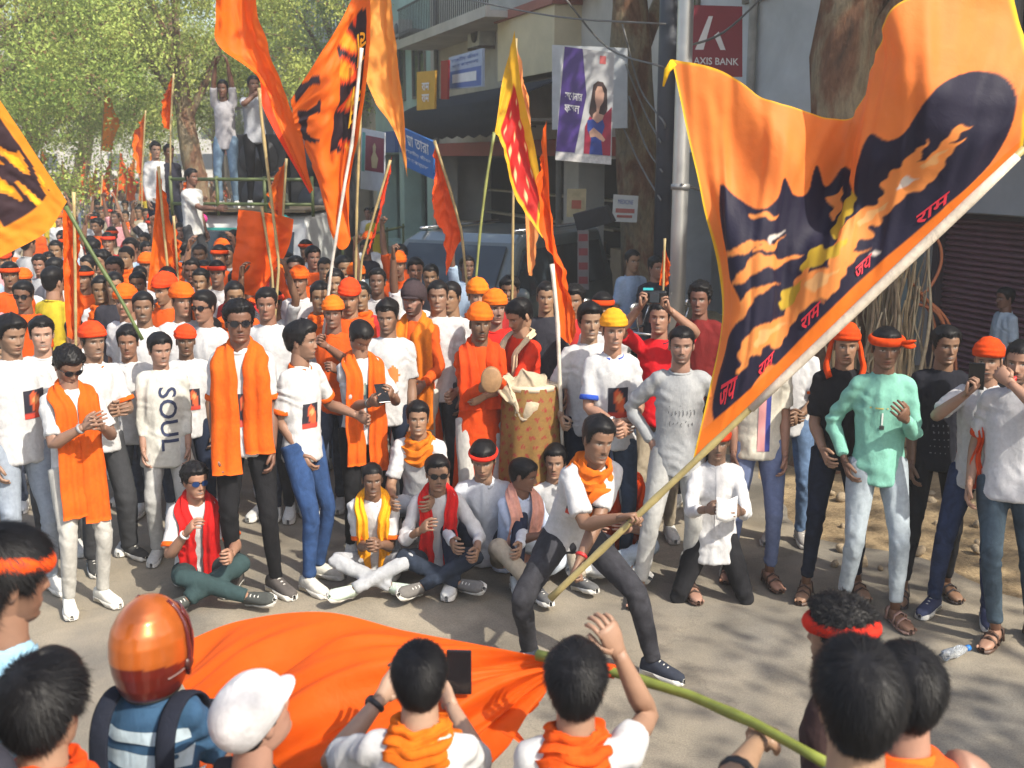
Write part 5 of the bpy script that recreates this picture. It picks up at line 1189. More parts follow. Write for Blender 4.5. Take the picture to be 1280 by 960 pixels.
# ---- the big flag
def big_cols(u, v, px, py):
    C = np.tile(np.array([.86, .225, .045]), (*u.shape, 1)); dark = (.016, .014, .036)
    D = [smooth_poly([(900, 232), (918, 244), (950, 262), (972, 248), (982, 222), (998, 244), (1012, 240), (1022, 206), (1036, 232), (1052, 206), (1064, 232), (1070, 270), (1066, 312), (1030, 362), (990, 424), (955, 462), (905, 530), (890, 510), (904, 440), (926, 384), (904, 322), (898, 270)]),
         smooth_poly([(1068, 232), (1080, 200), (1092, 168), (1108, 176), (1128, 168), (1146, 142), (1168, 112), (1198, 94), (1232, 88), (1260, 106), (1264, 150), (1238, 205), (1184, 256), (1132, 305), (1072, 362), (1018, 415), (975, 455), (960, 440), (1020, 370), (1066, 310)])]
    m = np.zeros(u.shape, bool)
    for p in D: m |= inpoly(px, py, p)
    C[m] = dark
    qx = px + 4.5 * np.sin(py * .115 + px * .03) + 2.2 * np.sin(py * .31 - px * .12); qy = py + 4.0 * np.sin(px * .10 + 1) + 2.0 * np.sin(px * .27 + py * .19)
    T = [(908, 318, 62, -24, 7, 34), (914, 352, 96, -36, 9, 36), (910, 402, 90, -46, 7, 20), (922, 462, 96, -72, 8, 60), (940, 448, 118, -60, 12, 44), (960, 432, 70, -40, 8, -40), (972, 420, 110, -58, 14, -16), (992, 396, 84, -76, 8, 50), (1006, 378, 104, -52, 14, 28), (1024, 352, 72, -34, 8, -36), (1038, 330, 104, -64, 13, 36), (1058, 312, 76, -40, 8, -30), (1072, 296, 100, -58, 14, 26), (1094, 268, 84, -76, 8, 46), (1108, 262, 104, -54, 14, -18), (1132, 246, 92, -60, 10, 40), (1150, 220, 72, -46, 13, 18), (1168, 196, 60, -62, 7, 46), (946, 318, 50, -18, 5, -34), (1036, 268, 46, -84, 6, 40), (940, 272, 36, 10, 4, -50)]
    for q in T: C[inpoly(qx, qy, tongue(*q)) & m] = (.86, .29, .07)
    for q in T[4::4]: C[inpoly(qx, qy, tongue(q[0] + 8, q[1] - 12, q[2] * .5, q[3], q[4] * .45, q[5])) & m] = (.80, .42, .16)
    for q in ((1000, 342, 76, -48, 10, 26), (1044, 292, 60, -72, 9, 16), (974, 380, 48, -38, 8, 0)): C[inpoly(qx, qy, tongue(*q))] = (.55, .36, .03)
    for q in ((962, 306, 36, -70, 3.6, 70), (1120, 236, 32, -40, 3.6, 50), (1086, 322, 24, -60, 2.6, 60)): C[inpoly(qx, qy, tongue(*q))] = (.68, .62, .56)
    C[v < .075] = (.84, .19, .014)
    e = np.minimum(np.minimum(u, 1 - u), 1 - v); C[e < .006] = (.80, .50, .02)
    for ax in (0, 1): C = (np.roll(C, 1, ax) + 2 * C + np.roll(C, -1, ax)) / 4
    return C
big = thing('flag', 'huge orange flag with dark flame-patterned panel on a bamboo pole', 'flag', POLE0)
def lp(t, off=0.):
    q = POLE0 + pd * t; dq = q - Vector((0, 0, CAM_H)); dz = dq.y * CA - dq.z * SA; return 640 + FPX * q.x / dz, 480 - FPX * (dq.y * SA + dq.z * CA) / dz, q.y
t0 = .0; tp = [.332, .48, .63, .80, .995]
row0 = [lp(t) for t in tp]; row0 = [(a, b, y) for a, b, y in row0]
yy = [y for _, _, y in row0]
tp = [.332, .43, .53, .62, .72, .85, .995]; row0 = [lp(t) for t in tp]; yy = [q[2] for q in row0]
def nr(pts, ds): return [(a_, b_, y_ + d_) for (a_, b_), y_, d_ in zip(pts, yy, ds)]
net = [row0,
       nr([(893, 448), (936, 424), (988, 378), (1040, 318), (1098, 266), (1186, 206), (1283, 138)], (.04, -.05, .05, -.02, .07, -.05, 0)),
       nr([(893, 330), (930, 310), (985, 292), (1040, 262), (1090, 206), (1172, 148), (1288, 92)], (.12, -.02, .08, .20, .02, -.10, .05)),
       nr([(868, 205), (915, 205), (985, 204), (1048, 206), (1090, 140), (1152, 82), (1283, 40)], (.08, .14, .06, .30, .06, -.08, .12)),
       nr([(840, 74), (900, 88), (972, 128), (1066, 147), (1094, 78), (1124, 4), (1262, -32)], (.03, .10, .14, .34, .12, .02, .15))]
BS = Sheet(net, 60, 76, .026, 4, 9.)
iv = Matrix.Translation(-POLE0)
o = BS.build(big_cols, big); o.matrix_parent_inverse = iv
REDL = plain('red_ink', (.52, .012, .03), .6, var=.1)
for key, c, w, h in (('flag3', (.10, .13), .07, .065), ('flag1', (.25, .115), .06, .045), ('flag2', (.43, .112), .07, .042), ('flag3', (.62, .11), .055, .04), ('flag1', (.80, .11), .075, .045)):
    o = BS.text(key, c, w, h, 0, REDL, big); o.matrix_parent_inverse = iv
o = bamboo([POLE0 - pd * .0, POLE0 + pd * .998], .0165, (.36, .29, .12), big); o.matrix_parent_inverse = iv
sl = MB(); sl.tube([tuple(POLE0 + pd * t + Vector((0, -.004, -.004))) for t in (.46, .52, .7, .9, .985)], [.017, .020, .023, .023, .018], 12); o = sl.build('pole_sleeve', cloth((.62, .54, .44), 'scarf'), big); o.matrix_parent_inverse = iv
# corner streamer
tm = MB(); tm.tube([at(842, 78, yy[0] + .05), at(834, 88, yy[0] + .05), at(829, 108, yy[0] + .06)], [.02, .014, .004], 7); o = tm.build('corner_tie', cloth((.85, .5, .02), 'scarf'), big); o.matrix_parent_inverse = iv
# ---- orange sheet swung low in the foreground on green bamboo
Yf = 3.25
fgnet = [[(692, 824, 3.05), (690, 838, 3.05), (682, 866, 3.05), (668, 885, 3.05)],
         [(600, 806, 3.2), (610, 850, 3.08), (612, 915, 3.0), (600, 960, 3.1)],
         [(505, 788, 3.35), (515, 850, 3.12), (525, 940, 2.98), (515, 1010, 3.1)],
         [(405, 765, 3.5), (410, 845, 3.22), (420, 950, 3.0), (420, 1050, 3.05)],
         [(300, 776, 3.6), (310, 850, 3.32), (320, 950, 3.1), (320, 1060, 3.1)],
         [(222, 806, 3.6), (230, 870, 3.4), (240, 950, 3.2), (245, 1060, 3.2)]]
fg = thing('flag', 'plain orange flag billowing low behind the onlookers on green bamboo', 'flag', at(1030, 955, 2.25)); iv = Matrix.Translation(-Vector(fg.location))
FS = Sheet(fgnet, 40, 22, .0, 12)
du, dvv = FS.u, FS.v
fan = du * 1.0 + .55 * dvv * (1 - du)
fo = du - .75 * dvv; wr = (.030 * np.sin(15 * fo + 1.6 * np.sin(5 * dvv)) + .016 * np.sin(34 * fo + 2.2 * np.sin(4 * dvv + 1)) + .006 * np.sin(71 * fo + 3 * np.sin(3 * du)) + .02 * np.sin(6 * dvv + 2)) * np.clip(np.minimum(du * 5, dvv * 6 + .1), 0, 1)
FS.P = FS.P + FS.N * wr[..., None]
o = FS.build(flat((.82, .115, .004)), fg); o.matrix_parent_inverse = iv
T2 = Sheet([[(628, 915, 3.0), (655, 935, 2.98), (690, 990, 2.95)], [(645, 912, 3.02), (668, 940, 3.0), (712, 990, 2.97)]], 10, 6, .0); o = T2.build(flat((.88, .10, .006)), fg, 'tail'); o.matrix_parent_inverse = iv
pp = [at(672, 819, 3.07), at(760, 838, 2.95), at(860, 868, 2.75), at(945, 905, 2.52), at(1040, 958, 2.3)]
o = bamboo(pp, .0145, (.19, .22, .035), fg, seed=3); o.matrix_parent_inverse = iv
tm = MB(); d_ = (pp[1] - pp[0]).normalized(); tm.tube([pp[1] - d_ * .03, pp[1] + d_ * .02], [.02, .02], 10); o = tm.build('binding', cloth(DORANGE, 'scarf'), fg); o.matrix_parent_inverse = iv
# ---- flags over the crowd
O1, O2, O3 = (.84, .145, .007), (.82, .115, .007), (.86, .21, .02)
def two(c1, c2, f): return lambda u, v, px, py: np.where(f(u, v, px, py)[..., None], np.array(c2), np.array(c1))
def warm_print(u, v, px, py):
    C = np.tile(np.array([.90, .30, .02]), (*u.shape, 1)); m = (u > .16) & (u < .84) & (v > .12) & (v < .80); C[m] = (.045, .022, .028)
    w = np.sin(14 * u + 5 * np.sin(7 * v)) * np.sin(11 * v + 3 * u) ; C[m & (w > .18)] = (.88, .30, .02); C[m & (w > .62)] = (.85, .55, .02); return C
t, sh, iv_ = flag('golden flag with dark printed panel hanging from a slanted green pole', [[(84, 252), (52, 204), (18, 152), (-30, 82)], [(58, 290), (20, 236), (-18, 188), (-60, 130)], [(0, 322), (-40, 270), (-80, 220), (-110, 170)]], 6.9,
     [(82, 258), (110, 308), (150, 372), (178, 425)], warm_print, 22, 22, .015, 3, .013, (.08, .115, .035))
flag('tall plain orange flag with a deep fold above the loudspeaker truck', [[(271, -50, -.06), (270, 20, -.06), (273, 56, -.04), (322, 96, 0), (331, 140, 0), (387, 242, 0)], [(292, -50, .12), (300, 30, .14), (314, 72, .12), (338, 112, .10), (353, 158, .06), (388, 241, .02)], [(316, -50, 0), (323, 20, 0), (337, 62, 0), (357, 115, 0), (376, 168, 0), (390, 238, 0)]], 8.6, [(324, 110), (327, 150), (338, 240), (349, 330), (341, 430)], two(O1, (.76, .05, .006), lambda u, v, x, y: (v < .30) & (u > .62)), 12, 18, .02, 5, .012)
def script_print(u, v, px, py):
    C = np.tile(np.array(O1), (*u.shape, 1)); m = (px > 408 - (py - 20) * .0) & (py > 12) & (py < 190) & (u > .12) & (v > .08) & (v < .52); C[m] = (.02, .012, .02)
    w = np.sin(.11 * px + 2 * np.sin(.05 * py)) * np.sin(.09 * py); C[m & (px < 446) & (w > .1)] = (.80, .07, .01); C[m & (px < 446) & (w > .5)] = (.85, .32, .02); m2 = (px < 400) & (py > 95) & (py < 178) & (v > .66) & (v < .96) & (w < .1); C[m2] = (.03, .02, .03); return C
t, sh, iv_ = flag('orange flag printed with black panel and yellow script on a white pole', [[(462, -30), (462, 60), (448, 170), (432, 240)], [(440, 0, .08), (440, 80, .1), (428, 190, .1), (438, 300, .05)], [(405, 60, -.1), (410, 120, -.08), (402, 200, -.05), (420, 306, .0)], [(364, 125, .0), (368, 150, .02), (378, 176, .05), (400, 230, .05)]], 8.2, [(452, 60), (440, 180), (430, 235), (415, 330), (398, 470)], script_print, 22, 22, .02, 6, .012, (.52, .50, .45))
YINK = plain('yellow_ink', (.85, .48, .02), .6, var=.1)
for key, c in (('flag3', (.30, .16)), ('flag1', (.52, .16))):
    o = sh.text(key, c, .15, .17, math.pi * .0, YINK, t); o.matrix_parent_inverse = iv_
flag('long apricot pennant trailing from a leaning pole', [[(456, -40), (455, 30), (456, 92), (470, 130)], [(474, -40, .05), (478, 40, .08), (486, 120, .08), (496, 170, .03)], [(484, -40, 0), (492, 40, .0), (503, 120, 0), (510, 222, 0)]], 8.9, [(452, 100), (449, 180), (446, 260), (444, 380)], flat((.88, .33, .06)), 14, 12, .02, 7)
flag('drooping square orange flag before the decorated truck cab', [[(367, 274), (364, 298), (356, 320), (342, 338)], [(345, 268, .04), (344, 300, .10), (338, 335, .12), (326, 366, .05)], [(318, 264, .0), (318, 300, -.06), (314, 340, -.06), (306, 368, 0)], [(298, 262, 0), (295, 300, 0), (290, 335, 0), (291, 356, 0)]], 9.2, [(327, 258), (340, 340), (344, 420)], flat(O2), 12, 12, .014, 8)
def redyel(u, v, px, py):
    C = np.tile(np.array([.80, .44, .02]), (*u.shape, 1)); m = (u > .24) & (v > .22) & (v < .9) & (u < .93); C[m] = (.60, .016, .014); d = m & (np.sin(u * 42) > .80) & (np.sin(v * 26) > .55); C[d] = (.80, .62, .3); return C
flag('yellow-bordered red spotted pennant on a green stick', [[(643, 38), (652, 110), (668, 180), (680, 252)], [(632, 85, .06), (640, 140, .08), (652, 200, .08), (679, 275, .03)], [(618, 165, 0), (626, 180, 0), (645, 245, 0), (678, 298, 0)]], 8.8, [(618, 165), (608, 225), (600, 290), (594, 360)], redyel, 16, 14, .02, 10, .011, (.22, .24, .07))
flag('peach pennant hanging behind the red spotted one', [[(646, 50), (650, 130), (655, 230), (660, 340)], [(652, 90, .05), (656, 160, .06), (662, 240, .06), (664, 345, .03)], [(658, 120, 0), (666, 200, 0), (674, 260, 0), (668, 330, 0)]], 9.3, [(645, 48), (642, 200), (640, 400)], flat((.88, .36, .12)), 12, 12, .03, 11)
flag('narrow bright orange pennant with a loose tail on a striped pole', [[(683, 150), (686, 230), (692, 320), (700, 420)], [(678, 190, .04), (682, 260, .06), (700, 330, .06), (712, 430, .03)], [(676, 215, 0), (678, 290, 0), (705, 350, 0), (720, 415, 0)]], 7.1, [(690, 330), (697, 400), (700, 480), (703, 560)], flat((.80, .115, .006)), 14, 12, .03, 12, .013, (.60, .55, .46))
flag('ragged orange pennant beside the blue hanging board', [[(542, 178), (556, 220), (570, 262), (580, 300)], [(544, 205, .04), (552, 240, .06), (562, 275, .06), (573, 305, .03)], [(542, 240, 0), (543, 270, 0), (556, 300, 0), (558, 345, 0)]], 9.4, [(543, 176), (562, 235), (577, 290), (585, 370)], flat((.86, .10, .012)), 12, 10, .03, 13)
flag('thin red pennant on a slanting stick near the shop awning', [[(490, 194), (482, 230), (472, 270)], [(486, 220, .03), (478, 255, .04), (466, 300, .02)], [(478, 245, 0), (470, 280, 0), (458, 318, 0)]], 9.0, [(488, 200), (470, 260), (452, 325), (446, 420)], flat((.72, .06, .02)), 10, 8, .02, 14, .010)
flag('limp dark orange flag hanging straight beside the golden flag', [[(78, 262), (79, 310), (80, 360), (84, 420)], [(86, 264, .05), (88, 310, .06), (90, 360, .06), (92, 425, .04)], [(94, 268, 0), (99, 310, 0), (101, 360, 0), (100, 415, 0)]], 7.9, [(92, 240), (94, 330), (95, 460)], flat(O2), 12, 12, .03, 15)
flag('folded orange flag rising from the crowd under the truck', [[(196, 212), (194, 260), (190, 310), (184, 362)], [(203, 235, .05), (203, 280, .07), (200, 325, .07), (198, 366, .04)], [(208, 250, 0), (214, 300, 0), (215, 335, 0), (210, 360, 0)]], 9.6, [(198, 208), (206, 300), (214, 380), (216, 430)], flat(O1), 12, 12, .035, 16)
flag('small orange pennant next to the folded flag under the truck', [[(216, 272), (213, 310), (211, 345)], [(221, 290, .03), (219, 320, .04), (218, 355, .02)], [(224, 305, 0), (225, 335, 0), (224, 358, 0)]], 9.9, [(217, 270), (222, 340), (226, 430)], flat(O2), 10, 8, .03, 17, .010)
flag('small orange pennant beside the silver lamp post', [[(830, 300), (828, 325), (824, 356)], [(833, 315, .02), (832, 335, .03), (829, 358, .02)], [(836, 330, 0), (836, 345, 0), (834, 358, 0)]], 8.4, [(831, 298), (829, 360), (828, 400)], flat(O2), 8, 8, .02, 18, .009)
far = [(217, 94, 205, 160, 16.), (131, 110, 139, 188, 26.), (182, 140, 172, 216, 22.), (160, 205, 168, 250, 30.), (122, 205, 118, 246, 30.), (140, 195, 134, 250, 27.), (150, 190, 158, 240, 36.), (112, 214, 118, 244, 38.), (358, 200, 354, 290, 13.), (176, 205, 182, 250, 33.), (52, 184, 56, 205, 34.), (98, 220, 104, 250, 40.), (28, 226, 34, 262, 24.), (66, 214, 60, 250, 30.), (128, 222, 134, 256, 22.), (148, 216, 142, 252, 25.), (188, 178, 194, 222, 24.), (238, 214, 232, 250, 19.), (108, 196, 102, 232, 45.), (170, 188, 164, 226, 42.), (78, 200, 84, 226, 48.)]
names = ['kite-shaped orange pennant high above the white-shirted rider', 'tall thin apricot pennant against the green trees', 'long orange pennant near the men on the truck', 'orange pennant in the thick of the far crowd', 'short orange pennant at the edge of the far crowd', 'upright orange pennant in the middle of the far crowd', 'faint orange pennant deep in the crowd', 'tiny orange pennant below the tree line', 'narrow red-orange pennant beside the truck tailboard', 'slim pennant close to the folded flag', 'tiny pennant above the golden flag edge', 'pale pennant furthest into the crowd', 'orange pennant low behind the golden flag', 'orange pennant beside the golden flag pole tip', 'leaning orange pennant in the nearer crowd', 'soft orange pennant left of the folded flag', 'orange pennant behind the men on the truck ledge', 'orange pennant just before the truck wheel', 'small hazy pennant under the tree crowns', 'small hazy pennant above the far crowd centre', 'speck of an orange pennant at the street end']
for i, (x0, y0, x1, y1, Yq) in enumerate(far):
    w = max(6, abs(y1 - y0) * .2); s_ = 1 if x1 >= x0 else -1
    flag(names[i], [[(x0, y0), (x0 - .2 * w, (y0 + y1) / 2), (x0 - .3 * w, y1)], [(x0 + .2 * w * s_, y0 + 6, .1), (x0 + .6 * w * s_, (y0 + y1) / 2, .15), (x0 + .4 * w * s_, y1 + 2, .1)], [(x0 + .4 * w * s_, y0 + 14, 0), (x0 + 1.1 * w * s_, (y0 + y1) / 2 + 4, 0), (x1, y1, 0)]], Yq, [(x0, y0 - 2), (x0 - .3 * w, y1), (x0 - .3 * w, min(y1 + 60, 300))], flat(((.90, .15, .008), (.90, .30, .03), (.88, .17, .01))[i % 3]), 8, 6, .05, 20 + i, .014)

# ================================================================== SIGNS AND STREET FURNITURE
def board(label, quad, Ya, Yb, mat, name='signboard', cat='sign', th=.04, frame=None):
    """quad: px,py of tl, tr, br, bl; Ya depth of the left edge, Yb of the right"""
    tl, tr, br, bl = (np.array(tuple(at(*q, y))) for q, y in zip(quad, (Ya, Yb, Yb, Ya)))
    n = np.cross(tr - tl, bl - tl); n /= np.linalg.norm(n)
    if n[1] > 0: n = -n
    t = thing(name, label, cat, Vector((tl + tr + br + bl) / 4)); iv = Matrix.Translation(-Vector(t.location))
    m = MB(); q = [tl, tr, br, bl]; m.add([*q, *[p - n * th for p in q]], [(3, 2, 1, 0), (4, 5, 6, 7), (0, 1, 5, 4), (1, 2, 6, 5), (2, 3, 7, 6), (3, 0, 4, 7)])
    o = m.build('panel', mat, t, smooth=False); o.matrix_parent_inverse = iv
    def put(u0, v0, u1, v1, mat_, nm, off=.004, poly=None):
        f = lambda u, v: tuple(tl * (1 - u) * (1 - v) + tr * u * (1 - v) + br * u * v + bl * (1 - u) * v + n * off)
        pts = [(u0, v0), (u1, v0), (u1, v1), (u0, v1)] if poly is None else poly
        mm = MB(); mm.add([f(*p) for p in pts], [tuple(range(len(pts)))[::-1]]); oo = mm.build(nm, mat_, t, smooth=False); oo.matrix_parent_inverse = iv; return oo
    def txt(key, u, v, w, h, mat_, off=.008):
        x, y = (tr - tl), (tl - bl); c = tl * (1 - u) * (1 - v) + tr * u * (1 - v) + br * u * v + bl * (1 - u) * v
        oo = lettering(key, c + n * off, x / np.linalg.norm(x), y / np.linalg.norm(y), h * np.linalg.norm(y), mat_, t, width=w * np.linalg.norm(x), off=0); oo.matrix_parent_inverse = iv; return oo
    return t, put, txt
WINK, BINK = plain('white_ink', (.75, .74, .74), .6, var=.08), plain('blue_ink', (.05, .10, .34), .6, var=.1)
t, put, txt = board('dark red bank sign with white triangular emblem on the pale wall', [(862, 6), (928, 8), (928, 96), (862, 96)], 12.2, 12.2, plain('bank_red', (.23, .012, .030), .45, var=.08))
put(0, 0, 0, 0, WINK, 'emblem', .006, [(.36, .15), (.44, .15), (.26, .62), (.10, .62)]); put(0, 0, 0, 0, WINK, 'emblem', .006, [(.46, .42), (.55, .36), (.68, .62), (.58, .62)])
txt('BANK', .5, .78, .86, .10, WINK)
t, put, txt = board('large white-grey hoarding back panel behind the saree poster', [(690, 56), (784, 60), (784, 160), (690, 162)], 13.6, 13.4, plain('hoarding_white', (.50, .52, .54), .5, var=.12), th=.06)
t, put, txt = board('hanging poster, purple half with white script and a woman in red and blue', [(704, 58), (768, 66), (764, 206), (694, 200)], 12.6, 12.6, plain('poster_grey', (.46, .46, .47), .4, var=.06), name='poster', cat='poster', th=.015)
put(0, 0, 0, 0, plain('poster_purple', (.055, .022, .19), .4, var=.06), 'purple_field', .003, [(.03, .0), (.38, .0), (.50, .40), (.34, .92), (.0, .92)])
txt('hagh', .26, .42, .34, .075, WINK); txt('gold', .24, .535, .30, .07, WINK)
for nm, mat_, poly in (('hair_shape', plain('ink_dark', (.035, .015, .015), .5), [(.62, .30), (.70, .265), (.80, .27), (.88, .33), (.90, .50), (.86, .58), (.62, .60), (.56, .55)]),
        ('shawl_shape', plain('ink_crimson', (.34, .012, .05), .5), [(.50, .92), (.50, .68), (.58, .58), (.66, .62), (.84, .56), (.98, .48), (.98, .92)]),
        ('face_shape', plain('ink_skin', (.52, .30, .22), .5), [(.66, .36), (.70, .31), (.78, .31), (.83, .37), (.82, .44), (.76, .49), (.74, .55), (.84, .56), (.80, .63), (.62, .63), (.64, .56), (.70, .53), (.69, .48), (.66, .43)]),
        ('blouse_shape', plain('ink_blue', (.02, .05, .28), .5), [(.54, .62), (.64, .605), (.72, .64), (.82, .60), (.86, .66), (.80, .76), (.84, .92), (.60, .92), (.62, .78), (.54, .70)]),
        ('hand_shape', plain('ink_skin', (.52, .30, .22), .5), [(.58, .72), (.66, .68), (.80, .73), (.88, .78), (.84, .80), (.70, .76), (.60, .77)])):
    put(0, 0, 0, 0, mat_, nm, {'hair_shape': .004, 'shawl_shape': .005, 'face_shape': .0065, 'blouse_shape': .0075, 'hand_shape': .009}[nm], poly)
put(.72, .04, .84, .11, plain('ink_coral', (.55, .12, .12), .5), 'seal', .004); put(0, .93, 1, 1, plain('poster_foot', (.62, .60, .58), .5, var=.25, vscale=30), 'footer_strip', .0035)
t, put, txt = board('blue hanging board with white script beside the awning', [(503, 160), (543, 178), (541, 224), (506, 208)], 15.5, 14.5, plain('board_blue', (.02, .13, .40), .5, var=.08))
txt('board1', .5, .25, .7, .28, WINK); txt('board2', .5, .55, .8, .12, WINK); txt('board3', .5, .78, .7, .12, WINK)
t, put, txt = board('white and blue office board fixed above the awning', [(561, 72), (603, 60), (603, 108), (561, 112)], 19.5, 18.2, plain('board_pale', (.40, .46, .60), .5, var=.1))
put(.03, .45, .97, .97, plain('board_band', (.10, .16, .42), .5, var=.1), 'blue_band', .004); put(.12, .56, .84, .82, WINK, 'white_box', .007); txt('board2', .5, .14, .8, .15, BINK); txt('board3', .5, .32, .8, .12, BINK)
t, put, txt = board('orange vertical signboard with pale marks', [(521, 90), (544, 88), (543, 136), (521, 138)], 19.6, 19.2, plain('board_orange', (.55, .30, .03), .5, var=.1)); txt('flag1', .5, .4, .4, .2, WINK); txt('flag2', .5, .7, .4, .2, WINK)
board('narrow dark red sign strip beside the orange board', [(551, 76), (560, 75), (559, 124), (551, 124)], 19.2, 19., plain('strip_red', (.28, .015, .015), .5, var=.1))
t, put, txt = board('maroon picture banner with pale figure near the blue board', [(452, 160), (481, 166), (480, 240), (450, 236)], 16.5, 16., plain('banner_white', (.48, .50, .53), .5, var=.12), name='banner', cat='banner', th=.015)
put(.2, .1, .98, .68, plain('banner_maroon', (.20, .03, .06), .5, var=.2), 'maroon_field', .004); put(0, 0, 0, 0, plain('banner_fig', (.45, .36, .2), .5, var=.2), 'figure', .008, [(.5, .62), (.46, .45), (.54, .36), (.52, .26), (.60, .20), (.66, .26), (.64, .36), (.76, .45), (.70, .62)]); put(.05, .06, .18, .7, plain('banner_teal', (.08, .3, .28), .5), 'side_stripe', .004)
t, put, txt = board('small white notice board tied to the straight brown trunk', [(767, 243), (798, 245), (796, 278), (765, 277)], 13.5, 13.5, plain('notice_white', (.56, .58, .56), .5, var=.12), th=.02); txt('shop', .5, .25, .6, .16, BINK); put(.12, .5, .88, .66, plain('notice_red', (.40, .12, .10), .6, var=.2), 'red_line', .004); put(.18, .74, .8, .84, plain('notice_red', (.40, .12, .10), .6), 'red_line', .004)
t, put, txt = board('faded yellow notice nailed beside the dark shop doorway', [(709, 236), (733, 236), (732, 272), (708, 271)], 13.9, 13.9, plain('notice_yellow', (.46, .38, .22), .6, var=.25, vscale=12), th=.02); put(.25, .4, .75, .7, plain('notice_red2', (.42, .10, .06), .6, var=.2), 'red_blot', .004)
board('tilted black meter box on the doorway post', [(716, 268), (756, 258), (766, 278), (722, 290)], 13.6, 13.4, plain('meter_black', (.03, .03, .035), .5), name='meter_box', cat='box', th=.12)
t, put, txt = board('red and white striped standing banner by the shop post', [(722, 288), (736, 288), (736, 362), (722, 362)], 12.9, 12.9, plain('banner_stripe', (.17, .15, .15), .6, var=.2), name='banner', cat='banner', th=.02)
for k in range(4): put(.1, .06 + .24 * k, .9, .18 + .24 * k, plain('stripe_red', (.20, .03, .035), .6, var=.2), 'red_stripe', .004)
# lamp post and pipe
STEEL = plain('galvanised', (.52, .52, .51), .38, metal=.75, var=.12, vscale=3)
Yp = 10.4; xp = xat(851, Yp, 2.5)
lpst = thing('lamp_post', 'round silver lamp post standing behind the front row', 'lamp post', (xp, Yp, 0))
m = MB(); m.tube([(0, 0, -.1), (0, 0, 2), (0, 0, 5), (0, 0, 8.4)], [.082, .076, .070, .06], 20); m.build('shaft', STEEL, lpst)
m = MB(); m.tube([(0, 0, 0), (0, 0, .03)], [.17, .17], 16); m.tube([(0, 0, .03), (0, 0, .16)], [.11, .10], 16); m.build('base_plate', STEEL, lpst)
for z in (2.35, 4.4):
    m = MB(); m.tube([(0, 0, z), (0, 0, z + .05)], [.088, .088], 16); m.build('clamp', plain('clamp', (.3, .3, .3), .5, metal=.6), lpst)
m = MB(); m.tube([(0, 0, 8.3), (-.4, -.1, 8.7), (-1.4, -.3, 8.8)], [.04, .035, .03], 10, smooth=4); m.build('arm', STEEL, lpst)
m = MB(); m.ball((-1.6, -.33, 8.78), (.32, .12, .07), 12, 7); m.build('lamp_head', STEEL, lpst)
Yq = 12.3; m = MB(); m.tube([(0, 0, -.1), (0, 0, 7)], [.11, .11], 14); o = m.build('drain_pipe', plain('pipe_dark', (.035, .04, .055), .5, var=.2), None); o.location = (xat(832, Yq, 2.5), Yq, 0); tag(o, 'dark upright pipe just behind the silver lamp post', 'pipe')
# air conditioners and down pipes on the shop block
def acu(label, s, z):
    t = thing('air_conditioner', label, 'air conditioner', fp(s, .2, z)); inv_ = Matrix.Translation(-Vector(t.location))
    o = fpart('casing', plain('ac_white', (.50, .50, .47), .5, var=.2, vscale=5), t, (s - .42, s + .42, .02, .36, z - .28, z + .28)); o.matrix_parent_inverse = inv_
    m = MB(); c_ = fp(s - .1, .365, z); m.tube([tuple(c_), tuple(c_ + SN * .02)], [.21, .21], 18); g_ = m.build('fan_grille', plain('ac_grille', (.08, .08, .08), .6), t); g_.matrix_parent_inverse = inv_
    for e in (-.35, .35): o = fpart('bracket', FRAME, t, (s + e - .02, s + e + .02, .0, .38, z - .34, z - .285)); o.matrix_parent_inverse = inv_
acu('white air conditioner box beside the office board', s_of(612, 0, 4.6), 5.2); acu('white air conditioner box above the purple poster', s_of(740, 0, 5), 5.6); acu('weathered air conditioner on the aqua block', s_of(512, 0, 5), 5.9)
def wpipe(label, px, c):
    s_ = s_of(px, 0, 4); m = MB(); m.tube([(0, 0, 0), (0, 0, 4), (0, 0, 9)], .055, 10); o = m.build('drain_pipe', plain('wall_pipe_%.2f' % c, (c, c * .98, c * .92), .6, var=.3, vscale=4)); o.location = fp(s_, .07, 0); tag(o, label, 'pipe')
wpipe('grey down pipe at the corner of the awning block', 704, .22); wpipe('rust-stained down pipe beside the orange sign', 549, .16); wpipe('pale down pipe on the bank wall', 946, .40)
# cables
CAB = plain('cable_grey', (.16, .155, .15), .6, var=.2); OCB = plain('cable_orange', (.42, .13, .05), .6, var=.2)
def cable(label, pts, r=.012, mat=CAB, group=None, name='cable'):
    P0 = Vector(at(*pts[0])); m = MB(); m.tube([tuple(at(*q) - P0) for q in pts], r, 6, smooth=5); o = m.build(name, mat); o.location = P0; return tag(o, label, 'cable', group)
cs = [[(778, 30, 13.3), (800, 110, 13.3), (828, 150, 12.1), (832, 160, 12.1)], [(782, 80, 13.3), (806, 140, 13.3), (826, 178, 12.1)], [(786, 120, 13.4), (806, 180, 13.2), (828, 215, 12.1)], [(775, 150, 13.5), (800, 205, 13.2), (826, 250, 12.1)], [(700, -10, 13.), (760, 60, 13.2), (830, 84, 12.1)], [(540, -10, 16), (690, 20, 13.5), (832, 30, 12.1)], [(852, 60, 10.4), (905, 40, 11), (960, -10, 12)], [(852, 230, 10.3), (880, 240, 10.6), (930, 262, 10.9), (1000, 250, 9.7)]]
for q in cs: cable('thin grey cable slung between the posts and the brown trunk', q, .011, CAB, 'cables slung between posts')
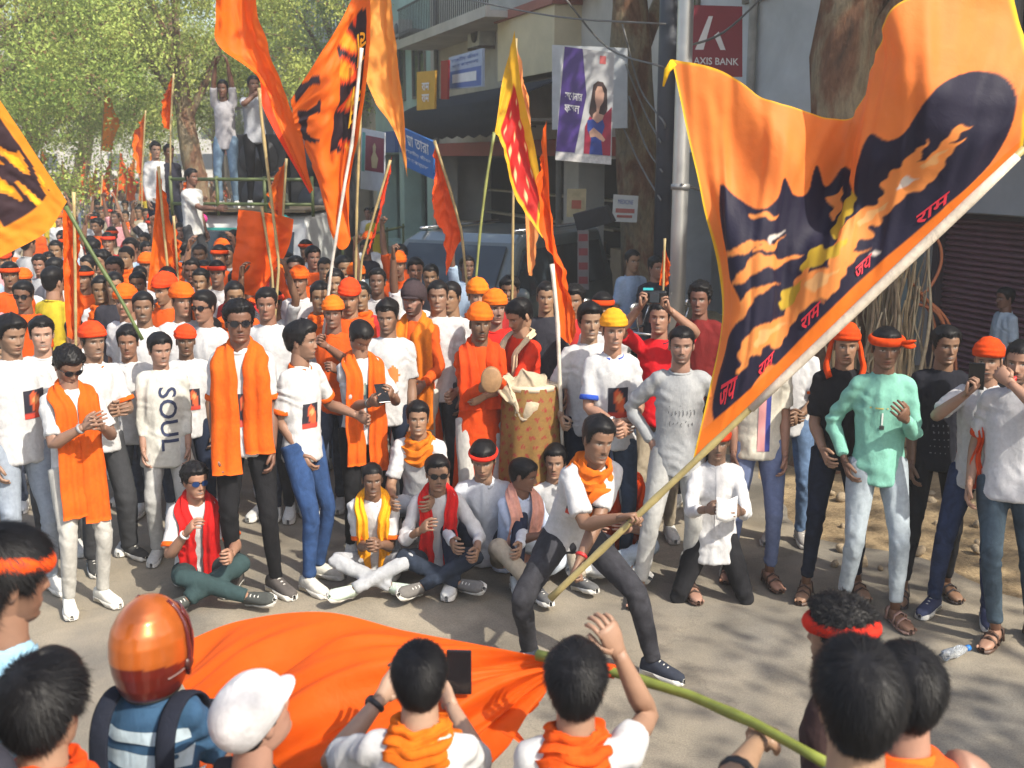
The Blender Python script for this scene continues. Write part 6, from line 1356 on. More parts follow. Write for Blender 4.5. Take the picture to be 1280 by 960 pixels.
oc = [[(1146, 280, 9.25), (1172, 300, 9.2), (1176, 330, 9.2), (1160, 362, 9.15), (1140, 372, 9.1)], [(1140, 372, 9.1), (1165, 380, 9.1), (1186, 405, 9.1), (1193, 440, 9.1), (1196, 480, 9.1)], [(1142, 378, 9.08), (1172, 392, 9.05), (1184, 430, 9.05), (1188, 500, 9.05)], [(1120, 300, 9.1), (1135, 345, 9.05), (1152, 368, 9.05), (1178, 400, 9.05), (1190, 460, 9.05)], [(1150, 370, 9.1), (1166, 398, 9.1), (1172, 440, 9.1), (1178, 500, 9.1)]]
for q in oc: cable('orange cable looping loosely off the root-wrapped trunk', q, .014, OCB, 'orange cables on the trunk')
# dry roots and creeper stems round the trunk
rt = thing('dry_creeper', 'tangle of dry tan creeper stems around the thick trunk foot', 'creeper', (xat(1105, 9.05), 9.05, 0))
RM = [plain('creeper_%d' % i, c, .85, var=.3, vscale=14) for i, c in enumerate(((.34, .25, .14), (.22, .16, .10), (.42, .34, .22)))]
r_ = np.random.default_rng(3)
for i in range(75):
    x = r_.uniform(-.42, .30); y = -.12 + .25 * abs(x) + r_.uniform(-.06, .06); zt = r_.uniform(1.2, 2.35); zb = r_.uniform(.25, .6)
    m = MB(); k = 7; z = np.linspace(zb, zt, k); m.tube(np.stack([x + np.cumsum(r_.normal(0, .03, k)), y + np.cumsum(r_.normal(0, .018, k)), z], 1), np.linspace(.02, .006, k) * r_.uniform(.6, 1.4), 5, smooth=3); m.build('stem', RM[i % 3], rt)

# ================================================================== VEHICLES
WP, TEALP = plain('truck_white', (.62, .63, .62), .4, var=.12, vscale=3), plain('truck_teal', (.03, .30, .27), .4, var=.1)
TYRE, CHROME = plain('tyre', (.018, .018, .018), .8), plain('chrome', (.6, .6, .6), .2, metal=.9, var=.05)
def bbox(par, nm, mat, a, b, bev=.03):
    m = MB(); m.box(a, b); o = m.build(nm, mat, par, smooth=False)
    if bev: bm = o.modifiers.new('b', 'BEVEL'); bm.width = bev; bm.segments = 2
    return o
def wheel(par, x, y, z, r, w, axis='x'):
    m = MB(); a = np.linspace(0, 2 * np.pi, 21); pts = [(0, r * .86 * math.cos(q), r * .86 * math.sin(q)) for q in a]
    m.tube(pts, np.array([(w * .5, r * .16)] * 21), 10, ref=(1, 0, 0)); o = m.build('wheel', TYRE, par); o.location = (x, y, z)
    m = MB(); m.tube([(-w * .3, 0, 0), (w * .3, 0, 0)], [r * .72, r * .72], 16); m.build('rim', STEEL, o); return o
TX, TY = xat(306, 14.4), 14.4
tr = thing('truck', 'decorated mini truck with white cab, green rails and loudspeakers on its bed', 'truck', (TX, TY, 0), R(-10))
prof = [(.0, .45), (-.05, .7), (-.04, 1.05), (.12, 1.75), (.22, 1.9), (1.2, 1.93), (1.25, .45)]
m = MB(); n = len(prof); m.add([(s * .82, y, z) for s in (-1, 1) for y, z in prof], [(i, (i + 1) % n, n + (i + 1) % n, n + i) for i in range(n)] + [tuple(range(n))[::-1], tuple(range(n, 2 * n))]); o = m.build('cab', WP, tr, smooth=False); q = o.modifiers.new('b', 'BEVEL'); q.width = .05; q.segments = 2
def onfront(x0, x1, z0, z1, off=.012):
    f = lambda z: np.interp(z, [.45, .7, 1.05, 1.75], [0, -.05, -.04, .12]) - off
    return [(x0, f(z0), z0), (x1, f(z0), z0), (x1, f(z1), z1), (x0, f(z1), z1)]
for nm, mat_, a in (('windscreen', GLASS, (-.66, .66, 1.14, 1.70)), ('grille', DARK, (-.4, .4, .62, .80)), ('teal_band', TEALP, (-.6, .3, 1.712, 1.745)), ('pink_garland', plain('garland_pink', (.55, .03, .20), .6), (-.74, -.62, .9, 1.6))):
    m = MB(); m.add(onfront(*a, off=.015 if nm != 'pink_garland' else .02), [(0, 1, 2, 3)]); o = m.build(nm, mat_, tr, smooth=False); q = o.modifiers.new('s', 'SOLIDIFY'); q.thickness = .012
for s in (-1, 1):
    m = MB(); m.ball((s * .6, -.06, .74), (.10, .04, .08), 12, 8); m.build('headlight', plain('lamp_glass', (.6, .6, .58), .1, var=.05), tr)
    m = MB(); m.ball((s * .55, .0, 1.86), (.09, .07, .07), 10, 7); m.build('rosette', plain('rosette_%d' % s, ((.55, .03, .2), (.02, .38, .34))[s > 0], .7, var=.3, vscale=40), tr)
    m = MB(); m.tube([(s * .83, .05, 1.3), (s * 1.0, -.05, 1.35)], .012, 6); m.box((s * 1.0 - .05, -.08, 1.2), (s * 1.0 + .05, -.05, 1.5)); m.build('mirror', DARK, tr)
    for y in (.45, 3.6): wheel(tr, s * .72, y, .31, .31, .2)
bbox(tr, 'bumper', plain('bumper_black', (.03, .03, .03), .6), (-.82, -.16, .32), (.82, -.02, .50))
bbox(tr, 'bed', plain('bed_blue', (.03, .10, .09), .6, var=.2), (-.86, 1.3, .62), (.86, 4.6, .80))
bbox(tr, 'cab_deck', plain('deck_wood', (.20, .15, .09), .7), (-.84, .05, 1.945), (.84, 1.35, 1.985), .01)
GRAIL = plain('rail_green', (.10, .13, .045), .55, var=.2)
for z in (2.05, 2.36): 
    m = MB(); m.tube([(-.95, .02, z), (.95, .02, z)], .022, 8); m.build('rail', GRAIL, tr)
for x in (-.95, -.32, .32, .95):
    m = MB(); m.tube([(x, .02, 1.9), (x, .02, 2.40)], .022, 8); m.build('rail_post', GRAIL, tr)
for s in (-1, 1):
    for z in (1.1, 1.5): m = MB(); m.tube([(s * .86, 1.32, z), (s * .86, 4.6, z)], .02, 8); m.build('side_rail', GRAIL, tr)
    for y in (1.4, 2.5, 3.6, 4.55): m = MB(); m.tube([(s * .86, y, .75), (s * .86, y, 1.55)], .02, 8); m.build('side_post', GRAIL, tr)
trm = Matrix.Translation((TX, TY, 0)) @ Matrix.Rotation(R(-10), 4, 'Z')
for i, (x, y, z, w, h, lab) in enumerate(((-.42, 1.95, .80, .80, 2.15, 'black loudspeaker stack behind the man with raised arms'), (.42, 1.95, .80, .78, 2.0, 'black loudspeaker cabinet behind the cameraman on the truck'), (-.45, 2.8, .80, .6, 1.4, 'low black loudspeaker at the rear of the truck bed'))):
    sp = thing('loudspeaker', lab, 'loudspeaker', trm @ Vector((x, y, z)), R(-10))
    bbox(sp, 'cabinet', plain('speaker_black', (.02, .02, .022), .7, var=.2), (-w / 2, -.28, 0), (w / 2, .28, h), .02)
    for q in (.25, .6, .85):
        m = MB(); m.tube([(0, -.285, h * q), (0, -.30, h * q)], [w * .33, w * .36], 18); m.build('driver', plain('driver_grey', (.05, .05, .055), .5), sp)
def rider(label, px, top, Y, z0, **k): return person(label, px, Y=Y, top=top, z0=z0, lod=1, **k)
rider('man in pale shirt and blue jeans standing on the cab with both arms raised', 291, 98, 14.85, 1.985, rot=0, skin=2, hair='short', shirt=dict(col=(.36, .35, .37), collar=(.36, .35, .37), kind='shirt', hem=-.25), pants=dict(col=(.16, .24, .33)), A=(-.05, -.15, 1.98), B=(.1, -.12, 1.99), eA=(-1, -.2, 0), eB=(1, -.2, 0))
rider('cameraman in pale shirt on the truck beside the man with raised arms', 327, 128, 14.95, 1.985, h=1.68, rot=30, skin=2, hair='short', shirt=dict(col=(.36, .37, .40), kind='shirt'), pants=dict(col=BLK), A=(-.02, -.28, 1.5), B=(.16, -.26, 1.52), eA=(-1, -.2, -.8), eB=(1, -.2, -.8))
TB = .80
rider('man in white shirt with bowed head riding high at the truck side', 203, 156, 17.0, TB + .3, rot=30, skin=1, hair='full', shirt=dict(col=WHITE, sleeve='long', kind='shirt'), pants=dict(col=NAVY), h=1.75)
rider('man in dark shirt riding beside the white-shirted man on the truck', 219, 168, 17.1, TB + .3, h=1.72, rot=40, skin=2, hair='short', shirt=dict(col=(.03, .03, .045)), pants=dict(col=NAVY))
rider('man in white shirt leaning on the green truck rail', 246, 192, 14.1, .9, h=1.6, rot=60, skin=2, hair='short', shirt=dict(col=(.6, .6, .58), kind='shirt'), pants=dict(col=GREY), A=(.0, -.45, 1.2))
rider('man in olive shirt seated at the right of the truck rail', 350, 195, 14.6, .9, h=1.55, rot=-20, skin=2, hair='short', shirt=dict(col=(.08, .09, .07)), pants=dict(col=BLK))
# step beneath the three riders at the truck's sides
for i, (px, Y, z, lab) in enumerate(((211, 17.05, TB + .3, 'long wooden ledge under the two men at the truck side'), (246, 14.1, .9, 'wooden crate under the man leaning on the truck rail'), (350, 14.6, .9, 'wooden crate under the man seated by the truck rail'))):
    o = MB().box((-.5, -.3, 0), (.5, .3, z - .0)).build('wooden_crate', plain('crate_wood', (.22, .16, .10), .8, var=.3), None, smooth=False); o.location = (xat(px, Y), Y, 0); tag(o, lab, 'crate')
# parked car
CX, CY = xat(600, 13.2), 13.2
cr = thing('parked_car', 'parked dark grey jeep in front of the awning', 'car', (CX, CY, 0), R(-28))
pf = [(-2.1, .40), (-2.15, .75), (-2.0, .98), (-1.05, 1.08), (-.45, 1.70), (-.2, 1.78), (1.75, 1.78), (2.05, 1.15), (2.1, .40)]
m = MB(); n = len(pf); W = lambda z: .88 - .16 * max(0, z - 1.0)
m.add([(s * W(z), y, z) for s in (-1, 1) for y, z in pf], [(i, (i + 1) % n, n + (i + 1) % n, n + i) for i in range(n)] + [tuple(range(n))[::-1], tuple(range(n, 2 * n))]); o = m.build('body', plain('car_paint', (.10, .12, .12), .3, coat=.6, var=.08), cr, smooth=False); q = o.modifiers.new('b', 'BEVEL'); q.width = .07; q.segments = 3
m = MB(); m.add([(-.72, -1.03, 1.12), (.72, -1.03, 1.12), (.64, -.52, 1.66), (-.64, -.52, 1.66)], [(0, 1, 2, 3)]); o = m.build('windscreen', GLASS, cr, smooth=False); q = o.modifiers.new('s', 'SOLIDIFY'); q.thickness = .03; q.offset = 0
for s in (-1, 1):
    for y0, y1, y2, y3 in ((-.85, .28, .28, -.40), (.36, 1.75, 1.62, .36)):
        m = MB(); m.add([(s * (W(1.12) + .012), y0, 1.12), (s * (W(1.12) + .012), y1, 1.12), (s * (W(1.62) + .012), y2, 1.62), (s * (W(1.62) + .012), y3, 1.62)], [(0, 1, 2, 3)]); o = m.build('side_window', GLASS, cr, smooth=False); q = o.modifiers.new('s', 'SOLIDIFY'); q.thickness = .03; q.offset = 0
    m = MB(); m.ball((s * .66, -2.1, .80), (.17, .08, .10), 12, 8); m.build('headlight', plain('lamp_glass', (.6, .6, .58), .1, var=.05), cr)
    m = MB(); m.ball((s * 1.0, -.85, 1.18), (.10, .06, .08), 10, 7); m.build('mirror', plain('car_paint', (.34, .36, .36), .3), cr)
    m = MB(); m.tube([(s * .62, -.3, 1.82), (s * .62, 1.6, 1.82)], .02, 8); m.build('roof_rail', CHROME, cr)
    for y in (-1.35, 1.35): wheel(cr, s * .80, y, .35, .35, .22)
bbox(cr, 'bumper', plain('bumper_black', (.03, .03, .03), .6), (-.88, -2.26, .38), (.88, -2.10, .62)); bbox(cr, 'grille', DARK, (-.42, -2.19, .70), (.42, -2.13, .90), .01)
def motorbike(label, px, Y, rz):
    b = thing('motorbike', label, 'motorbike', (xat(px, Y), Y, 0), R(rz), 'motorbikes parked before the shops')
    for y in (-.62, .62):
        w = wheel(b, 0, y, .30, .30, .09)
    m = MB(); m.tube([(0, -.28, .78), (0, -.05, .84), (0, .2, .76)], [(.09, .10), (.14, .13), (.08, .08)], 12, smooth=3); m.build('tank', plain('bike_black', (.015, .015, .018), .15, coat=.6), b)
    m = MB(); m.tube([(0, .15, .78), (0, .5, .80), (0, .85, .86)], [(.11, .05), (.13, .05), (.08, .04)], 10, smooth=3); m.build('seat', plain('seat_vinyl', (.02, .02, .02), .6), b)
    m = MB(); m.box((-.12, -.2, .3), (.12, .25, .62)); m.build('engine', plain('engine_grey', (.2, .2, .2), .5, metal=.6), b, smooth=False)
    m = MB(); m.tube([(-.36, -.3, 1.02), (-.2, -.42, 1.0), (0, -.45, .98), (.2, -.42, 1.0), (.36, -.3, 1.02)], .014, 8); m.build('handlebar', CHROME, b)
    m = MB(); m.ball((0, -.55, .88), (.10, .08, .10), 14, 8); m.build('headlight', plain('lamp_glass', (.6, .6, .58), .1, var=.05), b)
    for s in (-1, 1):
        m = MB(); m.tube([(s * .28, -.36, 1.02), (s * .34, -.38, 1.22)], .007, 6); m.ball((s * .35, -.38, 1.26), (.07, .02, .05), 10, 7); m.build('mirror', CHROME, b)
        m = MB(); m.tube([(s * .07, -.62, .3), (s * .07, -.45, .98)], .022, 8); m.build('fork', CHROME, b)
    m = MB(); m.tube([(.12, .1, .35), (.14, .9, .42)], [.035, .045], 10); m.build('exhaust', CHROME, b)
motorbike('black motorbike parked beside the red striped banner', 752, 11.2, 20); motorbike('black motorbike parked before the jeep', 612, 11.0, -25); motorbike('black motorbike nearest the silver lamp post', 795, 10.9, 35)

# ================================================================== SMALL THINGS
def hw(p, s): 
    v = Vector(p.hA if s == 'A' else p.hB); v.rotate(Matrix.Rotation(p.root.rotation_euler.z, 3, 'Z')); return Vector(p.root.location) + v
def slab(nm, label, cat, loc, size, rz, rx=0., mat=PHONE, parts=()):
    t = thing(nm, label, cat, loc, R(rz)); t.rotation_euler = (R(rx), 0, R(rz)); x, y, z = (q / 2 for q in size)
    bbox(t, 'case', mat, (-x, -y, -z), (x, y, z), min(size) * .3)
    for n_, mt, a, b in parts: bbox(t, n_, mt, a, b, 0)
    return t
lensP = lambda y: ('lens', GLASS, (-.025, y, .03), (-.008, y + .003, .055))
pm = phone_man; c = (hw(pm, 'A') + hw(pm, 'B')) / 2
slab('phone', 'black phone held by the young man looking down', 'phone', c + Vector((0, -.02, .03)), (.075, .010, .15), 22, -50, parts=(('screen', GLASS, (-.033, .005, -.07), (.033, .0065, .07)),))
slab('phone', 'black phone filming at arm height by the shaved-neck man', 'phone', at(574, 840, Y5 + .40), (.072, .012, .135), 176, 0, parts=(('screen', plain('screen_dim', (.012, .012, .016), .15), (-.031, -.0075, -.062), (.031, -.006, .062)),))
slab('phone', 'black phone held out before the helmeted rider', 'phone', at(252, 892, 3.15), (.155, .012, .10), 176, 0)
q = PEOPLE['man in red polo holding a camera up in front of his face with both arms']; c = (hw(q, 'A') + hw(q, 'B')) / 2
slab('camera', 'small dark camera with cyan screen held up by the red polo man', 'camera', c + Vector((0, 0, .03)), (.16, .04, .085), -8, 0, parts=(('screen', plain('screen_cyan', (.05, .45, .5), .2, var=0), (-.075, -.024, .046), (-.01, -.0, .060)), ('lens', GLASS, (-.03, -.05, -.03), (.03, -.021, .03))))
q = PEOPLE['man in orange head wrap holding a phone up behind the whistle blower']; slab('phone', 'dark phone raised by the man in orange head wrap', 'phone', hw(q, 'A') + Vector((0, 0, .06)), (.08, .01, .15), -30, 10)
q = PEOPLE['man in white tee blowing a red whistle, orange cloth tied at his arm']
m = MB(); Mh = np.array(q.root.matrix_basis) @ q.MHk; m.tube([(0, -.088, -.066), (0, -.105, -.068), (0, -.122, -.068)], [.007, .010, .014], 10); m.ball((0, -.122, -.072), (.014, .016, .016), 10, 7); m.xform(Mh); c0 = m.verts().mean(0); m.v = [v - c0 for v in m.v]; o = m.build('whistle', plain('whistle_red', (.6, .01, .015), .35, var=0)); o.location = c0; tag(o, 'red whistle between the lips of the man in white tee', 'whistle')
q = PEOPLE['man in orange headband and white shirt kneeling upright, folded paper in his hands']; c = (hw(q, 'A') + hw(q, 'B')) / 2
m = MB(); g_ = np.array([[(x, .02 * math.sin(9 * x) , z + .4 * abs(x)) for x in np.linspace(-.06, .06, 7)] for z in np.linspace(-.06, .07, 5)]); m.grid(g_); o = m.build('paper', plain('paper_white', (.78, .78, .77), .8, var=.05)); o.location = c + Vector((0, -.05, .0)); q_ = o.modifiers.new('s', 'SOLIDIFY'); q_.thickness = .002; tag(o, 'folded white paper in the hands of the kneeling man', 'paper')
q = PEOPLE['man in orange turban and long orange kurta holding a hand drum, white trousers']; c = (hw(q, 'A') + hw(q, 'B')) / 2
m = MB(); m.tube([(0, .03, 0), (0, .025, 0), (0, -.025, 0), (0, -.03, 0)], np.array([(.060, .075), (.066, .082), (.066, .082), (.058, .073)]), 24, ref=(1, 0, 0)); o = m.build('hand_drum', plain('clay_tan', (.30, .17, .08), .6, var=.3, vscale=20)); o.location = c + Vector((0, -.07, .02)); tag(o, 'small oval tan hand drum held against the orange kurta', 'drum')
# drum
dx, dy = xat(664, 7.2), 7.2
dr = thing('drum', 'tall drum wrapped in yellow cloth with red flowers, crumpled cream cover on top', 'drum', (dx, dy, 0))
zz = np.linspace(0, 1.18, 110); a = np.linspace(0, 2 * np.pi, 150, endpoint=False); rr = np.interp(zz, [0, .1, .6, 1.05, 1.18], [.19, .195, .215, .20, .175])
ZZ_, AA = np.meshgrid(zz, a, indexing='ij'); fold = 1 + .09 * np.sin(AA * 9 + 2 * np.sin(ZZ_ * 3)) * np.clip(1.1 - ZZ_, .1, 1)
Cc = np.tile(np.array([.21, .115, .03]), (*ZZ_.shape, 1)); fl_ = np.sin(AA * 16 + np.floor(ZZ_ / .06) * 1.9) + np.sin((ZZ_ / .06 % 1) * 6.28 - 1.57) > 1.05 + .3 * np.sin(AA * 37 + ZZ_ * 90); Cc[fl_] = (.24, .02, .02); Cc[fl_ & (np.sin(AA * 50 + ZZ_ * 70) > .5)] = (.22, .10, .03)
m = MB(); m.grid(np.stack([rr[:, None] * fold * np.cos(AA), rr[:, None] * fold * np.sin(AA), ZZ_], -1), Cc, closed_u=True); m.build('wrapped_cloth', attr_mat('print_cloth', .8, var=.15, vscale=60), dr, colors=True)
m = MB(); m.tube([(0, 0, 1.16), (0, 0, 1.19)], [.18, .175], 28); m.build('drum_head', plain('drum_skin', (.55, .46, .33), .6, var=.2), dr)
m = MB(); m.ball((-.05, -.07, 1.19), (.15, .13, .075), 40, 26); v = m.verts(); m.v = [v + np.stack([.03 * wav(v, 22, 5), .03 * wav(v, 22, 6), .035 * wav(v, 20, 7)], 1) - np.outer(np.clip(-.08 - v[:, 1], 0, 1) * 1.3, (0, 0, 1))]
m.build('crumpled_cover', cloth((.46, .38, .27), 'scarf'), dr)
# crushed bottle
bt = thing('plastic_bottle', 'crushed clear plastic bottle with blue cap lying on the road', 'bottle', gnd(1194, 822) + Vector((0, 0, .033)), R(30))
m = MB(); m.tube([(-.09, 0, 0), (-.085, 0, 0), (-.04, 0, .002), (0, .004, -.004), (.04, 0, .003), (.062, 0, 0), (.085, 0, 0)], np.array([(.028, .028), (.033, .030), (.032, .024), (.033, .027), (.031, .024), (.022, .022), (.013, .013)]), 14, smooth=2); m.build('bottle_body', plain('clear_plastic', (.75, .80, .85), .15, var=.05, trans=.75), bt)
m = MB(); m.tube([(.085, 0, 0), (.108, 0, 0)], [.017, .017], 14); m.build('cap', plain('cap_blue', (.02, .16, .50), .4, var=.05), bt)
# helmet
def helmet_mat():
    m, nt, b = nodes_of('helmet_paint_reflection'); setp(b, rough=.30, metal=.45, coat=.6, coat_r=.10)
    at_ = nt.nodes.new('ShaderNodeAttribute'); at_.attribute_name = 'Col'; n = noise(nt, 7, 5, .6, .5, objcoord(nt))
    nt.links.new(mixcol(nt, 1., at_.outputs['Color'], ramp(nt, n.outputs[0], [(.3, (.75,) * 3), (.72, (1.2,) * 3)]), 'MULTIPLY'), b.inputs['Base Color']); return m
Mh = hel.MHk; hz = np.concatenate([np.linspace(-.150, .13, 40), .13 + .06 * np.sin(np.linspace(0, np.pi / 2, 16))[1:]]); hu = np.linspace(-np.pi, np.pi, 72, endpoint=False); U, Z = np.meshgrid(hu, hz)
rad = np.interp(hz, [-.150, -.135, -.10, -.05, 0, .05, .09, .13, .155, .172, .183, .19], [.090, .102, .117, .129, .134, .131, .121, .098, .075, .052, .030, .0])[:, None]
def hsurf(u, z, off=0.): r0_ = np.interp(z, hz, rad[:, 0]) + off; return np.stack([r0_ * np.sin(u) * .95, -r0_ * np.cos(u) * 1.10 + .004 + 0 * z, z + 0 * u], -1)
low = Z < -.030 - .020 * np.cos(U); Cc = np.where(low[..., None], np.array([.17, .018, .010]), np.array([.52, .125, .018]))  # orange above, dark red below: the sky reflection's edge put into the colour
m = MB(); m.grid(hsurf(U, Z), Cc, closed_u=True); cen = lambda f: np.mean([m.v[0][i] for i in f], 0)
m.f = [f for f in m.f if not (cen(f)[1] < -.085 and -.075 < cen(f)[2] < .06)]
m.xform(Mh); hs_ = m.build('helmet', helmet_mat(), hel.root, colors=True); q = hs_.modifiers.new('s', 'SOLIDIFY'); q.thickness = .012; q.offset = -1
VM = plain('visor_maroon', (.085, .012, .014), .12, var=.1, coat=.5)
aa = np.linspace(-1.05, 1.05, 24); zz = np.linspace(-.085, .125, 14); A_, Z_ = np.meshgrid(aa, zz); m = MB(); m.grid(hsurf(A_, Z_, .010)); m.xform(Mh); o = m.build('visor', VM, hs_); q = o.modifiers.new('s', 'SOLIDIFY'); q.thickness = .005
for s_ in (-1, 1):
    zz = np.linspace(-.10, .165, 16); uu = s_ * (1.12 + .25 * np.sin((zz + .10) / .265 * np.pi) ** .7 * .8); m = MB(); m.tube(hsurf(uu, zz, .006), np.linspace(.010, .006, 16), 8); m.xform(Mh); m.build('visor_ridge', VM, hs_)
    m = MB(); m.ball(hsurf(np.array(s_ * 1.25), np.array(-.055), .004), (.012, .022, .022), 12, 8); m.xform(Mh); m.build('hinge_cap', plain('hinge_dark', (.05, .015, .012), .35), hs_)
    m = MB(); uu = np.linspace(1.45, 2.0, 10) * s_; m.tube(hsurf(uu, np.full(10, -.062) - .006 * np.linspace(0, 1, 10), .0005), np.array([(.002, .007)] * 10), 6, ref=(0, 0, 1)); m.xform(Mh); m.build('side_mark', plain('decal_dark', (.16, .10, .09), .4), hs_)
m = MB(); m.tube(np.concatenate([hsurf(hu, np.full(len(hu), -.149), -.003), hsurf(hu[:1], np.array([-.149]), -.003)]), .006, 7); m.xform(Mh); m.build('rim_trim', plain('trim_black', (.015, .015, .015), .6), hs_)
for i, (z0, w) in enumerate(((.62, .05), (.45, .06), (.28, .05), (.78, .035))):    # pale stripes on the rider's back
    DEFER.append(lambda z0=z0, w=w: back_stripe(hel, z0, w))
def back_stripe(pr, t, w):
    me = pr.shirt.data; bvh = BVHTree.FromPolygons([v.co for v in me.vertices], [p.vertices for p in me.polygons]); o, lat, fwd, up = pr.frame(t); o = o * pr.k; V = []; n = 23
    for dz in (-w / 2, 0, w / 2):
        for x in np.linspace(-.15, .15, n):
            p = o + lat * x * pr.k + up * dz - fwd * .6; h = bvh.ray_cast(Vector(p), Vector(fwd), 1.)
            V.append(np.array(h[0]) - fwd * .004 if h[0] is not None else p + fwd * .55)
    mb = MB(); mb.add(V, [(i * n + j, i * n + j + 1, (i + 1) * n + j + 1, (i + 1) * n + j) for i in range(2) for j in range(n - 1)]); mb.build('stripe', cloth((.45, .55, .62), 'shirt'), pr.root)
# ================================================================== THE CROWD
KINDS = {}
def proto(key, desc, lod, **k): KINDS[(key, lod)] = (desc, k, None)
GAR = dict(col=(.74, .74, .74))
base = {
 'plain': ('short black hair', dict(hair='short')),
 'full': ('thick black hair', dict(hair='full', hd=(15, 0, 0))),
 'curly': ('curly hair', dict(hair='curly', hd=(-15, 5, 0), face=dict(mouth=.6))),
 'must': ('a black moustache', dict(hair='short', face=dict(must=1., beard=.3), hd=(10, 0, 0))),
 'turban': ('an orange head scarf', dict(hair=None, wear=(w_turban((.86, .13, .010), 2.8, th=.018),), hd=(8, 0, 0))),
 'turban2': ('a red-orange head scarf', dict(hair=None, wear=(w_turban((.78, .06, .012), 3.0),), hd=(-14, 8, 0), face=dict(must=.7))),
 'band': ('an orange headband', dict(hair='full', wear=(w_band(DORANGE, 3., 6.6),))),
 'shades': ('sunglasses', dict(hair='full', wear=(w_shades(),), face=dict(must=.7))),
 'scarf': ('an orange scarf at his neck', dict(hair='short', wear=(w_necker(ORANGE, .2),), hd=(12, 0, 0))),
 'armup': ('one arm thrust up', dict(hair='full', A=(-.18, -.08, 1.93), eA=(-1, -.1, 0), cA=.9, face=dict(mouth=1.), hd=(0, -8, 0))),
 'hands': ('both arms raised', dict(hair='short', A=(-.22, -.15, 1.85), B=(.2, -.15, 1.88), eA=(-1, -.1, 0), eB=(1, -.1, 0), wear=(w_band((.72, .05, .02), 3., 6.4),))),
 'grip': ('hands gripped together', dict(hair='short', A=(-.03, -.25, 1.40), B=(.04, -.25, 1.22), cA=.9, cB=.9, wear=(w_turban((.88, .17, .012), 3.),))),
 'back': ('his back turned', dict(hair='full')),
}
rotk = {'back': 160}
def solveY(px, top, h):
    d = ray(px, top); t = (h - CAM_H) / d.z; return t * d.y
SH = {'white': ('white', (.53, .53, .54)), 'orange': ('orange', (.62, .085, .010)), 'yellow': ('yellow', (.50, .38, .03)), 'khaki': ('khaki', (.33, .28, .20)), 'grey': ('grey', (.35, .36, .38)), 'dark': ('dark', (.03, .03, .04)), 'blue': ('pale blue', (.32, .42, .56)), 'red': ('red', (.45, .03, .03)), 'teal': ('teal', (.03, .22, .22)), 'pink': ('pink', (.60, .28, .30))}
slots = []
def slot(px, top, key, shirt, zone, lod=1, h=None, rot=None):
    h = h or random.uniform(1.62, 1.74); Yq_ = solveY(px, top, h)
    if Yq_ < 8.0: Yq_ = random.uniform(8.0, 8.3); h = at(px, top, Yq_).z
    slots.append((px, Yq_, h, key, shirt, zone, lod, rot))
NEAR = 'behind the front row'
for q in [(4, 428, 'scarf', 'white'), (38, 352, 'shades', 'orange'), (20, 328, 'band', 'orange'), (72, 335, 'back', 'yellow'), (56, 318, 'full', 'grey'), (99, 398, 'full', 'white'), (112, 333, 'band', 'orange'), (133, 345, 'scarf', 'white'), (144, 284, 'band', 'khaki'), (186, 364, 'must', 'white'), (165, 358, 'turban', 'white'), (233, 356, 'turban', 'white'), (214, 344, 'turban2', 'orange'), (262, 364, 'shades', 'white'),
          (276, 326, 'hands', 'white'), (270, 398, 'full', 'white'), (339, 360, 'full', 'white'), (378, 335, 'turban', 'white'), (356, 418, 'must', 'white'), (404, 352, 'scarf', 'white'), (431, 320, 'scarf', 'yellow'), (440, 352, 'turban2', 'orange'), (474, 336, 'armup', 'white'), (502, 306, 'armup', 'orange'), (408, 322, 'plain', 'white'), (521, 322, 'full', 'grey'), (566, 352, 'plain', 'white'), (637, 345, 'curly', 'red'), (645, 300, 'back', 'teal'), (716, 356, 'curly', 'red'), (752, 366, 'band', 'white'), (788, 312, 'plain', 'blue'), (818, 320, 'full', 'dark'),
          (312, 338, 'grip', 'orange'), (420, 372, 'grip', 'orange'), (448, 330, 'grip', 'white'), (352, 330, 'grip', 'white'), (584, 320, 'armup', 'blue'), (150, 340, 'plain', 'dark'), (8, 300, 'plain', 'khaki'), (86, 300, 'plain', 'pink'), (170, 300, 'full', 'blue'), (540, 330, 'plain', 'dark'), (682, 352, 'plain', 'dark'), (298, 352, 'scarf', 'orange'), (245, 322, 'full', 'white'), (190, 318, 'turban', 'white'), (330, 300, 'curly', 'dark'), (460, 300, 'full', 'dark'), (385, 300, 'band', 'white')]:
    slot(*q, NEAR)
keys = ['plain', 'plain', 'full', 'full', 'curly', 'must', 'turban', 'turban2', 'band', 'scarf', 'shades', 'armup', 'armup', 'hands', 'back']; shs = ['white'] * 6 + ['orange'] * 4 + ['yellow', 'khaki', 'grey', 'grey', 'dark', 'dark', 'blue', 'red', 'pink']
placed = [(xat(s_[0], s_[1]), s_[1]) for s_ in slots]
def free(x, y, dmin):
    return all((x - a) ** 2 + (y - b) ** 2 > dmin * dmin for a, b in placed)
def inside_truck(x, y):
    q = trm.inverted() @ Vector((x, y, 0)); return abs(q.x) < 1.25 and -.5 < q.y < 5
def in_car(x, y): return (x - CX) ** 2 + (y - CY) ** 2 < 2.3 ** 2
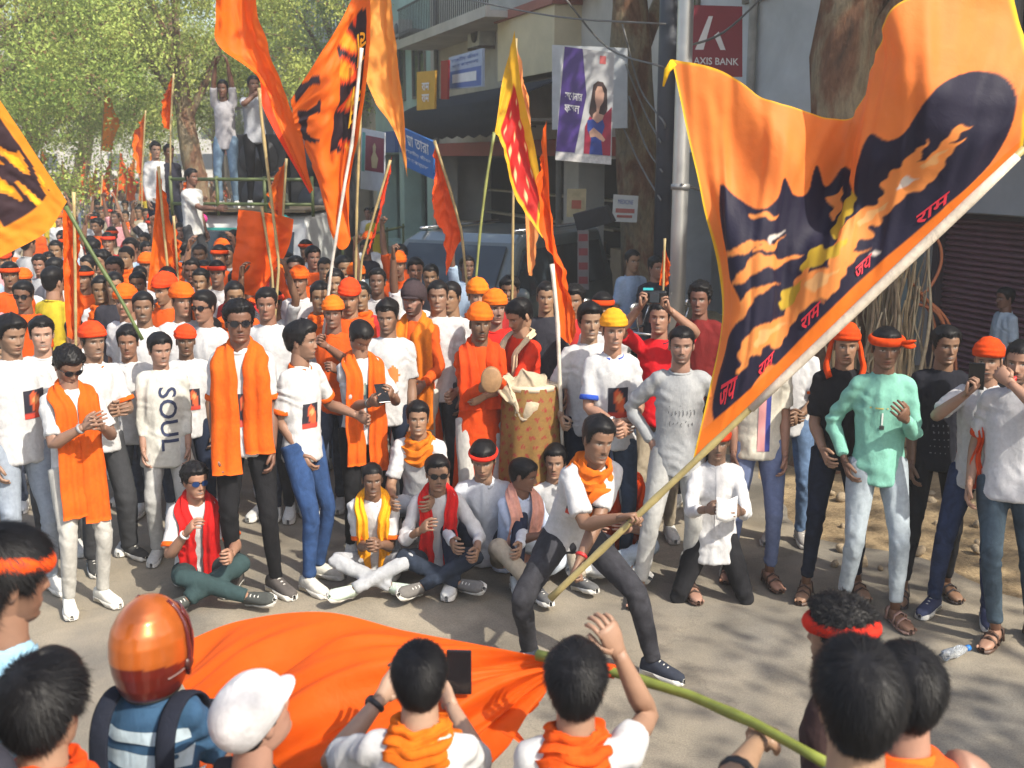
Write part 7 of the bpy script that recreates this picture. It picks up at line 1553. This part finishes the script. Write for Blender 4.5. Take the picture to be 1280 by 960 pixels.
def fill(y0, y1, n, px0, px1, dmin, zone, lod):
    c = tries = 0
    while c < n and tries < n * 60:
        tries += 1; y = y0 * (y1 / y0) ** random.random(); px = random.uniform(px0, px1); x = xat(px, y)
        rel = Vector((x, y, 0)) - B0; o_ = rel.dot(SN)
        if o_ < 2.6 or o_ > 13 or inside_truck(x, y) or in_car(x, y) or not free(x, y, dmin): continue
        placed.append((x, y)); slots.append((px, y, random.uniform(1.58, 1.76), random.choice(keys), random.choice(shs), zone, lod, None)); c += 1
fill(8.9, 14, 62, -30, 545, .43, 'ahead of the truck', 1)
fill(14, 24, 56, -30, 470, .55, 'beside the truck', 1)
fill(24, 48, 70, 0, 330, .7, 'far down the street', 2)
fill(48, 95, 60, 30, 260, .8, 'at the hazy street end', 2)
CRG = {NEAR: 'men packed behind the front row'}
protos = {}
def label_of(key, shirt, zone): return 'man in %s shirt with %s %s' % (SH[shirt][0], base[key][0], zone)
todo = []
for sl in slots:
    px, y, h, key, shirt, zone, lod, rot = sl
    pk = (key, lod)
    if pk not in protos:
        d, k = base[key]
        protos[pk] = person(label_of(key, shirt, zone), px, Y=y, h=h, rot=rotk.get(key, random.uniform(-18, 25)), lod=lod, shirt=dict(col=SH[shirt][1]), pants=dict(col=(.05, .06, .09)), group='men of the crowd ' + zone, skinmat=SKINR, seed=len(protos) * 17, skin=0, **k)
        protos[pk].h = h
    else: todo.append(sl)
finish_cloth()
for px, y, h, key, shirt, zone, lod, rot in todo:
    src = protos[(key, lod)]; c = copy_tree(src.root); k = h / src.h
    c.location = (xat(px, y), y, 0); c.scale = (k, k, k); c.rotation_euler = (0, 0, R(rotk.get(key, 0) + random.uniform(-22, 28)))
    c['label'] = label_of(key, shirt, zone); c['group'] = 'men of the crowd ' + zone
    for ch in c.children:
        if ch.name.split('.')[0] in ('shirt', 'collar'): ch.material_slots[0].link = 'OBJECT'; ch.material_slots[0].material = cloth(SH[shirt][1], 'tee')
        if ch.name.startswith('trousers'):
            ch.material_slots[0].link = 'OBJECT'; ch.material_slots[0].material = cloth(random.choice([(.05, .06, .09), (.02, .02, .025), (.12, .16, .24), (.3, .28, .24)]), 'denim')
